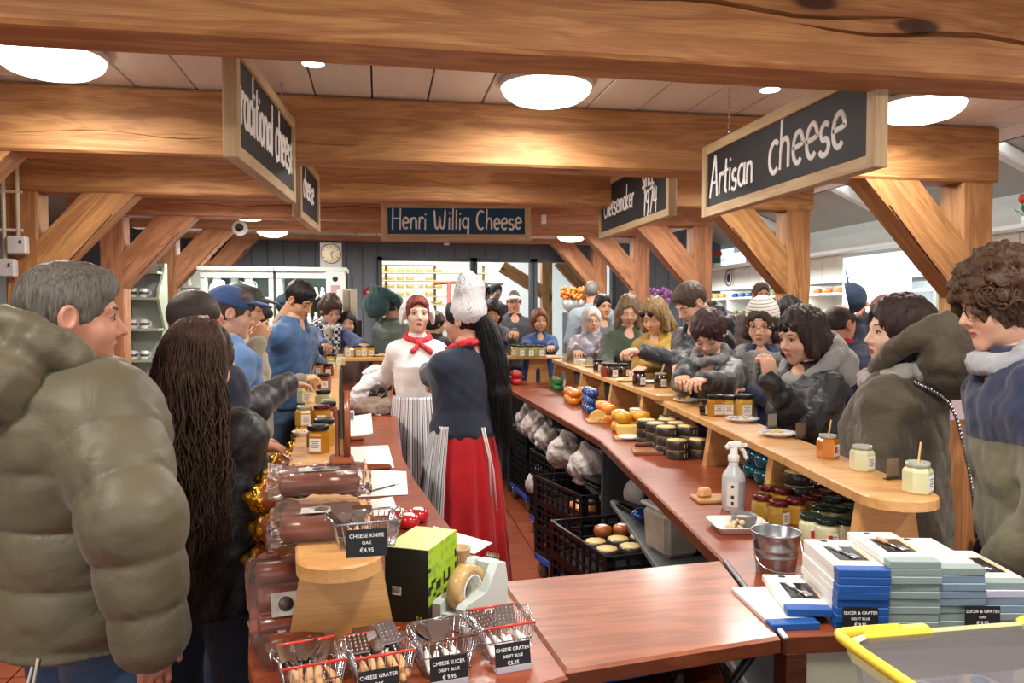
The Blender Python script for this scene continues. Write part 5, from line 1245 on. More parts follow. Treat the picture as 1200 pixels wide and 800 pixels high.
def bean():
    t = NT('beanie_knit'); v = t.coord(); w = t.n('ShaderNodeTexWave', bands_direction='Z'); w.inputs['Scale'].default_value = 17; w.inputs['Distortion'].default_value = .6; t.l(v, w.inputs['Vector'])
    t.l(t.ramp(w.outputs['Fac'], [(.0, lin('8d887f')), (.18, lin('cfc8bc')), (.5, lin('ddd7cc'))]), t.b.inputs['Base Color']); t.p(Roughness=.9, Sheen_Weight=.3); return t.m
add_part(m_, 'beanie', g, bean(), 'H')
BLKL = cloth('black_shiny_jacket', '222326', .5, .0, .2, 120, wr=10, wk=.6)
m_ = person('woman in black jacket and grey hood, sunglasses on dark hair, hand at her face', 938, 362, 3.35, -105, sex='f', lean=6, head=(2, 8, 0), top=BLKL, hem=-.12, hair='long', hlen=.1, hcol=('17100f', '45312b'), skn='fair', lh=(PD(903, 446, 3.1), (-.1, .1, 1)), rh=None, lpose='grip', rpose='relax', res=.009, hres=.0036, handh=.0036, seed=44, elbow=(-.3, -.2, -1))
glasses(m_, dark=True, up=.058); hood(m_, knit('grey_hood_jersey', '8f8e8b', 300), 1.2, 7, .009, .04)
m = MB(); 
for i in range(9): m.tube([(.13 + .004 * math.sin(a), -.2 + .009 * math.cos(a) * (i % 2), .18 - i * .022 + .014 * math.sin(a)) for a in [2 * math.pi * k / 8 for k in range(8)]], .003, 5, closed=True)
add_part(m_, 'bag_chain', m, CHROME); g = Fld((.05, -.3, -.25), (.36, -.08, .06), .01); g.U(g.ell((.2, -.19, -.1), (.12, .06, .12))); g.wob(.006, 30, 1); add_part(m_, 'shoulder_bag', g, BLKL)
m_ = person('bald bearded man in navy jacket with red collar, in profile, lifting a blue cap', 985, 357, 4.55, 70, sex='m', head=(10, 0, 0), top=cloth('navy_shell', '1a2238', .6), style='puffer', quilt=(.12, .01), loose=.04, hem=-.05, hair='bald', hcol=('2a2320', '4a3f38'), skn='ruddy', lh=(PD(1010, 376, 4.55), (-.1, 0, 1)), rh=None, lpose='grip', res=.012, seed=45)
g = Fld((-.08, -.06, -.16), (.08, .13, .0), .005); g.U(g.ell((0, .03, -.07), (.058, .065, .052))); g.S(g.ell((0, .055, -.035), (.05, .06, .03)), .01); g.S(g.ell((0, -.03, -.03), (.07, .07, .05)), .01); g.wob(.002, 200, 1); add_part(m_, 'beard', g, MT('dark_beard', '1f1a18', .8), 'H')
ring_scarf(m_, MT('red_fleece_collar', 'b8232c', .9), (.075, .075), .57, .022, 2, name='collar')
o_ = Fld((-.13, -.13, -.02), (.13, .2, .14), .006); o_.U(o_.ell((0, 0, .02), (.09, .1, .1))); o_.I(-o_.Z); o_.S(o_.ell((0, 0, .0), (.08, .09, .085))); bb = o_.ell((0, .12, .015), (.075, .09, .02)); o_.U(np.maximum(bb, -o_.ell((0, .12, .008), (.09, .11, .02))))
gg = Geo(); gg.add(*o_.mesh()); o = link('cap', gg.mesh('cap', [cloth('dark_blue_cap', '22344c')])); tag(o, 'dark blue cap held up by the hand of the bearded man', 'cap'); o.location = PD(992, 350, 4.35); o.rotation_euler = (R(78), R(8), R(55)); o.scale = (.9, .9, .9)
MB().box((0, .128, .035), (.03, .002, .022)).build('badge', WHITE, o)
person('person with black hair standing behind the beanie woman', 925, 349, 5.6, 60, sex='m', top=BLK, hem=0, hair='crop', hcol=('0c0c0d', '1c1a1a'), seed=46)
m_ = person('person in dull red cap behind the green parka woman', 1040, 347, 5.4, 150, sex='m', top=cloth('teal_navy_coat', '1d2c42'), hem=0, hair='short', hcol=('2a2320', '40352e'), seed=47); cap_hat(m_, cloth('dull_red_cap', '8a4f4a'))
PARK = cloth('olive_parka', '4f4635', .75, wk=.6)
m_ = person('woman with dark straight hair in olive parka with big hood, black chain bag', 1056, 349, 2.62, -34, sex='f', head=(-44, 0, 0), top=PARK, style='parka', hem=-.2, fat=1.05, loose=.035, hair='bob', hcol=('1a1211', '45312c'), skn='pale', lh=PD(1030, 640, 2.5), rh=PD(1100, 640, 2.9), elbow=(-1, -.4, -.2), res=.0085, hres=.0034, seed=48)
hood(m_, PARK, 1.3, 9, .0085, .015); ring_scarf(m_, knit('grey_neck_scarf', 'a39d96', 400), (.092, .1), .535, .034, 3, res=.008)
m = MB(); pts = smooth_poly([(-.12, -.1, .5), (-.06, -.185, .43), (.03, -.21, .25), (.12, -.21, .08), (.17, -.205, -.04)], 14)
for i, p in enumerate(pts): m.ball(p, .0062, 6, sc=(1, 1, 1.3))
add_part(m_, 'bag_chain', m, CHROME); g = Fld((.05, -.34, -.32), (.38, -.05, .06), .01); g.U(g.ell((.2, -.25, -.14), (.12, .05, .14))); g.wob(.006, 30, 1); add_part(m_, 'shoulder_bag', g, BLKL)
# curly man at the right edge: navy yoke over khaki
def twotone():
    t = NT('navy_khaki_fleece'); v = t.coord(); s_ = t.n('ShaderNodeSeparateXYZ'); t.l(v, s_.inputs[0]); nz = t.noise(v, 120, 2); n2 = t.noise(v, 5, 3, .5, 1.2)
    r_ = t.ramp(s_.outputs[2], [(.0, lin('74725a')), (.352, lin('74725a')), (.354, lin('2c3450')), (1, lin('2c3450'))]); t.l(t.mix(t.ramp(nz, [(.3, (0, 0, 0, 1)), (.7, (.22, .22, .22, 1))]), r_, (.8, .8, .8, 1), 'MULTIPLY'), t.b.inputs['Base Color']); t.p(Roughness=.9, Sheen_Weight=.2); t.bump(n2, .5, .03); return t.m
m_ = person('curly brown-haired man with glasses, navy and khaki jacket, at the right edge', 1166, 306, 2.12, -66, lean=11, sex='m', head=(-12, 2, 0), top=twotone(), style='coat', hem=-.05, loose=.025, hair='curly', hcol=('1d130d', '6a4c36'), skn='fair', lh=PD(1165, 668, 2.05), rh=PD(1225, 660, 2.3), elbow=(-1, -.5, -.2), res=.008, hres=.0032, seed=49)
glasses(m_); ring_scarf(m_, knit('pale_grey_hoodie', 'a9adb2', 300), (.082, .085), .56, .032, 3, res=.008, name='hoodie_collar')
rnd = random.Random(9); mb = MB()
for i in range(230):
    a = rnd.uniform(0, 6.283); b_ = rnd.uniform(-.25, 1.5); r0 = .1; c = Vector((math.cos(a) * math.cos(b_) * .104, -.018 + math.sin(a) * math.cos(b_) * .126, .03 + math.sin(b_) * .118))
    if c.y > .075 and c.z < .075: continue
    nrm = Vector((c.x, c.y + .018, c.z - .03)).normalized(); t1 = nrm.orthogonal().normalized(); t1.rotate(Quaternion(nrm, rnd.random() * 6.28)); t2 = nrm.cross(t1); q = rnd.uniform(.009, .02); tw = rnd.uniform(3, 6)
    pts = [c + nrm * (.008 * math.sin(t * 3.1) + .004) + t1 * (q * math.cos(tw * t)) + t2 * (q * math.sin(tw * t)) + Vector((0, 0, -.03 * t)) for t in [k / 9 for k in range(10)]]
    mb.tube(pts, [.001 + .0035 * math.sin(math.pi * (k + .5) / 10) for k in range(10)], 5)
o = add_part(m_, 'hair_curls', mb, _mc['hair_1d130d_6a4c36'], 'H'); tag(o, kind='stuff')

# ================================================================== GOODS ON THE COUNTERS
def obj1(name, mb, mats, loc, rz, label, cat, group=None, kind=None):
    o = mb.build(name, mats, None, loc, (0, 0, rz)); return tag(o, label, cat, group, kind)
CARDB = MT('black_card', '1c1c20', .5, var=.05)
def price_card(loc, rz, lines, label, w=.062, h=.042, tilt=0, chrome=True):
    o = empty('price_card', loc, rz, label, 'price card'); t = Matrix.Rotation(R(-tilt), 3, 'X').to_4x4()
    b = MB().box((0, 0, h / 2 + .004), (w, .0015, h), mat=t).build('card', CARDB, o)
    if chrome: MB().box((0, -.002, .005), (w, .003, .01), mat=t).box((0, .006, .001), (w, .018, .002)).build('holder', MT('card_holder', 'b5b5bd', .15, var=0), o)
    for i, (s, z, sz) in enumerate(zip(lines, (.76, .5, .24), (.0088, .0072, .0095))):
        p = t @ Vector((0, -.0012, h * z + .004)); text(s, sz, CHALK, b, p, (R(90 - tilt), 0, 0))
    return o
# --- boxed slicer & grater sets in stacks
SLV = MT('white_sleeve', 'eceae4', .45, var=.04); WIN = MT('dark_box_window', '1f2026', .15, var=.1); BLUE = MT('blue_tray', '1f55a0', .5, var=.05); GRY = MT('grey_green_tray', '8ea09c', .5, var=.06); GRB = MT('grey_blue_tray', '7e93a6', .5, var=.06); LILAC = MT('pale_lilac_tray', 'c3c5dc', .5)
OAKH = MT('small_wood_handle', 'd1a070', .5, var=.1)
def setbox(tray, top=True, plain=False, L=.195, w=.104, h=.0155):
    o = empty('boxed_gift_set'); 
    MB().box((0, 0, h / 2), (w, L, h), bev=.001).build('sleeve', SLV, o)
    MB().box((0, -L / 2 - .005, h / 2), (w * 1.01, .03, h * 1.02), bev=.0015).build('tray_end', tray, o)
    if top:
        sl = MB(); sl.lathe([(.0085, 0), (.0085, .0004)], 16, c=(-.01, L * .43, h)).build('emblem', PRINT, o)
        if not plain:
            w_ = MB().box((.004, -.008, h + .0003), (w * .6, L * .5, .0008)).build('window', WIN, o)
            kn = MB().tube([(-.012, .03, h + .0045), (-.005, .0, h + .0045)], [.006, .0045], 8, mi=0); kn.tube([(-.005, 0, h + .003), (.008, -.05, h + .003)], .003, 6, mi=1); kn.box((.012, -.03, h + .002), (.018, .03, .002), mi=1, rz=.3); kn.build('utensil', [WHITE if tray == BLUE else OAKH, CHROME], w_)
            MB().box((w * .38, .0, h + .0003), (w * .13, L * .5, .0007)).build('photo_strip', MT('peach_print', 'e3b892', .5, var=.3, vs=120), o)
        else:
            for i in range(5): MB().box((-.015 + (i % 2) * .03, .05 - i * .028, h + .0002), (.03, .004, .0004)).build('print_line', MT('grey_print', 'a5a5a3', .6), o)
    protos.append(o); return o
SB = {'b': setbox(BLUE), 'bp': setbox(BLUE, False), 'g': setbox(GRY), 'gp': setbox(GRY, False), 'gw': setbox(GRY, True, True), 'qp': setbox(GRB, False), 'lp': setbox(LILAC, False)}
ords = ['lowest', 'second from the bottom', 'third from the bottom', 'fourth from the bottom', 'fifth', 'sixth', 'seventh', 'eighth', 'ninth']
def stack(pxl, pyb, n, keys, rz, name, scale=1):
    p = PZ(pxl, pyb, HC); c = p + Vector((.052, .10, 0)) if 0 else p + Matrix.Rotation(rz, 3, 'Z') @ Vector((.052, .112, 0)); rnd = random.Random(int(pxl))
    for i in range(n):
        k = keys[i]; place(SB[k], c + Vector((rnd.uniform(-.002, .002), rnd.uniform(-.003, .003), i * .0158)), rz + rnd.uniform(-.02, .02), '%s box of the %s' % (('topmost ' if i == n - 1 else ords[i] + ' ').strip().capitalize() if 0 else ('topmost' if i == n - 1 else ords[i]), name), 'box', 'boxed slicer and grater sets')
stack(980, 737, 8, ['bp'] * 7 + ['b'], R(-12), 'blue-ended left stack beside the bucket')
stack(1040, 736, 9, ['gp'] * 8 + ['g'], R(-11), 'second stack, grey-green ends, windowed top')
stack(1094, 735, 8, ['gp', 'gp', 'gp', 'qp', 'qp', 'qp', 'qp', 'gw'], R(-10), 'third stack, grey-blue ends, white top')
stack(1150, 734, 6, ['gp', 'gp', 'qp', 'qp', 'lp', 'g'], R(-10), 'rightmost stack with one lilac end')
for (px, py, dz, rz, k, lb) in ((903, 739, 0, -4, 'bp', 'blue-ended boxed set lying loose before the bucket, under another'), (922, 730, .0175, -14, 'b', 'blue-ended boxed set with window lying askew on top of a loose box')):
    p = PZ(px, py, HC) + Matrix.Rotation(R(rz), 3, 'Z') @ Vector((.052, .112, dz)); place(SB[k], p, R(rz), lb, 'box', 'loose boxed sets')
price_card(PZ(1008, 740, HC), R(-10), ['SLICER & GRATER', 'DELFT BLUE', '€ 9,95'], 'black price card reading slicer and grater in front of the blue stack', .072, .046)
price_card(PZ(1151, 738, HC), R(-10), ['SLICER & GRATER', 'OAK', '€ 9,95'], 'black price card reading slicer and grater in front of the grey stacks', .072, .046)
# --- galvanised bucket
ZINC = MT('galvanised_zinc', 'a6acb0', .3, 1, var=.25, vs=30)
p = PZ(921, 678, HC) + Vector((0, .05, 0)); o = empty('metal_bucket', p, 0, 'empty galvanised metal bucket beside the boxed sets', 'bucket')
MB().lathe([(.045, 0), (.047, .002), (.0525, .045), (.0535, .046), (.0525, .048), (.0535, .062), (.0548, .064), (.054, .067), (.059, .1), (.0615, .102), (.062, .105), (.060, .107), (.058, .104), (.045, .006), (1e-5, .005)], 40).build('bucket_wall', ZINC, o)
MB().tube(smooth_poly([(-.062, .0, .09), (-.064, -.02, .05), (-.055, -.045, .03), (-.02, -.062, .02), (.02, -.063, .02), (.05, -.045, .04), (.062, 0, .09)], 5), .0018, 6).build('handle', CHROME, o)
# --- tray with dip cup and shelled nibbles
p = PZ(866, 620, HC); o = empty('serving_tray', p, R(-8), 'white rectangular porcelain tray with upturned rim on the near right counter', 'tray')
a, b = .085, .075; mb = MB()
def rr(w, d, z, r_=.015): return [(sx * (w - r_) + r_ * math.cos(R(t)), sy * (d - r_) + r_ * math.sin(R(t)), z) for sx, sy, t0 in ((1, 1, 0), (-1, 1, 90), (-1, -1, 180), (1, -1, 270)) for t in (t0, t0 + 45, t0 + 90)]
rings = [rr(a * .8, b * .72, 0), rr(a, b, .022), rr(a * .98, b * .98, .0235), rr(a * .8, b * .74, .005)]; v = sum(rings, []); f = [(j * 12 + i, j * 12 + (i + 1) % 12, (j + 1) * 12 + (i + 1) % 12, (j + 1) * 12 + i) for j in range(3) for i in range(12)] + [tuple(range(11, -1, -1)), tuple(range(36, 48))]
mb.add(v, f).build('dish', PORC, o)
c = obj1('dip_cup', MB().lathe([(.028, 0), (.034, .004), (.038, .033), (.0385, .036), (.036, .036), (.033, .008), (1e-5, .007)], 28, mi=0).lathe([(.0355, .028), (1e-5, .029)], 28, mi=1), [MT('grey_dip_cup', '77787a', .4), MT('cream_dip', 'e0d8be', .3)], p + Vector((.022, .012, .006)), 0, 'grey round cup of cream dip standing in the white tray', 'cup')
rnd = random.Random(4)
for i in range(9):
    o = MB().ball((0, 0, .008), .0085, 10, sc=(1, 1.5 if i % 2 else 1.15, .9)).build('almond', MT('pale_almond', 'd8bf95', .5, var=.1), None, p + Vector((-.05 + .05 * rnd.random() * 1.0, -.035 + .04 * rnd.random(), .006 + .008 * (i % 3))), (0, 0, rnd.random() * 3))
    tag(o, 'pale shelled nut lying in the left of the white tray', 'nut', 'nuts in the tray')
# --- spray bottle
p = PZ(864, 600, HC) + Vector((0, .03, 0)); PL = MT('cloudy_plastic', 'dfe3e6', .3, var=.03, trans=.25); o = empty('spray_bottle', p, R(-15), 'tall cloudy white spray bottle with trigger head and grey label', 'spray bottle')
MB().lathe([(.034, 0), (.037, .004), (.0375, .11), (.034, .122), (.02, .142), (.0155, .15), (.0155, .165)], 28).build('bottle_body', PL, o)
MB().lathe([(.0165, .162), (.0185, .164), (.0185, .182), (.013, .186), (.0125, .21)], 20).box((.004, 0, .217), (.05, .026, .022), bev=.007).box((.036, 0, .216), (.016, .014, .012), bev=.003).box((-.02, 0, .21), (.016, .02, .018), bev=.006).build('spray_head', WHITE, o)
MB().tube(smooth_poly([(.022, 0, .208), (.034, 0, .195), (.038, 0, .18), (.044, 0, .172)], 4), .0045, 8, flat=1.4).build('trigger', WHITE, o)
l_ = []; mb = MB(); n = 14
for (z0, z1, a0, a1, mi) in ((.018, .1, -75, 5, 0), (.018, .1, -135, -78, 1)):
    v = []; 
    for i in range(n + 1):
        t = R(a0 + (a1 - a0) * i / n); v += [(.0381 * math.cos(t), .0381 * math.sin(t), z0), (.0381 * math.cos(t), .0381 * math.sin(t), z1)]
    mb.add(v, [(2 * i, 2 * i + 2, 2 * i + 3, 2 * i + 1) for i in range(n)], mi)
mb.build('label', [MT('grey_label', 'a4a8ae', .6, var=.1, vs=60), LABEL], o)
q = MB()
for z, h_, w_ in ((.085, .009, .009), (.05, .012, .01), (.03, .012, .008)): t = R(-105); q.box((.0385 * math.cos(t), .0385 * math.sin(t), z), (w_, .0006, h_), rz=t + math.pi / 2)
q.build('print', PRINT, o)
# --- boards and cheeses
BAMB = wood('bamboo_board', 'd9ac74', 'c08d52', knots=False, gs=3, rough=.5, rings=.5, bumpk=.05); BRB = wood('brown_board', 'b07a55', '94603e', knots=False, gs=3, rough=.5, rings=.5, bumpk=.05)
def cboard(px, py, w, d, rz, mat, label, th=.012):
    p = PZ(px, py, HC); return obj1('chopping_board', MB().box((0, 0, th / 2), (w, d, th), bev=.003), mat, p, R(rz), label, 'chopping board'), p + Vector((0, 0, th))
_, p = cboard(838, 586, .15, .1, -4, BAMB, 'pale bamboo board with a cheese chunk beside the spray bottle')
mb = MB(); mb.box((0, 0, .016), (.05, .036, .03), bev=.006, taper=.85); obj1('cheese_chunk', mb, MT('pale_orange_cheese', 'eab27a', .4, var=.05), p + Vector((-.035, .012, 0)), R(15), 'pale orange cheese chunk on the bamboo board', 'cheese')
_, p = cboard(704, 494, .17, .14, -8, BAMB, 'small pale board with a standing half cheese and grated cheese, right counter')
def halfcheese(r, h, mat_, rindm): 
    mb = MB(); n = 16; pts = [(r * math.cos(math.pi * i / n), r * math.sin(math.pi * i / n)) for i in range(n + 1)]; k = len(pts)
    mb.add([(x, 0, y) for x, y in pts] + [(x, h, y) for x, y in pts], [tuple(range(k)), tuple(range(2 * k - 1, k - 1, -1))], 0); mb.add([(x, 0, y) for x, y in pts] + [(x, h, y) for x, y in pts], [(i + 1, i, k + i, k + i + 1) for i in range(k - 1)] + [(0, k - 1, 2 * k - 1, k)], 1); return mb
obj1('cheese_half', halfcheese(.055, .04, CHEESE, RIND), [CHEESE, RIND], p + Vector((-.01, .01, 0)), R(-10), 'half round yellow cheese standing on its cut edge on the small board', 'cheese')
mb = MB(); rnd = random.Random(3)
for _ in range(60): mb.box((rnd.gauss(.0, .03), rnd.gauss(-.03, .014), .004 + rnd.random() * .012), (.02, .004, .003), rz=rnd.random() * 3)
obj1('grated_cheese', mb, NIB, p, 0, 'heap of pale cheese shavings in front of the half cheese', 'cheese shavings', kind='stuff')
_, p = cboard(738, 514, .16, .12, -10, BAMB, 'small pale board carrying an upturned white plate and a cheese slab')
obj1('cheese_slab', MB().box((0, 0, .028), (.13, .035, .055), bev=.008), CHEESE, p + Vector((.01, .035, 0)), R(-8), 'upright slab of yellow cheese behind the white round dish', 'cheese')
o = obj1('round_dish', MB().lathe([(.06, 0), (.06, .006), (.05, .012), (.02, .014), (1e-5, .014)], 32), PORC, p + Vector((-.01, -.025, 0)), 0, 'white round dish on the small board before the cheese slab', 'dish')
_, p = cboard(766, 530, .2, .15, -14, BRB, 'reddish-brown chopping board with a knife on the right counter', .016)
o = empty('cheese_knife', p + Vector((.02, .05, .004)), R(-18), 'cheese knife with brown wooden handle lying on the reddish board', 'knife')
MB().tube([(-.09, 0, .006), (-.04, 0, .008), (0, 0, .006)], [.009, .0105, .007], 10).build('handle', wood('knife_handle', '8a4a2a', '5f2f1a', knots=False), o)
MB().add([(0, -.006, .006), (.045, -.008, .005), (.11, -.028, .004), (.13, -.002, .004), (.045, .008, .005), (0, .006, .006), (0, -.006, .008), (.045, -.008, .007), (.11, -.028, .006), (.13, -.002, .006), (.045, .008, .007), (0, .006, .008)], [(5, 4, 3, 2, 1, 0), (6, 7, 8, 9, 10, 11)] + [(i, (i + 1) % 6, 6 + (i + 1) % 6, 6 + i) for i in range(6)]).build('blade', CHROME, o)
o = obj1('cheese_rind_piece', MB().box((0, 0, .01), (.03, .022, .02), bev=.005), CHEESE, p + Vector((-.0, .065, 0)), .4, 'small yellow cheese piece behind the knife handle', 'cheese')
p = PZ(747, 500, HC); o = empty('paper_cup', p, 0, 'large white paper cup with a purple band beside the slabs of cheese', 'cup')
MB().lathe([(.036, 0), (.038, .004), (.044, .075)], 28).build('cup_body', PORC, o); MB().lathe([(.044, .075), (.0455, .1)], 28).build('band', MT('purple_band', '4c3d9a', .4), o); MB().lathe([(.0465, .1), (.047, .106), (.045, .107), (1e-5, .104)], 28).build('lid', WHITE, o)
m = MB(); [m.box((math.cos(t) * .0405, math.sin(t) * .0405, .03 + .012 * (i % 3)), (.012, .001, .005), rz=t + math.pi / 2) for i, t in enumerate([R(-140 + 14 * j) for j in range(9)])]; m.build('print', PRINT, o)
# --- small wax cheeses under the far shelf: stacks in nets
def wheel(name, r, h, mats): 
    o = empty(name); MB().lathe([(r * .55, 0), (r * .9, h * .12), (r, h * .5), (r * .9, h * .88), (r * .55, h), (1e-5, h)], 20).build('wax_rind', mats, o)
    MB().lathe([(r * .5, h + .0002), (r * .48, h + .001), (1e-5, h + .001)], 16).build('top_label', LABEL, o); protos.append(o); return o
WX = {'green': MT('green_wax', '1f7a3a', .25, coat=.5), 'orange': MT('orange_wax', 'e08a2a', .25, coat=.5), 'blue': MT('blue_foil', '1f4a8a', .2, .3, var=.4, vs=60, coat=.5), 'yellow': MT('yellow_wax', 'e0a020', .25, coat=.5), 'olive': MT('olive_wax', '7d7a48', .3, coat=.4), 'red': MT('red_wax', 'c01f22', .2, coat=.6), 'amber': MT('smoked_rind', 'b0602a', .3, coat=.5), 'teal': MT('teal_foil', '1c6f86', .18, .4, var=.5, vs=50, coat=.6)}
WH = {k: wheel('waxed_cheese', .042, .052, m_) for k, m_ in WX.items()}
def block(key, X, Y, nx, ny, nz, label, s=1.0, dx=.088, group=None, ang=-5):
    rows = ['front', 'second', 'third', 'fourth', 'rear', 'last']
    for k in range(nz):
        for i in range(nx):
            for j in range(ny):
                v = Vector((i * dx * s, j * dx * s, 0)); v.rotate(Euler((0, 0, R(ang))))
                place(WH[key], Vector((X, Y, HC + k * .053 * s)) + v, random.random() * 6, '%s, layer %d, %s row' % (label, k + 1, rows[j]), 'cheese', group or label, s)
block('green', 1.50, 6.35, 1, 4, 2, 'green waxed small cheese in the stack farthest back', .95)
block('orange', 1.38, 5.35, 2, 4, 2, 'orange waxed small cheese in the far stack behind the shelf leg', .98)
block('blue', 1.37, 4.85, 1, 3, 3, 'blue foil-wrapped small cheese between the two orange stacks', 1.0, .09)
block('orange', 1.36, 4.42, 1, 4, 2, 'orange waxed small cheese in the near orange stack', 1.0)
block('yellow', 1.30, 3.98, 2, 2, 2, 'yellow waxed small cheese next to the paper cup', 1.15)
block('olive', 1.50, 3.78, 1, 2, 2, 'olive-grey waxed small cheese behind the paper cup', 1.1)
block('red', 1.12, 6.95, 2, 2, 2, 'red waxed small cheese at the far corner of the counter', 1.2, .1)
block('teal', 1.46, 2.72, 1, 2, 2, 'teal foil-wrapped cheese behind the spray bottle', 1.15, .1)
block('blue', 1.42, 2.52, 1, 1, 2, 'dark blue foil-wrapped cheese right behind the spray bottle', 1.2, .1)
# --- round packs of sliced wedge cheeses in dark boxes
DKB = MT('dark_cheese_box', '3b342f', .3, var=.25, vs=30, coat=.4)
def wedgebox():
    o = empty('cheese_wedge_pack'); n = 8
    MB().lathe([(.05, 0), (.052, .002), (.052, .036), (.05, .038)], 8).build('box', DKB, o)
    MB().lathe([(.045, .038), (.044, .043), (1e-5, .043)], 8).build('cheese_top', NIB, o)
    MB().box((0, -.0485, .019), (.02, .001, .018)).build('emblem', LABEL, o); protos.append(o); return o
WB = wedgebox()
for k in range(3):
    for i in range(4):
        for j in range(2):
            if k == 2 and i > 2: continue
            v = Vector((.04 + i * .0, 0, 0)); p = Vector((1.30 + j * .105 + i * .006, 3.62 - i * .118, HC + k * .0435)); place(WB, p, R(10 * i), 'dark octagonal cheese pack by the reddish board, layer %d, place %d from far, %s column' % (k + 1, i + 1, 'inner' if j == 0 else 'outer'), 'cheese pack', 'octagonal dark cheese packs')
for k in range(3):
    for i in range(2): place(WB, Vector((1.37, 2.34 + i * .11, HC + k * .0435)), R(30), 'dark octagonal cheese pack behind the red-lidded jars, layer %d, %s' % (k + 1, ['near', 'far'][i]), 'cheese pack', 'octagonal packs behind the jars')
p = PZ(605, 446, HC); obj1('black_pan', MB().lathe([(.09, 0), (.1, .005), (.1, .04), (.095, .04), (.09, .008), (1e-5, .008)], 32, mi=0).lathe([(.092, .03), (1e-5, .034)], 24, mi=1), [MT('dark_pan', '2a2826', .4), NIB], p + Vector((0, .1, 0)), 0, 'dark round tin of cheese at the far right corner of the counter', 'tin')
p = PZ(572, 449, HC); obj1('foil_tray', MB().box((0, 0, .02), (.16, .12, .04), bev=.01, taper=1.15), MT('crumpled_foil', 'b9bcc0', .25, 1, var=.2, bump=.8, bs=40, bd=.01), p + Vector((0, .08, 0)), 0, 'crumpled silver foil tray before the red cheeses', 'tray')

# ================================================================== LEFT COUNTER
def sheet(name, corners, mat_, label, cat, lift=.001, th=.0012):
    mb = MB(); P4 = [Vector((c_[0], c_[1], HC + lift)) for c_ in corners]; mb.add(P4 + [p_ + Vector((0, 0, th)) for p_ in P4], [(3, 2, 1, 0), (4, 5, 6, 7)] + [(i, (i + 1) % 4, 4 + (i + 1) % 4, 4 + i) for i in range(4)]); return tag(mb.build(name, mat_), label, cat)
def pxs(l_): return [tuple(PZ(x, y, HC).xy) for x, y in l_]
sheet('paper_sheet', pxs([(408, 556), (462, 548), (455, 522), (406, 524)]), PAPER, 'white paper sheet lying beyond the rear brown bar', 'paper')
sheet('paper_sheet', pxs([(420, 583), (478, 580), (476, 553), (416, 550)]), PAPER, 'white paper sheet with a pen lying on it', 'paper', .002)
sheet('paper_sheet', pxs([(430, 606), (468, 604), (460, 583), (425, 588)]), PAPER, 'white paper sheet half under the chrome basket', 'paper', .003)
sheet('paper_sheet', pxs([(520, 640), (556, 650), (577, 637), (507, 617)]), PAPER, 'white leaflet jutting over the inner edge by the wooden cup', 'paper', .002)
sheet('paper_sheet', pxs([(425, 485), (446, 487), (448, 484), (430, 482)]), PAPER, 'narrow white slip near the cloth', 'paper', .002)
a_, b_ = PZ(432, 576, HC + .006), PZ(470, 566, HC + .006); o = empty('ballpoint_pen', a_, 0, 'grey ballpoint pen lying on the white paper', 'pen'); d = b_ - a_; MB().tube([(0, 0, 0), tuple(d * .8)], .0035, 8).build('barrel', MT('grey_pen', '5a6068', .3), o); MB().tube([tuple(d * .8), tuple(d)], [.003, .0006], 8).build('tip', CHROME, o)
mb = MB(); q = [PZ(405, 515, HC), PZ(437, 508, HC), PZ(435, 490, HC), PZ(407, 494, HC)]; z_ = Vector((0, 0, 1))
mb.add([q[0] + z_ * .004, q[1] + z_ * .004, q[2] + z_ * .03, q[3] + z_ * .03, q[0], q[1], q[2], q[3]], [(0, 1, 2, 3), (7, 6, 5, 4), (4, 5, 1, 0), (5, 6, 2, 1), (6, 7, 3, 2), (7, 4, 0, 3)]); o = mb.build('paper_wrap', PAPER); tag(o, 'folded white envelope of wrapping paper behind the brown post', 'envelope')
MB().add([q[0] + z_ * .0052, q[1] + z_ * .0052, (q[2] + q[3]) / 2 + z_ * .02], [(0, 1, 2)]).build('flap', MT('paper_flap', 'e6e4df', .8), o)
BRP = MT('brown_lacquered_wood', '8d4a2c', .28, var=.08, coat=.4)
for (x0, x1, y, lb) in ((412, 462, 551, 'brown lacquered handle bar between the two papers'), (406, 430, 517, 'brown lacquered handle bar beyond the rear paper'), (455, 478, 606, 'brown lacquered handle bar beside the red cheeses')):
    a_, b_ = PZ(x0 + 3, y, HC), PZ(x1 - 3, y - 1, HC); L_ = (b_ - a_).length; o = empty('wooden_bar_stand', (a_ + b_) / 2, math.atan2((b_ - a_).y, (b_ - a_).x), lb, 'wooden stand'); MB().box((0, 0, .012), (L_, .03, .024), bev=.01).build('bar', BRP, o)
for i, (px, py) in enumerate(((479, 618), (490, 611), (467, 612))): place(WH['red'], PZ(px, py, HC), i, 'red waxed baby cheese beside the green box, %s' % ['front', 'right', 'left'][i], 'cheese', 'red cheeses beside the green box', .8)
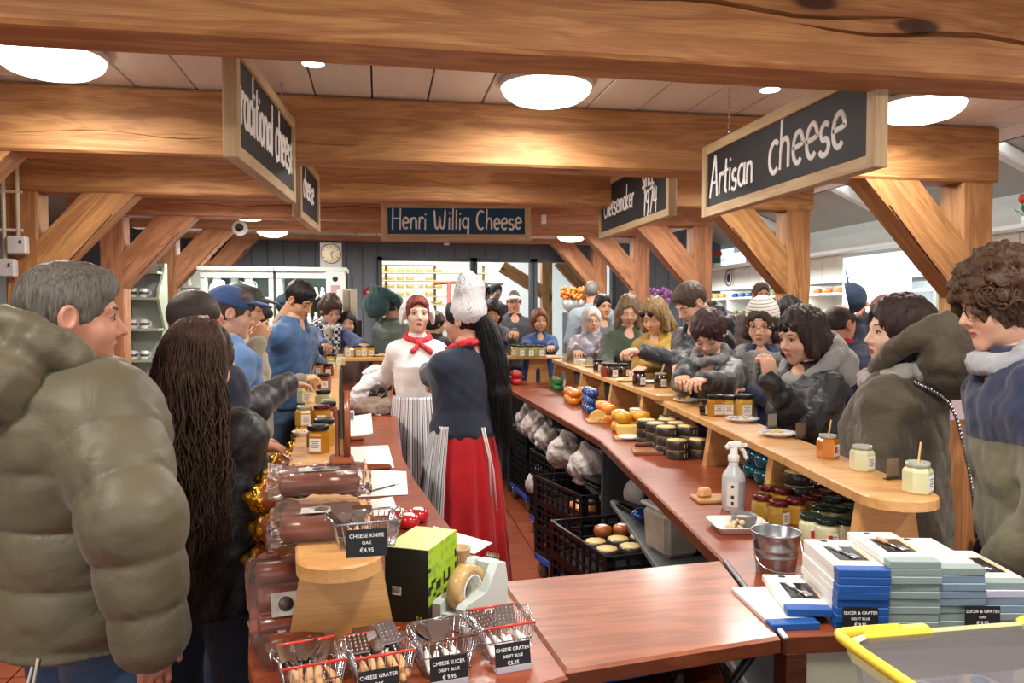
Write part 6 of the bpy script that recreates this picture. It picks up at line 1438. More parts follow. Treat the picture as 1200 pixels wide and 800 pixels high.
# cloth and bag
CLO = cloth('white_tea_cloth', 'eceaec', wk=.7, wr=12); SACK = cloth('beige_sack', '9c8a7a', wk=.7, wr=14)
p = PZ(434, 476, HC); g = Fld((-.2, -.17, -.01), (.22, .17, .36), .009); g.U(g.cap((-.12, -.06, .05), (.03, .02, .24), .05, .055)); g.U(g.cap((.03, .02, .22), (.1, .04, .1), .05, .04), .03); g.U(g.ell((-.07, 0, .05), (.1, .09, .07)), .03); g.fold(.03, 26, 4); g.fold(.008, 60, 5); g.I(-g.Z)
gg = Geo(); gg.add(*g.mesh()); o = link('tea_cloth', gg.mesh('tea_cloth', [CLO]), None, p); tag(o, 'crumpled white printed tea cloth held up on the left counter', 'cloth')
m = MB(); rnd = random.Random(1); 
for _ in range(6): a = rnd.random() * 6.3
p = PZ(442, 484, HC); g = Fld((-.2, -.14, -.01), (.2, .16, .16), .009); g.U(g.ell((0, 0, .03), (.16, .1, .07))); g.fold(.02, 30, 6); g.fold(.008, 60, 7); g.I(-g.Z); gg = Geo(); gg.add(*g.mesh()); o = link('sack', gg.mesh('sack', [SACK]), None, p); tag(o, 'beige crumpled plastic sack lying in front of the white cloth', 'bag')
o = obj1('drinks_carton', MB().box((0, 0, .045), (.05, .04, .09), bev=.002).box((0, -.0205, .06), (.04, .001, .04), mi=1), [WHITE, MT('carton_print', '6d8fa8', .5, var=.3, vs=60)], PZ(409, 500, HC) + Vector((0, .03, 0)), .3, 'small white and blue carton behind the envelope', 'carton')
# dark display board in brown post stand on the packs
PACK = MT('smoked_sausage_skin', '7a3a22', .28, var=.2, coat=.5); FOILC = MT('crinkled_cellophane', 'ffffff', .04, trans=.97, var=0, bump=.5, bs=22, bd=.006, ior=1.12); GOLD = MT('gold_foil', 'd8a93a', .2, 1, var=.2, bump=1, bs=45, bd=.012)
def sausage_pack(label, loc, rot, L=.19, w=.12, h=.05, n=3, group='wrapped smoked cheese packs'):
    o = empty('wrapped_cheese_pack', loc, 0, label, 'cheese pack', group); o.rotation_euler = [R(a) for a in rot]
    for i in range(n): 
        y = (i - (n - 1) / 2) * w / n; MB().tube([(-L * .44, y, h * .5), (-L * .4, y, h * .5), (L * .4, y, h * .5), (L * .44, y, h * .5)], [w / n * .25, w / n * .47, w / n * .47, w / n * .25], 14).build('smoked_cheese', PACK, o)
    g = Fld((-L * .62, -w * .66, -.01), (L * .62, w * .66, h + .02), .006); g.U(g.ell((0, 0, h * .5), (L * .6, w * .62, h * .62)) * .6); g.d = np.maximum(np.maximum(np.abs(g.X) - L * .53, np.abs(g.Y) - w * .53), np.abs(g.Z - h * .5) - h * .5) ; g.d = g.d - .004; g.wob(.004, 70, int(L * 1000) + n); g.fold(.006, 60, 3)
    gg = Geo(); gg.add(*g.mesh()); link('cellophane', gg.mesh('cellophane', [FOILC]), o)
    q = MB().box((0, -w * .1, h + .0035), (L * .45, w * .3, .0015), bev=.0005).build('paper_label', MT('clear_grey_label', 'b7b3a6', .5, var=.3, vs=40), o); MB().lathe([(.014, .0045 + h), (.014, .0055 + h)], 20, c=(0, -w * .1, 0)).build('emblem', MT('dark_emblem', '4b4038', .5), o)
    return o
pa = PZ(372, 605, HS); sausage_pack('cellophane-wrapped pack of brown smoked cheeses, upper one on the left shelf, carrying a brown post', (pa.x + .0, pa.y + .045, HS + .052), (0, 0, 6), .2, .14, .045)
pb = PZ(378, 632, HS); sausage_pack('cellophane-wrapped pack of brown smoked cheeses, lower one on the left shelf end', (pb.x - .005, pb.y + .05, HS), (0, 0, 3), .18, .15, .048)
p = PZ(401, 572, HS + .1) ; o = empty('sign_stand', (pa.x + .05, pa.y + .07, HS + .103), R(4), 'brown lacquered stand with two posts holding a dark card, standing on the wrapped packs', 'sign stand')
MB().box((0, 0, .009), (.055, .075, .018), bev=.007).build('base', BRP, o); MB().box((-.009, .014, .07), (.01, .018, .11), bev=.003).build('post', BRP, o); MB().tube([(.012, -.006, .015), (.012, -.006, .17)], .0085, 12).build('post', BRP, o)
MB().box((.0, .02, .14), (.006, .07, .16), bev=.001).build('dark_card', MT('dark_photo_card', '33362f', .3, var=.6, vs=30), o)
# gold-foil cheeses on the outer side of the left shelf
pr = empty('smoked_cheese_ball'); MB().ball((0, 0, .035), .036, 16, sc=(1.15, 1, 1)).build('brown_rind', MT('brown_smoked_rind', '8a4526', .3, var=.15, coat=.5), pr)
MB().lathe([(.014, 0), (.0145, .0012), (1e-5, .0012)], 14, mat=Matrix.Translation((.02, -.014, .062)) @ Matrix.Rotation(R(35), 4, 'Y')).build('round_sticker', LABEL, pr)
g = Fld((-.075, -.06, -.01), (.0, .06, .08), .006); g.U(g.cap((-.05, 0, .035), (-.022, 0, .035), .014, .04)); g.fold(.012, 60, 3); g.wob(.004, 120, 1); gg = Geo(); gg.add(*g.mesh()); link('gold_wrapper', gg.mesh('gold_wrapper', [GOLD]), pr); protos.append(pr)
places = ['nearest', 'second', 'third', 'fourth', 'fifth', 'sixth', 'seventh', 'eighth', 'ninth', 'tenth', 'eleventh', 'twelfth']
for i in range(12):
    t = i / 11; y = 1.98 + 2.3 * t; x = -.285 - .085 * t
    for k in range(2 if i > 2 else 3):
        place(pr, (x + .012 * (k % 2) - .004, y + .02 * k, HC + .075 * k), random.uniform(-.2, .2), 'brown smoked cheese in gold foil, left shelf side, %s from front, layer %d' % (places[i], k + 1), 'cheese', 'gold-wrapped smoked cheeses')
for i, (px, py, tl, lb) in enumerate(((333, 758, 62, 'cellophane-wrapped brown cheese pack leaning left of the shelf leg, with round emblem'),)):
    p = PZ(px, py, HC); sausage_pack(lb, (p.x - .005, p.y + .04, HC + .08), (tl, 0, 12), .12, .15, .04, 3)
p = PZ(345, 775, HC); sausage_pack('cellophane-wrapped brown cheese pack lying low beside the red-trimmed basket', (p.x - .01, p.y + .05, HC), (0, 0, 20), .12, .13, .04, 2)
# --- green pixel-pattern box
p0 = PZ(502, 733, HC); c0 = Vector((p0.x, p0.y, HC)); H_ = .158; W_, D_ = .1, .16
o = empty('gift_box', c0, R(-27), 'tall black and lime green pixel-patterned carton beside the tape dispenser', 'box'); LIME = MT('lime_card', 'a6c832', .5, var=.03); DKG = MT('dark_green_card', '23281e', .45, var=.06)
MB().box((-W_ / 2, D_ / 2, H_ / 2), (W_, D_, H_), bev=.001).build('carton', DKG, o); MB().box((-W_ / 2, D_ / 2, H_ + .0006), (W_, D_, .0012)).build('lime_top', MT('pale_lime', 'c9d88c', .5, var=.03), o)
rnd = random.Random(11); nx, nz = 12, 16; pix = [MB(), MB()]
for i in range(nx):
    for j in range(nz):
        pr_ = 1.0 if j > 11 else .92 if j > 8 else .55 if j > 3 else .3
        if rnd.random() < pr_: pix[0 if rnd.random() > .25 else 1].box((.0004, D_ * (i + .5) / nx, H_ * (j + .5) / nz), (.0014, D_ / nx, H_ / nz))
tag(pix[0].build('pixel_print', LIME, o), kind='stuff'); tag(pix[1].build('pixel_print', MT('lime_dark', '8fb23a', .5), o), kind='stuff')
b_ = MB().box((-W_ * .72, -.0004, H_ * .42), (.02, .001, .018)).build('barcode_label', LABEL, o); m = MB(); [m.box((-W_ * .72 - .008 + i * .0018, -.001, H_ * .43), (.0009 if i % 3 else .0004, .0004, .012)) for i in range(10)]; m.build('print', PRINT, b_)
text('PA', .014, LIME, o, (-W_ * .2, -.0008, H_ * .07), (R(90), 0, 0))
p = PZ(541, 676, HC) + Vector((0, .03, 0)); o = empty('wooden_cup', p, 0, 'ribbed wooden cup behind the tape dispenser', 'cup'); MB().lathe([(.016, 0), (.018, .004), (.024, .055), (.027, .062), (.0275, .066), (.0255, .066), (.022, .058), (1e-5, .05)], 24).build('cup_body', MT('turned_wood', 'c8ad84', .5), o)
m = MB()
for i in range(20): t = 2 * math.pi * i / 20; m.tube([(.0178 * math.cos(t), .0178 * math.sin(t), .006), (.0238 * math.cos(t), .0238 * math.sin(t), .052)], .0014, 5)
m.build('ribs', MT('turned_wood_dark', 'a5865c', .5), o)
# --- tape dispenser
p = PZ(552, 735, HC); o = empty('tape_dispenser', p + Vector((0, .05, 0)), R(-42), 'pale grey-green tape dispenser with a roll of packing tape', 'tape dispenser'); TD = MT('dispenser_plastic', 'c3cfca', .4, var=.03)
prof = [(-.06, 0), (.075, 0), (.078, .05), (.07, .088), (.045, .092), (.01, .05), (-.05, .045), (-.06, .04)]; mb = MB(); n = len(prof)
o.scale = (1.2, 1.2, 1.2)
for w0, w1 in ((-.034, -.016), (.016, .034)): mb.add([(w0, x, z) for x, z in prof] + [(w1, x, z) for x, z in prof], [tuple(range(n)), tuple(range(2 * n - 1, n - 1, -1))] + [((i + 1) % n, i, n + i, n + (i + 1) % n) for i in range(n)])
mb.box((0, .0, .012), (.034, .115, .024)).box((0, .062, .045), (.034, .026, .086)); mb.build('body', TD, o)
rl = Matrix.Translation((0, -.005, .055)) @ Matrix.Rotation(R(90), 4, 'Y'); MB().lathe([(.027, -.0135), (.042, -.0135), (.0425, 0), (.042, .0135), (.027, .0135), (.0265, 0), (.027, -.0135)], 36, mat=rl).build('tape_roll', MT('buff_tape', 'c9a56c', .3, var=.1, coat=.4), o)
MB().lathe([(.0265, -.0145), (.0245, -.0145), (.0245, .0145), (.0265, .0145), (.0265, -.0145)], 28, mat=rl).build('hub', PORC, o); m = MB(); [m.box((-.014 + i * .004, .078, .094), (.002, .003, .008), taper=.3) for i in range(8)]; m.build('cutter', CHROME, o)
# --- wire baskets
RED = MT('red_coated_wire', 'd23a28', .3, coat=.4); 
def basket(label, loc, rz, w=.105, d=.1, h=.062, red=True, wires=9):
    o = empty('wire_basket', loc, rz, label, 'wire basket', 'wire baskets'); m = MB(); k = .82
    def P3(u, v_, t): s_ = k + (1 - k) * t; return Vector((u * w / 2 * s_, v_ * d / 2 * s_, t * h + .004))
    for i in range(wires):
        u = -1 + 2 * i / (wires - 1); m.tube([P3(u, -1, 1), P3(u, -1, 0), P3(u, 1, 0), P3(u, 1, 1)], .0009, 5); m.tube([P3(-1, u, 1), P3(-1, u, 0), P3(1, u, 0), P3(1, u, 1)], .0009, 5)
    for t in (.0, .5): m.tube([P3(-1, -1, t), P3(1, -1, t), P3(1, 1, t), P3(-1, 1, t)], .0012, 5, closed=True)
    m.build('mesh', CHROME, o); rim = [P3(-1, -1, 1), P3(1, -1, 1), P3(1, 1, 1), P3(-1, 1, 1)]
    if red:
        [MB().tube([rim[i], rim[(i + 1) % 4]], .0026 if i % 2 == 0 else .002, 8).build('red_rim' if i % 2 == 0 else 'rim', RED if i % 2 == 0 else CHROME, o) for i in range(4)]
    else: MB().tube(rim, .0022, 6, closed=True).build('rim', CHROME, o)
    for sx in (-1, 1): MB().tube(smooth_poly([P3(sx, -.5, 1), P3(sx, -.35, 1) + Vector((sx * .01, 0, .008)), P3(sx, 0, 1) + Vector((sx * .012, 0, -.004)), P3(sx, .35, 1) + Vector((sx * .01, 0, .008)), P3(sx, .5, 1)], 4), .0014, 6).build('folded_handle', CHROME, o)
    return o
def tool(kind):
    o = empty('cheese_slicer' if kind != 'k' else 'cheese_grater'); hm = OAKH if kind in 'wk' else PORC
    MB().tube([(0, -.05, .006), (0, -.045, .0062), (0, -.02, .0068), (0, 0, .0045)], [.0035, .006, .0068, .0045], 10).build('handle', hm, o)
    MB().tube([(0, 0, .0045), (0, .022, .0045)], .0018, 6).build('shank', CHROME, o)
    if kind in 'wp': MB().add([(-.007, .02, .004), (.007, .02, .004), (.021, .052, .007), (.018, .066, .008), (-.018, .066, .008), (-.021, .052, .007), (-.007, .02, .0055), (.007, .02, .0055), (.021, .052, .0085), (.018, .066, .0095), (-.018, .066, .0095), (-.021, .052, .0085)], [(5, 4, 3, 2, 1, 0), (6, 7, 8, 9, 10, 11)] + [(i, (i + 1) % 6, 6 + (i + 1) % 6, 6 + i) for i in range(6)]).build('blade', CHROME, o)
    else:
        b = MB().box((0, .045, .006), (.036, .05, .003), bev=.001).build('grater_plate', CHROME, o); m = MB()
        for i in range(4):
            for j in range(5): m.ball((-.012 + i * .008, .028 + j * .0085, .0078), .0018, 6)
        m.build('teeth', STEEL, b)
    protos.append(o); return o
TL = {k: tool(k) for k in 'wpkg'}
def fill(b, keys, seed, bname):
    rnd = random.Random(seed)
    for i, k in enumerate(keys):
        loc = b.matrix_basis @ Vector((-.03 + .06 * (i % 5) / 4 + rnd.uniform(-.003, .003), -.002 + rnd.uniform(-.012, .008), .026 + .012 * (i // 5)))
        c = place(TL[k], loc, b.rotation_euler[2] + rnd.uniform(-.35, .35), '%s-handled %s in the %s, %s' % ('pale wood' if k in 'wk' else 'white', 'slicer' if k in 'wp' else 'grater', bname, ['far left', 'left', 'middle', 'right', 'far right'][i % 5] + (' of the lower layer', ' of the upper layer', ' on top')[i // 5]), 'slicer' if k in 'wp' else 'grater', 'utensils in the ' + bname)
        c.rotation_euler[0] = R(rnd.uniform(14, 30)); c.scale = (1.05,) * 3
def bk(label, x, y, z, rz, red, keys, seed, bname, zz, **k):
    bpy.context.view_layer.update(); p = PZ(x, y, zz); b = basket(label, (p.x, p.y, z), R(rz), red=red, **k); bpy.context.view_layer.update(); fill(b, keys, seed, bname); return b
bk('red-rimmed wire basket with wooden-handled slicers, leftmost of the four at the front', 363, 768, HC, 14, True, 'wwwwwwwww', 1, 'leftmost red-rimmed basket', HC + .06)
bk('red-rimmed wire basket with wooden-handled graters, second of the four', 444, 757, HC, 13, True, 'kwkwwkwwwk', 2, 'second red-rimmed basket', HC + .06)
bk('plain chrome wire basket with white-handled slicers, third of the four', 518, 740, HC, 12, False, 'pppp', 3, 'plain chrome basket', HC + .06)
bk('red-rimmed wire basket with white-handled graters, rightmost of the four', 586, 725, HC, 12, True, 'ggggg', 4, 'rightmost red-rimmed basket', HC + .06)
b5 = bk('plain chrome wire basket standing on the near end of the left shelf', 427, 607, HS, 10, False, 'www', 5, 'basket on the shelf end', HS + .05, w=.125, d=.1, h=.05, wires=11)
def cardon(px, py, D, rz, lines, lb): p = PD(px, py, D); return price_card(p, R(rz), lines, lb, .072, .048, 8)
price_card(PD(430, 655, 1.24), R(4), ['CHEESE KNIFE', 'OAK', '€4,95'], 'black price card reading cheese knife on the chrome basket of the shelf end', .066, .044, 6, False)
price_card(PZ(527, 803, HC) , R(10), ['CHEESE SLICER', 'DELFT BLUE', '€ 9,95'], 'black price card reading cheese slicer before the plain chrome basket', .068, .046, 10)
price_card(PZ(602, 786, HC), R(10), ['CHEESE GRATER', 'DELFT BLUE', '€5,95'], 'black price card reading cheese grater before the rightmost basket', .068, .046, 10)
price_card(PZ(445, 820, HC), R(12), ['CHEESE GRATER', 'OAK', '€5,95'], 'black price card before the second basket, cut off by the lower edge', .068, .046, 10)
# purple-rimmed tub standing before the counter, seen at the very edge
p = PD(612, 838, 1.13); o = empty('purple_tub', (p.x, p.y, p.z - .3), 0, 'round purple-rimmed plastic tub just before the counter, only its rim showing', 'tub'); MB().lathe([(.07, 0), (.09, .27), (.094, .275), (.09, .275), (.068, .006), (1e-5, .005)], 32).build('tub_wall', MT('pink_clear_plastic', 'c9b4c8', .3), o); MB().lathe([(.094, .27), (.098, .275), (.094, .282), (.088, .278), (.094, .27)], 32).build('rim', MT('purple_plastic', '8a3a94', .35), o)
st = obj1('low_stool', MB().box((0, 0, (p.z - .3) / 2), (.22, .22, p.z - .3), bev=.01, taper=.9), DKWOOD, (p.x, p.y, 0), 0, 'dark block stool under the purple-rimmed tub, below the view', 'stool')
# --- clear box with yellow clip handles at the lower right
p0, p1 = PD(992, 762, 1.12), PD(1330, 748, 1.12); zt = 1.075; 
a0 = PZ(985, 752, zt); cx = a0.x + .285; cy = a0.y - .15; o = empty('storage_box', (cx, cy, zt - .24), 0, 'clear plastic storage box with yellow rim and clips at the lower right corner', 'storage box'); YL = MT('yellow_plastic', 'e8c83c', .35, var=.03); CLR = MT('clear_plastic_box', 'f2f2f0', .12, trans=.75, var=0, ior=1.15)
w, d = .54, .34; mb = MB(); R4 = lambda k_, z_: rr(w / 2 * k_, d / 2 * k_, z_, .045 * k_)
v = R4(.9, 0) + R4(1, .225) + R4(.99, .225) + R4(.89, .004); mb.add(v, [(j * 12 + i, j * 12 + (i + 1) % 12, (j + 1) * 12 + (i + 1) % 12, (j + 1) * 12 + i) for j in range(3) for i in range(12)] + [tuple(range(11, -1, -1)), tuple(range(36, 48))], smooth=False); mb.build('box_wall', CLR, o)
v = R4(1.0, .215) + R4(1.035, .218) + R4(1.035, .238) + R4(1.0, .242) + R4(.975, .236); MB().add(v, [(j * 12 + i, j * 12 + (i + 1) % 12, (j + 1) * 12 + (i + 1) % 12, (j + 1) * 12 + i) for j in range(4) for i in range(12)]).build('rim', MT('clear_yellow_rim', 'd9d2a0', .25, var=0), o)
MB().add(R4(.975, .236) + R4(.97, .238), [tuple(range(12, 24)), tuple(range(11, -1, -1))]).build('lid_sheet', MT('cloudy_lid', 'd8d6da', .12, var=0, trans=.93, ior=1.02), o)
MB().box((0, 0, .165), (.5, .3, .006)).build('inner_tray', MT('lilac_tray', 'b9b4c4', .5), o)
for x in (-.17, .13):
    MB().box((x, d / 2 * 1.02, .236), (.13, .03, .022), bev=.008).build('clip', YL, o)
MB().tube(smooth_poly([(-w / 2 * .6, d / 2 * 1.03, .243), (-w / 2 * .93, d / 2 * 1.03, .243), (-w / 2 * 1.03, d / 2 * .9, .243), (-w / 2 * 1.03, 0, .243), (-w / 2 * 1.03, -d / 2, .243)], 5), .009, 8).build('clip', YL, o)
for i in range(8): tag(MB().lathe([(.001, 0), (.03, .0), (.033, .012), (.03, .024), (.012, .026), (1e-5, .026)], 20, mi=0).lathe([(.014, .0262), (.013, .028), (1e-5, .028)], 12, mi=1).build('packed_pastry', [MT('white_frill', 'e9e7e2', .6, var=.1, vs=80), MT('blue_centre', '8fa8c4', .5)], None, (cx - .2 + .1 * (i % 4) + .02 * (i // 4), cy + .07 - .11 * (i // 4), zt - .068)), 'white-frilled sweet with blue centre inside the storage box, %s' % ['rear left', 'rear second', 'rear third', 'rear right', 'front left', 'front second', 'front third', 'front right'][i], 'packed sweet', 'pieces in the storage box')
obj1('supply_trolley', MB().box((0, 0, (zt - .25) / 2), (.6, .36, zt - .25), bev=.01), GREYP, (cx, cy, 0), 0, 'dark trolley carrying the storage box, below the view', 'trolley')

# ================================================================== UNDER THE RIGHT COUNTER
CRATE = MT('black_crate_plastic', '17181a', .38, var=.15)
def crate(w=.4, d=.6, h=.16, name='crate'):
    m = MB(); t = .012
    m.box((0, 0, .006), (w, d, .012))
    for sx in (-1, 1):
        for z in (.016, h * .38, h * .7, h - .008): m.box((sx * (w / 2 - t / 2), 0, z), (t, d, .018 if z > h * .9 or z < .02 else .01))
        for i in range(9): m.box((sx * (w / 2 - t / 2), -d / 2 + d * (i + .5) / 9, h / 2), (t * .7, .014, h))
    for sy in (-1, 1):
        for z in (.016, h * .38, h * .7, h - .008): m.box((0, sy * (d / 2 - t / 2), z), (w, t, .018 if z > h * .9 or z < .02 else .01))
        for i in range(6): m.box((-w / 2 + w * (i + .5) / 6, sy * (d / 2 - t / 2), h / 2), (.014, t * .7, h))
    for sx in (-1, 1):
        for sy in (-1, 1): m.box((sx * (w / 2 - .012), sy * (d / 2 - .012), h / 2), (.024, .024, h))
    me = m.mesh('crate', CRATE); o = link('crate_shell', me, empty(name)); protos.append(o.parent); return o.parent
CR = crate(); CRL = crate(h=.11)
DOL = MT('blue_dolly', '1f5fd0', .35, var=.05); WHL = MT('grey_wheel', '55575a', .5)
def dolly(x, y, rz, label):
    o = empty('crate_dolly', (x, y, 0), rz, label, 'dolly', 'blue crate dollies'); w, d, z = .4, .6, .125; m = MB()
    for s in (-1, 1): m.box((s * (w / 2 - .02), 0, z), (.04, d, .045), bev=.006); m.box((0, s * (d / 2 - .02), z), (w, .04, .045), bev=.006)
    m.build('deck_frame', DOL, o)
    for sx in (-1, 1):
        for sy in (-1, 1):
            c = Vector((sx * (w / 2 - .035), sy * (d / 2 - .06), .048)); wh = MB().lathe([(.012, -.014), (.044, -.014), (.048, -.009), (.048, .009), (.044, .014), (.012, .014)], 24, mat=Matrix.Translation(c) @ Matrix.Rotation(R(90), 4, 'Y')).build('wheel', WHL, o)
            MB().tube([c + Vector((-.018, 0, 0)), c + Vector((-.018, .02, .055)), c + Vector((.018, .02, .055)), c + Vector((.018, 0, 0))], .006, 6).box(c + Vector((0, .02, .062)), (.05, .05, .01)).build('fork', CHROME, wh)
    return o
def crates(x, y, rz, n, label, first=.15, proto=None):
    for i in range(n): place(proto or CR, (x, y, first + i * .155), rz, 'black ventilated plastic crate, %s of the %s' % (['bottom', 'second', 'third', 'top'][min(i, 3)] if i < n - 1 else 'topmost', label), 'crate', 'black crates')
dolly(1.33, 6.3, R(4), 'blue wheeled dolly under the far stack of crates'); crates(1.33, 6.3, R(4), 3, 'far stack under the right counter')
dolly(1.30, 5.2, R(6), 'blue wheeled dolly under the middle stack of crates'); crates(1.30, 5.2, R(6), 3, 'middle stack under the right counter')
dolly(1.19, 4.32, R(14), 'blue wheeled dolly nearest the dividing panel'); crates(1.19, 4.32, R(14), 3, 'near stack beside the dividing panel')
dolly(.72, .98, R(80), 'blue wheeled dolly under the counter flap'); crates(.72, .98, R(80), 1, 'low pile under the flap')
dolly(1.04, 3.28, R(10), 'blue wheeled dolly of the crate stack jutting out nearest the flap'); crates(1.04, 3.28, R(10), 3, 'stack nearest the flap')
for i in range(6): place(WB, Vector((.93 + .108 * (i % 3) - .018 * (i // 3), 3.06 + .02 * (i % 3) + .11 * (i // 3), .583)), R(100), 'octagonal cheese pack in the crate nearest the flap, %s row, %s' % (['front', 'rear'][i // 3], ['left', 'middle', 'right'][i % 3]), 'cheese pack', 'packs in the nearest crate')
for i in range(3): place(WH['amber'], Vector((1.0 + .09 * i, 3.36, .583)), i, 'smoked brown cheese in the crate nearest the flap, %s' % ['left', 'middle', 'right'][i], 'cheese', 'cheeses in the nearest crate')
for i in range(6): place(WH['orange' if i % 2 else 'amber'], (1.2 + .09 * (i % 3), 5.0 + .1 * (i // 3), .62), i, 'orange waxed cheese in the middle crate stack, %s' % ['first', 'second', 'third', 'fourth', 'fifth', 'sixth'][i], 'cheese', 'cheeses in the crates', 1.1)
for i in range(6): place(WH['amber' if i % 3 else 'orange'], (1.1 + .09 * (i % 3), 4.15 + .1 * (i // 3), .47), i, 'smoked cheese in the near crate stack, %s' % ['first', 'second', 'third', 'fourth', 'fifth', 'sixth'][i], 'cheese', 'cheeses in the crates', 1.1)
BAGM = cloth('printed_white_bag', 'd8d2ce', .6, .1, wk=.8, wr=12, col2='a89a92', vs=14)
for i, (x, y, z, r_, lb) in enumerate(((1.2, 6.35, .64, .14, 'crumpled white printed bag on the far crate stack'), (1.17, 5.85, .64, .15, 'crumpled white printed bag hanging below the worktop, middle'), (1.16, 5.45, .63, .12, 'small crumpled white bag on the grey shelf'), (1.15, 4.85, .62, .15, 'crumpled white printed bag at the near end of the grey shelf'), (1.17, 4.35, .62, .15, 'crumpled white printed bag beside the dividing panel'), (1.1, 5.45, .3, .12, 'black and white crumpled bag hanging in the crates'))):
    g = Fld((-r_ * 1.3, -r_ * 1.3, -.02), (r_ * 1.3, r_ * 1.3, r_ * 1.9), .011); g.U(g.ell((0, 0, r_ * .55), (r_ * .9, r_, r_ * .75))); g.U(g.cap((0, 0, r_), (-.02, .03, r_ * 1.45), r_ * .35, .02), .03); g.fold(.028, 22, i + 1); g.fold(.008, 55, i + 9); gg = Geo(); gg.add(*g.mesh()); tag(link('printed_bag', gg.mesh('printed_bag', [BAGM]), None, (x + .05, y, z)), lb, 'bag', 'crumpled printed bags')
pt_ = PZ(787, 654, .642); o = empty('plastic_tub', (pt_.x + .03, pt_.y + .08, .642), R(8), 'cloudy plastic food tub with lid on the lower shelf of the right counter', 'tub'); MB().box((0, 0, .09), (.15, .19, .18), bev=.02, taper=1.08).build('tub_wall', MT('cloudy_tub', 'b9b0a0', .3, var=.2, vs=12), o); MB().box((0, 0, .187), (.175, .215, .016), bev=.006).build('lid', MT('tub_lid', 'd5d8d8', .35), o)
o = obj1('paper_roll', MB().lathe([(.02, 0), (.07, 0), (.07, .12), (.02, .12), (.02, 0)], 28, mat=Matrix.Rotation(R(90), 4, 'X')), MT('cloudy_roll', 'a9abab', .6), (1.24, 3.62, .72), R(20), 'white paper roll lying on the lower shelf', 'paper roll')
o = obj1('foil_bag', MB().ball((0, 0, .035), .055, 14, sc=(1.4, 1, .6)), WX['blue'], (1.2, 3.35, .645), .3, 'crinkled blue foil bag on the lower shelf', 'bag')
o = obj1('document_tray', MB().box((0, 0, .012), (.25, .33, .02), bev=.004).box((0, 0, .04), (.25, .33, .006)), BLACKP, (1.3, 3.5, .643), R(10), 'black flat tray on the lower shelf under the worktop', 'tray')
o = obj1('black_tray', MB().box((0, 0, .006), (.3, .25, .012), bev=.003).box((0, 0, .03), (.3, .25, .006)), BLACKP, (1.28, 4.12, .655), R(10), 'flat black tray on the grey shelf at the divider', 'tray')
# ================================================================== FAR ROOM, CABINETS, RIGHT-HAND SHOP WALL
WROOM = MT('white_store_room', 'eef0ee', .7, var=.02)
sr = empty('wall_far', (0, 15.2, 0), kind='structure'); MB().box((.8, 0, 1.6), (9, .05, 3.3)).build('store_wall', WROOM, sr); MB().box((-2.2, -1.9, 1.6), (.05, 3.9, 3.3)).box((4.0, -1.9, 1.6), (.05, 3.9, 3.3)).box((.8, -1.9, 3.2), (6.4, 3.9, .05)).box((.8, -1.9, -.03), (6.4, 3.8, .05)).build('store_shell', WROOM, sr)
area('store_room_light', (.8, 13.4, 3.1), (0, 0, 0), 3.5, 160, (.93, .97, 1), 2.5)
SHW = MT('pale_store_shelf', 'd9c8a4', .6, var=.08)
rk = empty('cheese_rack', (0, 14.0, 0), label='long ripening rack of pale boards full of cheese wheels seen through the rear windows', cat='rack')
zs = [.5, .7, .9, 1.1, 1.3, 1.49, 1.63, 1.77, 1.92, 2.06, 2.2, 2.34, 2.49]
for z in zs: MB().box((0, 0, 0), (3.6, .3, .022)).build('shelf_board', SHW, rk, (.15, 0, z))
for x in (-1.6, -.72, .12, 1.0, 1.9): MB().box((0, 0, 1.3), (.05, .05, 2.6)).build('upright', SHW, rk, (x, .15, 0))
cw = empty('round_cheese'); MB().lathe([(.055, 0), (.068, .012), (.072, .035), (.068, .058), (.055, .07), (1e-5, .07)], 18).build('rind', MT('pale_rind', 'e3c07c', .5, var=.1), cw); protos.append(cw)
rnd = random.Random(6)
cw2 = bpy.data.meshes.get('rind')
GOLDR = MT('golden_rind', 'e6be70', .45, var=.1); gme = MB().lathe([(.055, 0), (.068, .012), (.072, .035), (.068, .058), (.055, .07), (1e-5, .07)], 18).mesh('rind', GOLDR)
for zi, z in enumerate(zs[3:-1]):
    for i in range(16):
        x = -1.5 + i * .17
        if rnd.random() < .12 or abs(x + .72) < .06 or abs(x - .12) < .06: continue
        c = place(cw, (x, 13.93, z + .011), 0, 'pale yellow cheese wheel on the ripening rack, %s shelf' % ['fourth', 'fifth', 'sixth', 'seventh', 'eighth', 'ninth', 'tenth', 'eleventh', 'twelfth'][zi], 'cheese wheel', 'wheels on the ripening rack')
        if zi in (2, 3, 4): c.children[0].data = gme
o = empty('red_hoist', (.0, 13.2, 0), label='orange-red steel hoist frame inside the store room', cat='hoist'); RS = MT('orange_steel', 'd8563a', .4)
a, b, c = PY(508, 332, 13.2), PY(534, 331, 13.2), PY(526, 331, 13.2); MB().tube([(a.x, 0, a.z), (b.x, 0, b.z)], .03, 6).build('arm', RS, o); MB().tube([(c.x, 0, 0), (c.x, 0, c.z)], .04, 6).build('mast', RS, o); a, b = PY(590, 333, 13.2), PY(565, 332, 13.2); MB().tube([(a.x, 0, a.z), (b.x, 0, b.z)], .02, 6).build('arm', RS, o)
fr = empty('timber_frame', (0, 12.6, 0), label='timber post and braces added in the store room for reflections in the third window', cat='timber frame')  # frame added beyond the pane in place of reflected posts and braces
for px in (640, 690): p = PY(px, 330, 12.6); stick('post', (p.x, 0, 0), (p.x, 0, 3), .16, .18, BEAM, fr, seed=px)
for (xa, ya, xb, yb) in ((588, 312, 640, 345), (655, 306, 690, 345)): p, q = PY(xa, ya, 12.6), PY(xb, yb, 12.6); stick('brace', (p.x, 0, p.z), (q.x, 0, q.z), .14, .2, BEAM, fr, seed=xa)
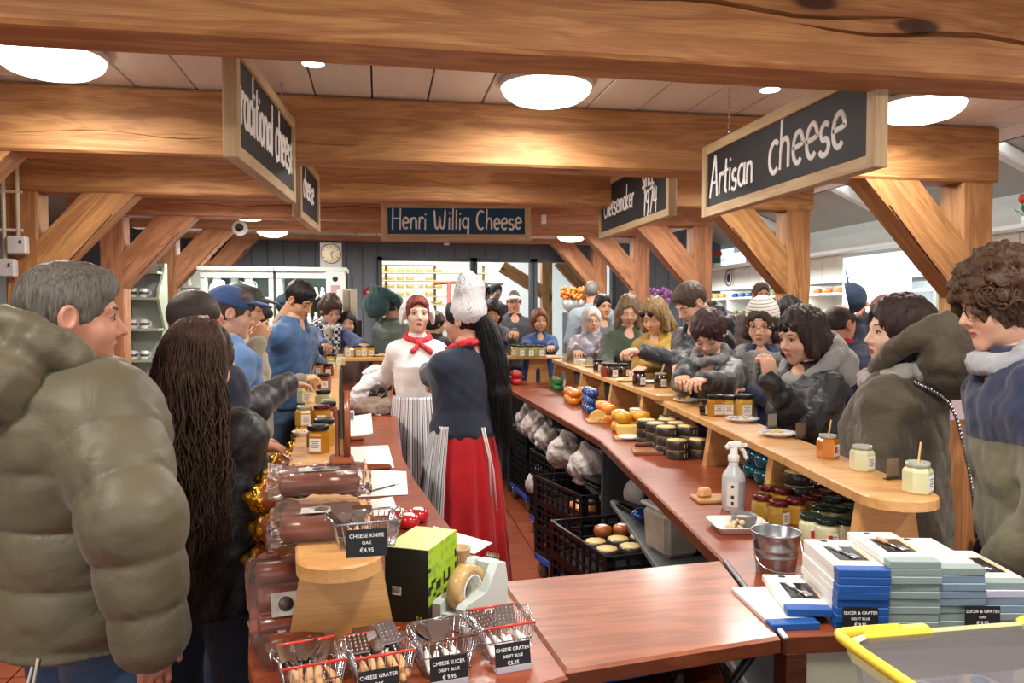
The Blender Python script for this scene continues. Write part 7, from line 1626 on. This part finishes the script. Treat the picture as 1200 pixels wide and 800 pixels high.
for i, (px, py, cl, lb) in enumerate(((567, 334, '232b44', 'person in dark coat standing inside the store room, left of two'), (581, 331, '3a2a44', 'person in dark blue and red coat standing inside the store room, right of two'))):
    person(lb, px, py, 12.0 + .8 * i, 60 + 100 * i, sex='m', top=cloth('visitor_coat_%s' % ['a', 'b'][i], cl), hair='crop', hcol=('14141a', '26262e'), res=.022, hres=.009, handh=.008, seed=60 + i)
# red round notice on the back wall
p = PY(434, 343, YB - .025); o = empty('wall_notice', p, 0, 'round red notice with white lettering on the back wall left of the windows', 'sign'); MB().lathe([(.09, 0), (.09, .006), (1e-5, .006)], 28, mat=Matrix.Rotation(R(90), 4, 'X')).build('red_disc', MT('red_sign', 'c8323a', .5), o); MB().box((0, -.008, .012), (.1, .002, .022)).build('print', WHITE, o)
for i, w_ in enumerate((.22, .16)): MB().box((0, -.004, -.13 - i * .045), (w_, .002, .022)).build('print', WHITE, o)
# clock on a grey board
p = PY(388, 309, 9.0); o = empty('wall_clock', (p.x, 9.0, 2.13), 0, 'square board clock with cream round dial above the white cabinets', 'clock'); MB().box((0, 0, .14), (.24, .03, .28), bev=.004).build('board', MT('weathered_board', 'b3b4b8', .7, var=.1), o)
mm = Matrix.Translation((0, -.018, .155)) @ Matrix.Rotation(R(90), 4, 'X'); MB().lathe([(.105, 0), (.112, .002), (.112, .008), (.105, .008), (.105, 0)], 32, mat=mm).build('bezel', MT('brown_bezel', '7a5a3a', .5), o); d_ = MB().lathe([(.106, 0), (.105, .005), (1e-5, .005)], 32, mat=mm).build('dial', MT('cream_dial', 'e6ddc0', .6), o)
m = MB(); [m.box((.085 * math.sin(R(30 * i)), -.025, .155 + .085 * math.cos(R(30 * i))), (.006, .002, .018), rot=Matrix.Rotation(R(30 * i), 3, 'Y')) for i in range(12)]; m.tube([(0, -.026, .155), (.03, -.026, .185)], .004, 5).tube([(0, -.026, .155), (.025, -.026, .09)], .003, 5); m.build('hands_and_marks', PRINT, d_)
# white cabinets
WCAB = MT('cabinet_white_green', 'dfe8e2', .45, var=.02); YC = 8.9
def cabinet(px0, px1, label, shelves, dx=0):
    a, b = PY(px0, 312, YC), PY(px1, 312, YC); w = b.x - a.x; ht = 2.1; o = empty('display_cabinet', ((a.x + b.x) / 2, YC, 0), 0, label, 'cabinet', 'white display cabinets'); dp = .42
    for s in (-1, 1): MB().box((0, 0, 0), (.05, dp, ht), bev=.003).build('side_panel', WCAB, o, (s * (w / 2 - .025), dp / 2, ht / 2))
    MB().box((0, dp - .01, ht / 2), (w, .02, ht)).build('back_panel', MT('cabinet_back', '5c6462', .6), o); MB().box((0, dp / 2 - .02, ht + .0), (w + .06, dp + .06, .05), bev=.01).build('cornice', WCAB, o); MB().box((0, .0, ht - .06), (w, .03, .08), bev=.004).build('top_rail', WCAB, o)
    for z in shelves: MB().box((0, 0, 0), (w - .1, dp - .03, .022)).build('shelf_board', WCAB, o, (0, dp / 2, z))
    st = bpy.data.lights.new('cabinet_light', 'AREA'); st.shape = 'RECTANGLE'; st.size = w * .8; st.size_y = .04; st.energy = 4; st.color = (.93, 1, .97); l = bpy.data.objects.new('cabinet_light', st); COL.objects.link(l); l.parent = o; l.location = (0, .07, ht - .11); l.rotation_euler = (R(-15), 0, 0)
    return o, a.x, b.x
SHZ = [.5, .85, 1.2, 1.5, 1.78]
c1, xa1, xb1 = cabinet(234, 320, 'left white display cabinet full of white stoneware jugs', SHZ); c2, xa2, xb2 = cabinet(323, 404, 'right white display cabinet full of small figurines, with a white poster', SHZ)
MB().box((0, 0, 0), (.02, 1.8, 2.1)).build('end_panel', MT('dark_end_panel', '3e444a', .6), c2, ((xb2 - xa2) / 2 + .01, 1.2, 1.05))
jug = empty('stoneware_jug'); MB().lathe([(.04, 0), (.065, .02), (.075, .07), (.06, .12), (.035, .15), (.04, .185), (.036, .185), (.03, .15), (1e-5, .13)], 18).build('jug_body', PORC, jug); MB().tube(smooth_poly([(.045, 0, .16), (.09, 0, .14), (.095, 0, .09), (.068, 0, .05)], 4), .008, 6).build('handle', PORC, jug); MB().ball((0, 0, .2), .012, 8).build('cork', MT('cork_tan', 'c89a58', .6), jug); protos.append(jug)
fig = empty('small_figurine'); MB().lathe([(.022, 0), (.03, .01), (.022, .06), (.012, .075), (.018, .095), (.012, .112), (1e-5, .116)], 12).build('figure_body', PORC, fig); MB().lathe([(.0265, .02), (.026, .035), (.0265, .036)], 12).build('blue_band', MT('delft_blue', '5a6a9a', .3), fig); protos.append(fig)
mug = empty('white_mug'); MB().lathe([(.034, 0), (.038, .004), (.038, .085), (.035, .085), (.033, .008), (1e-5, .007)], 16).build('mug_body', PORC, mug); MB().tube(smooth_poly([(.038, 0, .07), (.062, 0, .062), (.062, 0, .03), (.038, 0, .022)], 4), .005, 6).build('handle', PORC, mug); MB().lathe([(.012, .0)] * 1 + [(.0384, .03), (.0384, .055)], 16).build('print', MT('dark_mug_print', '55555c', .5, var=.5, vs=40), mug); protos.append(mug)
shn = {1.2: 'third', 1.5: 'fourth', 1.78: 'top', .85: 'second'}
for z in (1.2, 1.5, 1.78):
    n = int((xb1 - xa1 - .2) / .17)
    for i in range(n): place(jug, (xa1 + .15 + i * .17 , YC + .14 + .1 * (i % 2), z + .011), random.uniform(-1, 1), 'white stoneware jug on the %s shelf of the left cabinet' % shn[z], 'jug', 'white jugs in the left cabinet', 1.15)
    n = int((xb2 - xa2 - .18) / .075)
    for i in range(n):
        for j in range(2): place(fig, (xa2 + .12 + i * .075, YC + .12 + .11 * j, z + .011), 0, 'small white and blue figurine on the %s shelf of the right cabinet' % shn[z], 'figurine', 'figurines in the right cabinet')
p = PY(393, 354, YC - .06); o = obj1('poster', MB().box((0, 0, .17), (.2, .006, .34)).lathe([(.03, 0), (.03, .002)], 20, mat=Matrix.Translation((0, -.004, .26)) @ Matrix.Rotation(R(90), 4, 'X'), mi=1).box((0, -.004, .14), (.1, .001, .1), mi=2), [PAPER, PRINT, MT('pink_text', 'c9a5ae', .7)], (p.x, YC - .06, p.z), 0, 'white poster with dark round emblem fixed to the right cabinet', 'poster')
for i, (px, py) in enumerate(((402, 372), (411, 371))): p = PY(px, py, 8.2); obj1('box_file', MB().box((0, 0, .16), (.07, .2, .32), bev=.004), MT('cream_box_file', 'cfc4b0', .6), (p.x, 8.2, p.z - .03), R(20), 'tilted cream box file beside the poster, %s' % ['left', 'right'][i], 'box file', 'cream box files')
p = PY(407, 372, 8.2); obj1('file_stand', MB().box((0, 0, (p.z - .03) / 2), (.3, .3, p.z - .03)), MT('grey_stand', '50565c', .6), (p.x, 8.25, 0), 0, 'grey plinth under the cream box files', 'plinth')
# tall green-grey display unit and shelves of mugs on the far left
GRN = MT('sage_green_paint', 'a9b8a2', .5, var=.03); a, b = PY(143, 320, 7.9), PY(186, 320, 7.9)
o = empty('display_shelf_unit', ((a.x + b.x) / 2, 8.0, 0), 0, 'sage green display unit with scalloped side panel and shelves at the left', 'shelf unit'); w = b.x - a.x
for z in (.4, .8, 1.15, 1.45, 1.75, 2.0): MB().box((0, 0, 0), (w, .3, .022)).build('shelf_board', GRN, o, (0, 0, z))
MB().box((0, .16, 1.05), (w, .02, 2.1)).build('back_panel', MT('light_back_panel', 'cdd6d2', .6), o)
for s in (-1, 1):
    mb = MB(); pts = [(-.15, 0), (.16, 0), (.16, 2.1), (.06, 2.1)]; 
    for z0 in (1.75, 1.15, .4): pts += [(.06, z0 + .3), (-.02, z0 + .18), (-.13, z0 + .08), (-.15, z0)]
    n = len(pts); mb.add([(-.012, y, z) for y, z in pts] + [(.012, y, z) for y, z in pts], [tuple(range(n - 1, -1, -1)), tuple(range(n, 2 * n))] + [(i, (i + 1) % n, n + (i + 1) % n, n + i) for i in range(n)]); mb.build('side_panel', GRN, o, (s * w / 2, 0, 0))
for zi, z in enumerate((1.15, 1.45, 1.75)):
    for i in range(max(1, int((w - .08) / .1))): place(mug, ((a.x + b.x) / 2 - w / 2 + .08 + i * .1, 7.93, z + .011), random.random(), 'white mug on the %s shelf of the sage green unit' % ['third', 'fourth', 'fifth'][zi], 'mug', 'mugs on the sage unit')
a, b = PY(150, 330, 10.4), PY(232, 330, 10.4); o = empty('lit_shelving', ((a.x + b.x) / 2, 10.5, 0), 0, 'brightly lit white wall shelving of mugs behind the left posts', 'shelf unit'); w = b.x - a.x; MB().box((0, .17, 1.15), (w, .02, 2.3)).build('back_panel', WCAB, o)
for z in (.9, 1.2, 1.45, 1.7, 1.95, 2.2): MB().box((0, 0, 0), (w, .32, .022)).build('shelf_board', WCAB, o, (0, 0, z))
for zi, z in enumerate((1.2, 1.45, 1.7, 1.95)):
    for i in range(int(w / .11)): place(mug if (i + zi) % 3 else fig, (a.x + .06 + i * .11, 10.42, z + .011), random.random() * 2, 'white printed mug on the %s lit shelf behind the posts' % ['second', 'third', 'fourth', 'fifth'][zi], 'mug', 'mugs on the lit shelving', 1.2)
area('left_shelf_light', (-2.6, 9.6, 2.3), (-40, 0, 0), 1.6, 14, (.92, 1, .98), .2)
# souvenirs at the far left edge
o = empty('souvenir_rack', (-3.3, 6.3, 0), 0, 'rack of bright souvenirs at the very left edge', 'rack'); MB().box((0, .1, 1.0), (.5, .02, 2.0)).build('rack_back', WCAB, o)
for i, (c_, z) in enumerate((('2f9a4a', 1.75), ('c8324a', 1.6), ('e0d8d8', 1.45), ('b84a8a', 1.3), ('3a8a5a', 1.15))):
    for j in range(4): tag(MB().box((0, 0, .05), (.09, .04, .1), bev=.01).build('souvenir_packet', MT('souvenir_%d' % i, c_, .4, var=.3, vs=30), None, (-3.48 + j * .12, 6.34, z)), 'small bright packet hanging on the souvenir rack, row %s from the top' % ['one', 'two', 'three', 'four', 'five'][i], 'packet', 'packets on the souvenir rack')

# ---- right-hand shop wall
XW = 5.2
sh_ = empty('wall_shelf', (XW - .2, 7.4, 2.27), 0, 'long high white wall shelf along the right-hand shop wall', 'shelf'); MB().box((0, 0, 0), (.42, 7.6, .03)).build('shelf_board', WHITE, sh_)
pel = empty('pelmet', (XW - .12, 7.4, 0), 0, 'white boarded pelmet under the high shelf on the right', 'pelmet')
bm = MB().box((0, 0, 0), (.025, .243, .3), bev=.004).mesh('pelmet_board', CREAM)
for i in range(31):
    y = -3.7 + .25 * i
    link('pelmet_board', bm, pel, (-.08, y, 2.1))
MB().box((.1, 0, 1.97), (.3, 7.6, .03)).build('soffit_board', WHITE, pel)
for i, y in enumerate((10.4, 5.1)):
    o = empty('round_plaque', (XW - .23, y, 2.12), 0, 'round black and white emblem plaque on the pelmet, %s' % ['far one behind the third post', 'near one behind the second post'][i], 'plaque'); mm = Matrix.Rotation(R(-90), 4, 'Y'); MB().lathe([(.13, 0), (.13, .012), (1e-5, .012)], 32, mat=mm).build('disc', PORC, o); MB().lathe([(.12, .0125), (.12, .014), (.1, .014), (.1, .0125), (.12, .0125)], 32, mat=mm).build('ring', PRINT, o); MB().lathe([(.05, .0125), (.05, .015), (1e-5, .015)], 20, mat=mm, sx=1.2).build('emblem', PRINT, o)
su = empty('wall_shelving', (XW - .2, 7.6, 0), 0, 'long white lit shelving of cheeses and gifts under the pelmet', 'shelf unit')
MB().box((.17, 0, .96), (.02, 7.2, 1.92)).build('back_panel', WHITE, su)
for z in (.45, .75, 1.05, 1.32, 1.58, 1.82): MB().box((0, 0, 0), (.34, 7.2, .022)).build('shelf_board', WHITE, su, (0, 0, z))
for i in range(8): MB().box((0, 0, .96), (.34, .03, 1.92)).build('divider', GRN if i in (2, 5) else WHITE, su, (0, -3.6 + i * 1.028, 0))
LITP = MT('backlit_panel', 'dff0ff', .4, var=0, emit=1.2)
lp_ = empty('light_panel', (XW - .03 - .3, 6.95, 0), 0, 'large glowing bluish-white light panel on the right shop wall', 'light panel'); MB().box((0, 0, 1.75), (.02, 1.05, .9)).build('panel', LITP, lp_); MB().box((0, 0, 2.21), (.04, 1.1, .03)).box((0, 0, 1.29), (.04, 1.1, .03)).build('panel_frame', WCAB, lp_)
cols = ['red', 'green', 'orange', 'yellow', 'amber', 'olive', 'blue', 'orange']
nm = {1.05: 'third', 1.32: 'fourth', 1.58: 'fifth', 1.82: 'top'}
cnt = 0
for z in (1.32, 1.58, 1.82):
    for b_ in range(7):
        y0 = 7.6 - 3.6 + b_ * 1.028; key = cols[(b_ + (0 if z < 1.7 else 1)) % 8]
        if abs(y0 + .5 - 6.95) < .5: continue
        for i in range(9):
            if b_ in (1, 2): place(jr['red_k' if i % 2 else 'dark_k'], (XW - .28, y0 + .07 + i * .11, z + .011), 0, 'small dark bottle on the %s shelf by the light panel' % nm[z], 'jar', 'dark jars on the right wall shelving', 1.3)
            else: place(WH[key], (XW - .3 + .05 * (i % 2), y0 + .08 + i * .107, z + .011), 0, 'round %s cheese on the %s shelf of the right shop wall' % (key, nm[z]), 'cheese', '%s cheeses on the right wall shelving' % key, 1.15)
area('right_shelf_light', (4.7, 7.6, 1.93), (0, -35, 0), .2, 30, (.95, .99, 1), 7)
area('right_aisle_light', (4.3, 6.5, 2.9), (0, 0, 0), .8, 30, (.95, .98, 1), 6)
# tulips on the high shelf
TP = empty('tulip_pot'); MB().lathe([(.05, 0), (.062, .08), (.058, .08), (.05, .07), (1e-5, .07)], 16).build('pot', PORC, TP)
rnd = random.Random(2); m = MB(); m2 = MB(); m3 = MB()
for i in range(5):
    a = 6.28 * i / 5; x, y = .05 * math.cos(a), .05 * math.sin(a); m.tube([(x * .3, y * .3, .06), (x, y, .19)], .005, 5); m2.lathe([(.006, .18), (.026, .2), (.028, .225), (.016, .255), (1e-5, .255)], 10, c=(x, y, 0)); m3.tube([(x * .4, y * .4, .07), (x * 1.8, y * 1.8, .13), (x * 2.2, y * 2.2, .16)], [.012, .018, .002], 5, flat=.2)
m.build('stems', MT('tulip_green', '3d7a3a', .6), TP); m2.build('blooms', MT('red_tulip', 'd0402a', .5, var=.15), TP); m3.build('leaves', _mc['tulip_green'], TP); protos.append(TP)
PUR = MT('purple_bloom', '7a3a6a', .5)
for i, y in enumerate((4.95, 5.25, 10.9, 4.3)):
    c = place(TP, (XW - .2, y, 2.285), i, 'pot of red tulips on the high right shelf, %s' % ['second from the right edge', 'beside the second post', 'dark one at the far end', 'at the right edge'][i], 'flower pot', 'tulip pots')
o = obj1('lit_sign_box', MB().box((0, 0, .09), (.1, .5, .18), bev=.01), LITP, (XW - .2, 10.3, 2.285), 0, 'small glowing light box on the high shelf at the far right', 'light box')
# flowers in hanging bowls before the back wall
def bouquet(px, py, Y, colr, label, petals=60):
    p = PY(px, py, Y); o = empty('flower_bowl', p, 0, label, 'flowers'); MB().lathe([(.07, -.16), (.14, -.1), (.16, .0), (.15, .0), (.1, -.1), (1e-5, -.12)], 24).build('bowl', MT('grey_white_bowl', 'c8ccc8', .5), o); rnd = random.Random(px); m = MB(); g_ = MB()
    for _ in range(petals): a = rnd.random() * 6.3; r_ = rnd.random() ** .5 * .19; z = .02 + rnd.random() * .15; m.ball((r_ * math.cos(a), r_ * math.sin(a), z), .026, 6, sc=(1, 1, 1.3))
    for _ in range(24): a = rnd.random() * 6.3; r_ = rnd.random() * .2; g_.tube([(0, 0, -.02), (r_ * math.cos(a), r_ * math.sin(a), .06 + .08 * rnd.random())], [.004, .012], 4)
    tag(m.build('blooms', colr, o), kind='stuff'); g_.build('leaves', _mc['tulip_green'], o)
    s = empty('plinth', (p.x, p.y, 0), 0, 'grey plinth under the %s' % label.split(' in ')[0], 'plinth'); MB().box((0, 0, (p.z - .16) / 2), (.25, .25, p.z - .16), bev=.01).build('body', GREYB, s)
bouquet(672, 352, 10.2, MT('orange_bloom', 'e0862a', .6, var=.2, col2='c8502a'), 'orange blossoms in a pale bowl before the back wall'); bouquet(770, 354, 9.6, MT('mauve_bloom', 'b46ac0', .6, var=.2, col2='d898d8'), 'mauve blossoms in a pale bowl left of the brown post')
# pipes and boxes on the third left post; camera dome; tag on the beam
px0 = XL[3]; o = empty('conduit', (px0 - .03, FY[3] - .1, 0), 0, 'pair of cream conduit pipes running down the third left post', 'pipes'); 
for dx in (-.055, .03): MB().tube([(dx, -.02, 1.95 if dx < 0 else 2.1), (dx, -.02, 2.69)], .013, 10).build('pipe', MT('cream_pipe', 'e0d6bc', .4), o)
for z in (2.15, 2.4): MB().box((-.0125, -.015, z), (.13, .03, .018)).build('clamp', _mc['cream_pipe'], o)
for i, (dx, z) in enumerate(((.03, 2.05), (-.04, 1.9))): ob = empty('switch_box', (px0 - .03 + dx, FY[3] - .13, z), 0, 'grey square switch box on the third left post, %s' % ['upper', 'lower'][i], 'switch box'); MB().box((0, 0, 0), (.12, .06, .12), bev=.01).build('housing', MT('grey_housing', 'd2d2ce', .4), ob); MB().lathe([(.012, 0), (.012, .004), (1e-5, .004)], 12, mat=Matrix.Translation((.03, -.031, .02)) @ Matrix.Rotation(R(90), 4, 'X')).build('knob', STEEL, ob)
p = PY(281, 267, FY[5] - .12); o = empty('camera_dome', (p.x, FY[5] - .1, p.z), 0, 'white round security camera dome with black lens on the fifth beam', 'camera'); MB().lathe([(.085, 0), (.085, .03), (.07, .05), (.05, .06)], 28, mat=Matrix.Rotation(R(90), 4, 'X')).build('housing', PORC, o); MB().ball((0, -.05, 0), .05, 16).build('lens_dome', MT('black_lens', '0c0c10', .08, var=0, coat=1), o)
p = PY(637, 262, FY[4] - .1); obj1('wall_tag', MB().box((0, 0, .04), (.05, .012, .09), bev=.004), PORC, (p.x, FY[4] - .106, p.z), 0, 'small white sensor box on the fourth beam right of the blue sign', 'sensor')
p = PY(524, 284, FY[6] - .1); obj1('smoke_sensor', MB().lathe([(.04, 0), (.04, .03), (.02, .04)], 16), PORC, (p.x, FY[6], ZB[6] - .04), 0, 'small white sensor under the rearmost beam', 'sensor')

a, b = PY(1108, 380, 3.8), PY(1142, 492, 3.8)
obj1('poster', MB().box((0, 0, 0), (b.x - a.x, .004, a.z - b.z)).box((0, -.003, .12), (.1, .001, .03), mi=1).box((0, -.003, -.02), (.09, .001, .12), mi=1), [MT('pinkish_sheet', 'e9d6dc', .6, var=.03), MT('pink_print', 'd7a9b8', .7)], ((a.x + b.x) / 2, 3.83, (a.z + b.z) / 2), 0, 'pinkish white printed sheet on the second right post between parka and curly man', 'poster')
for p_ in protos: kill_tree(p_)
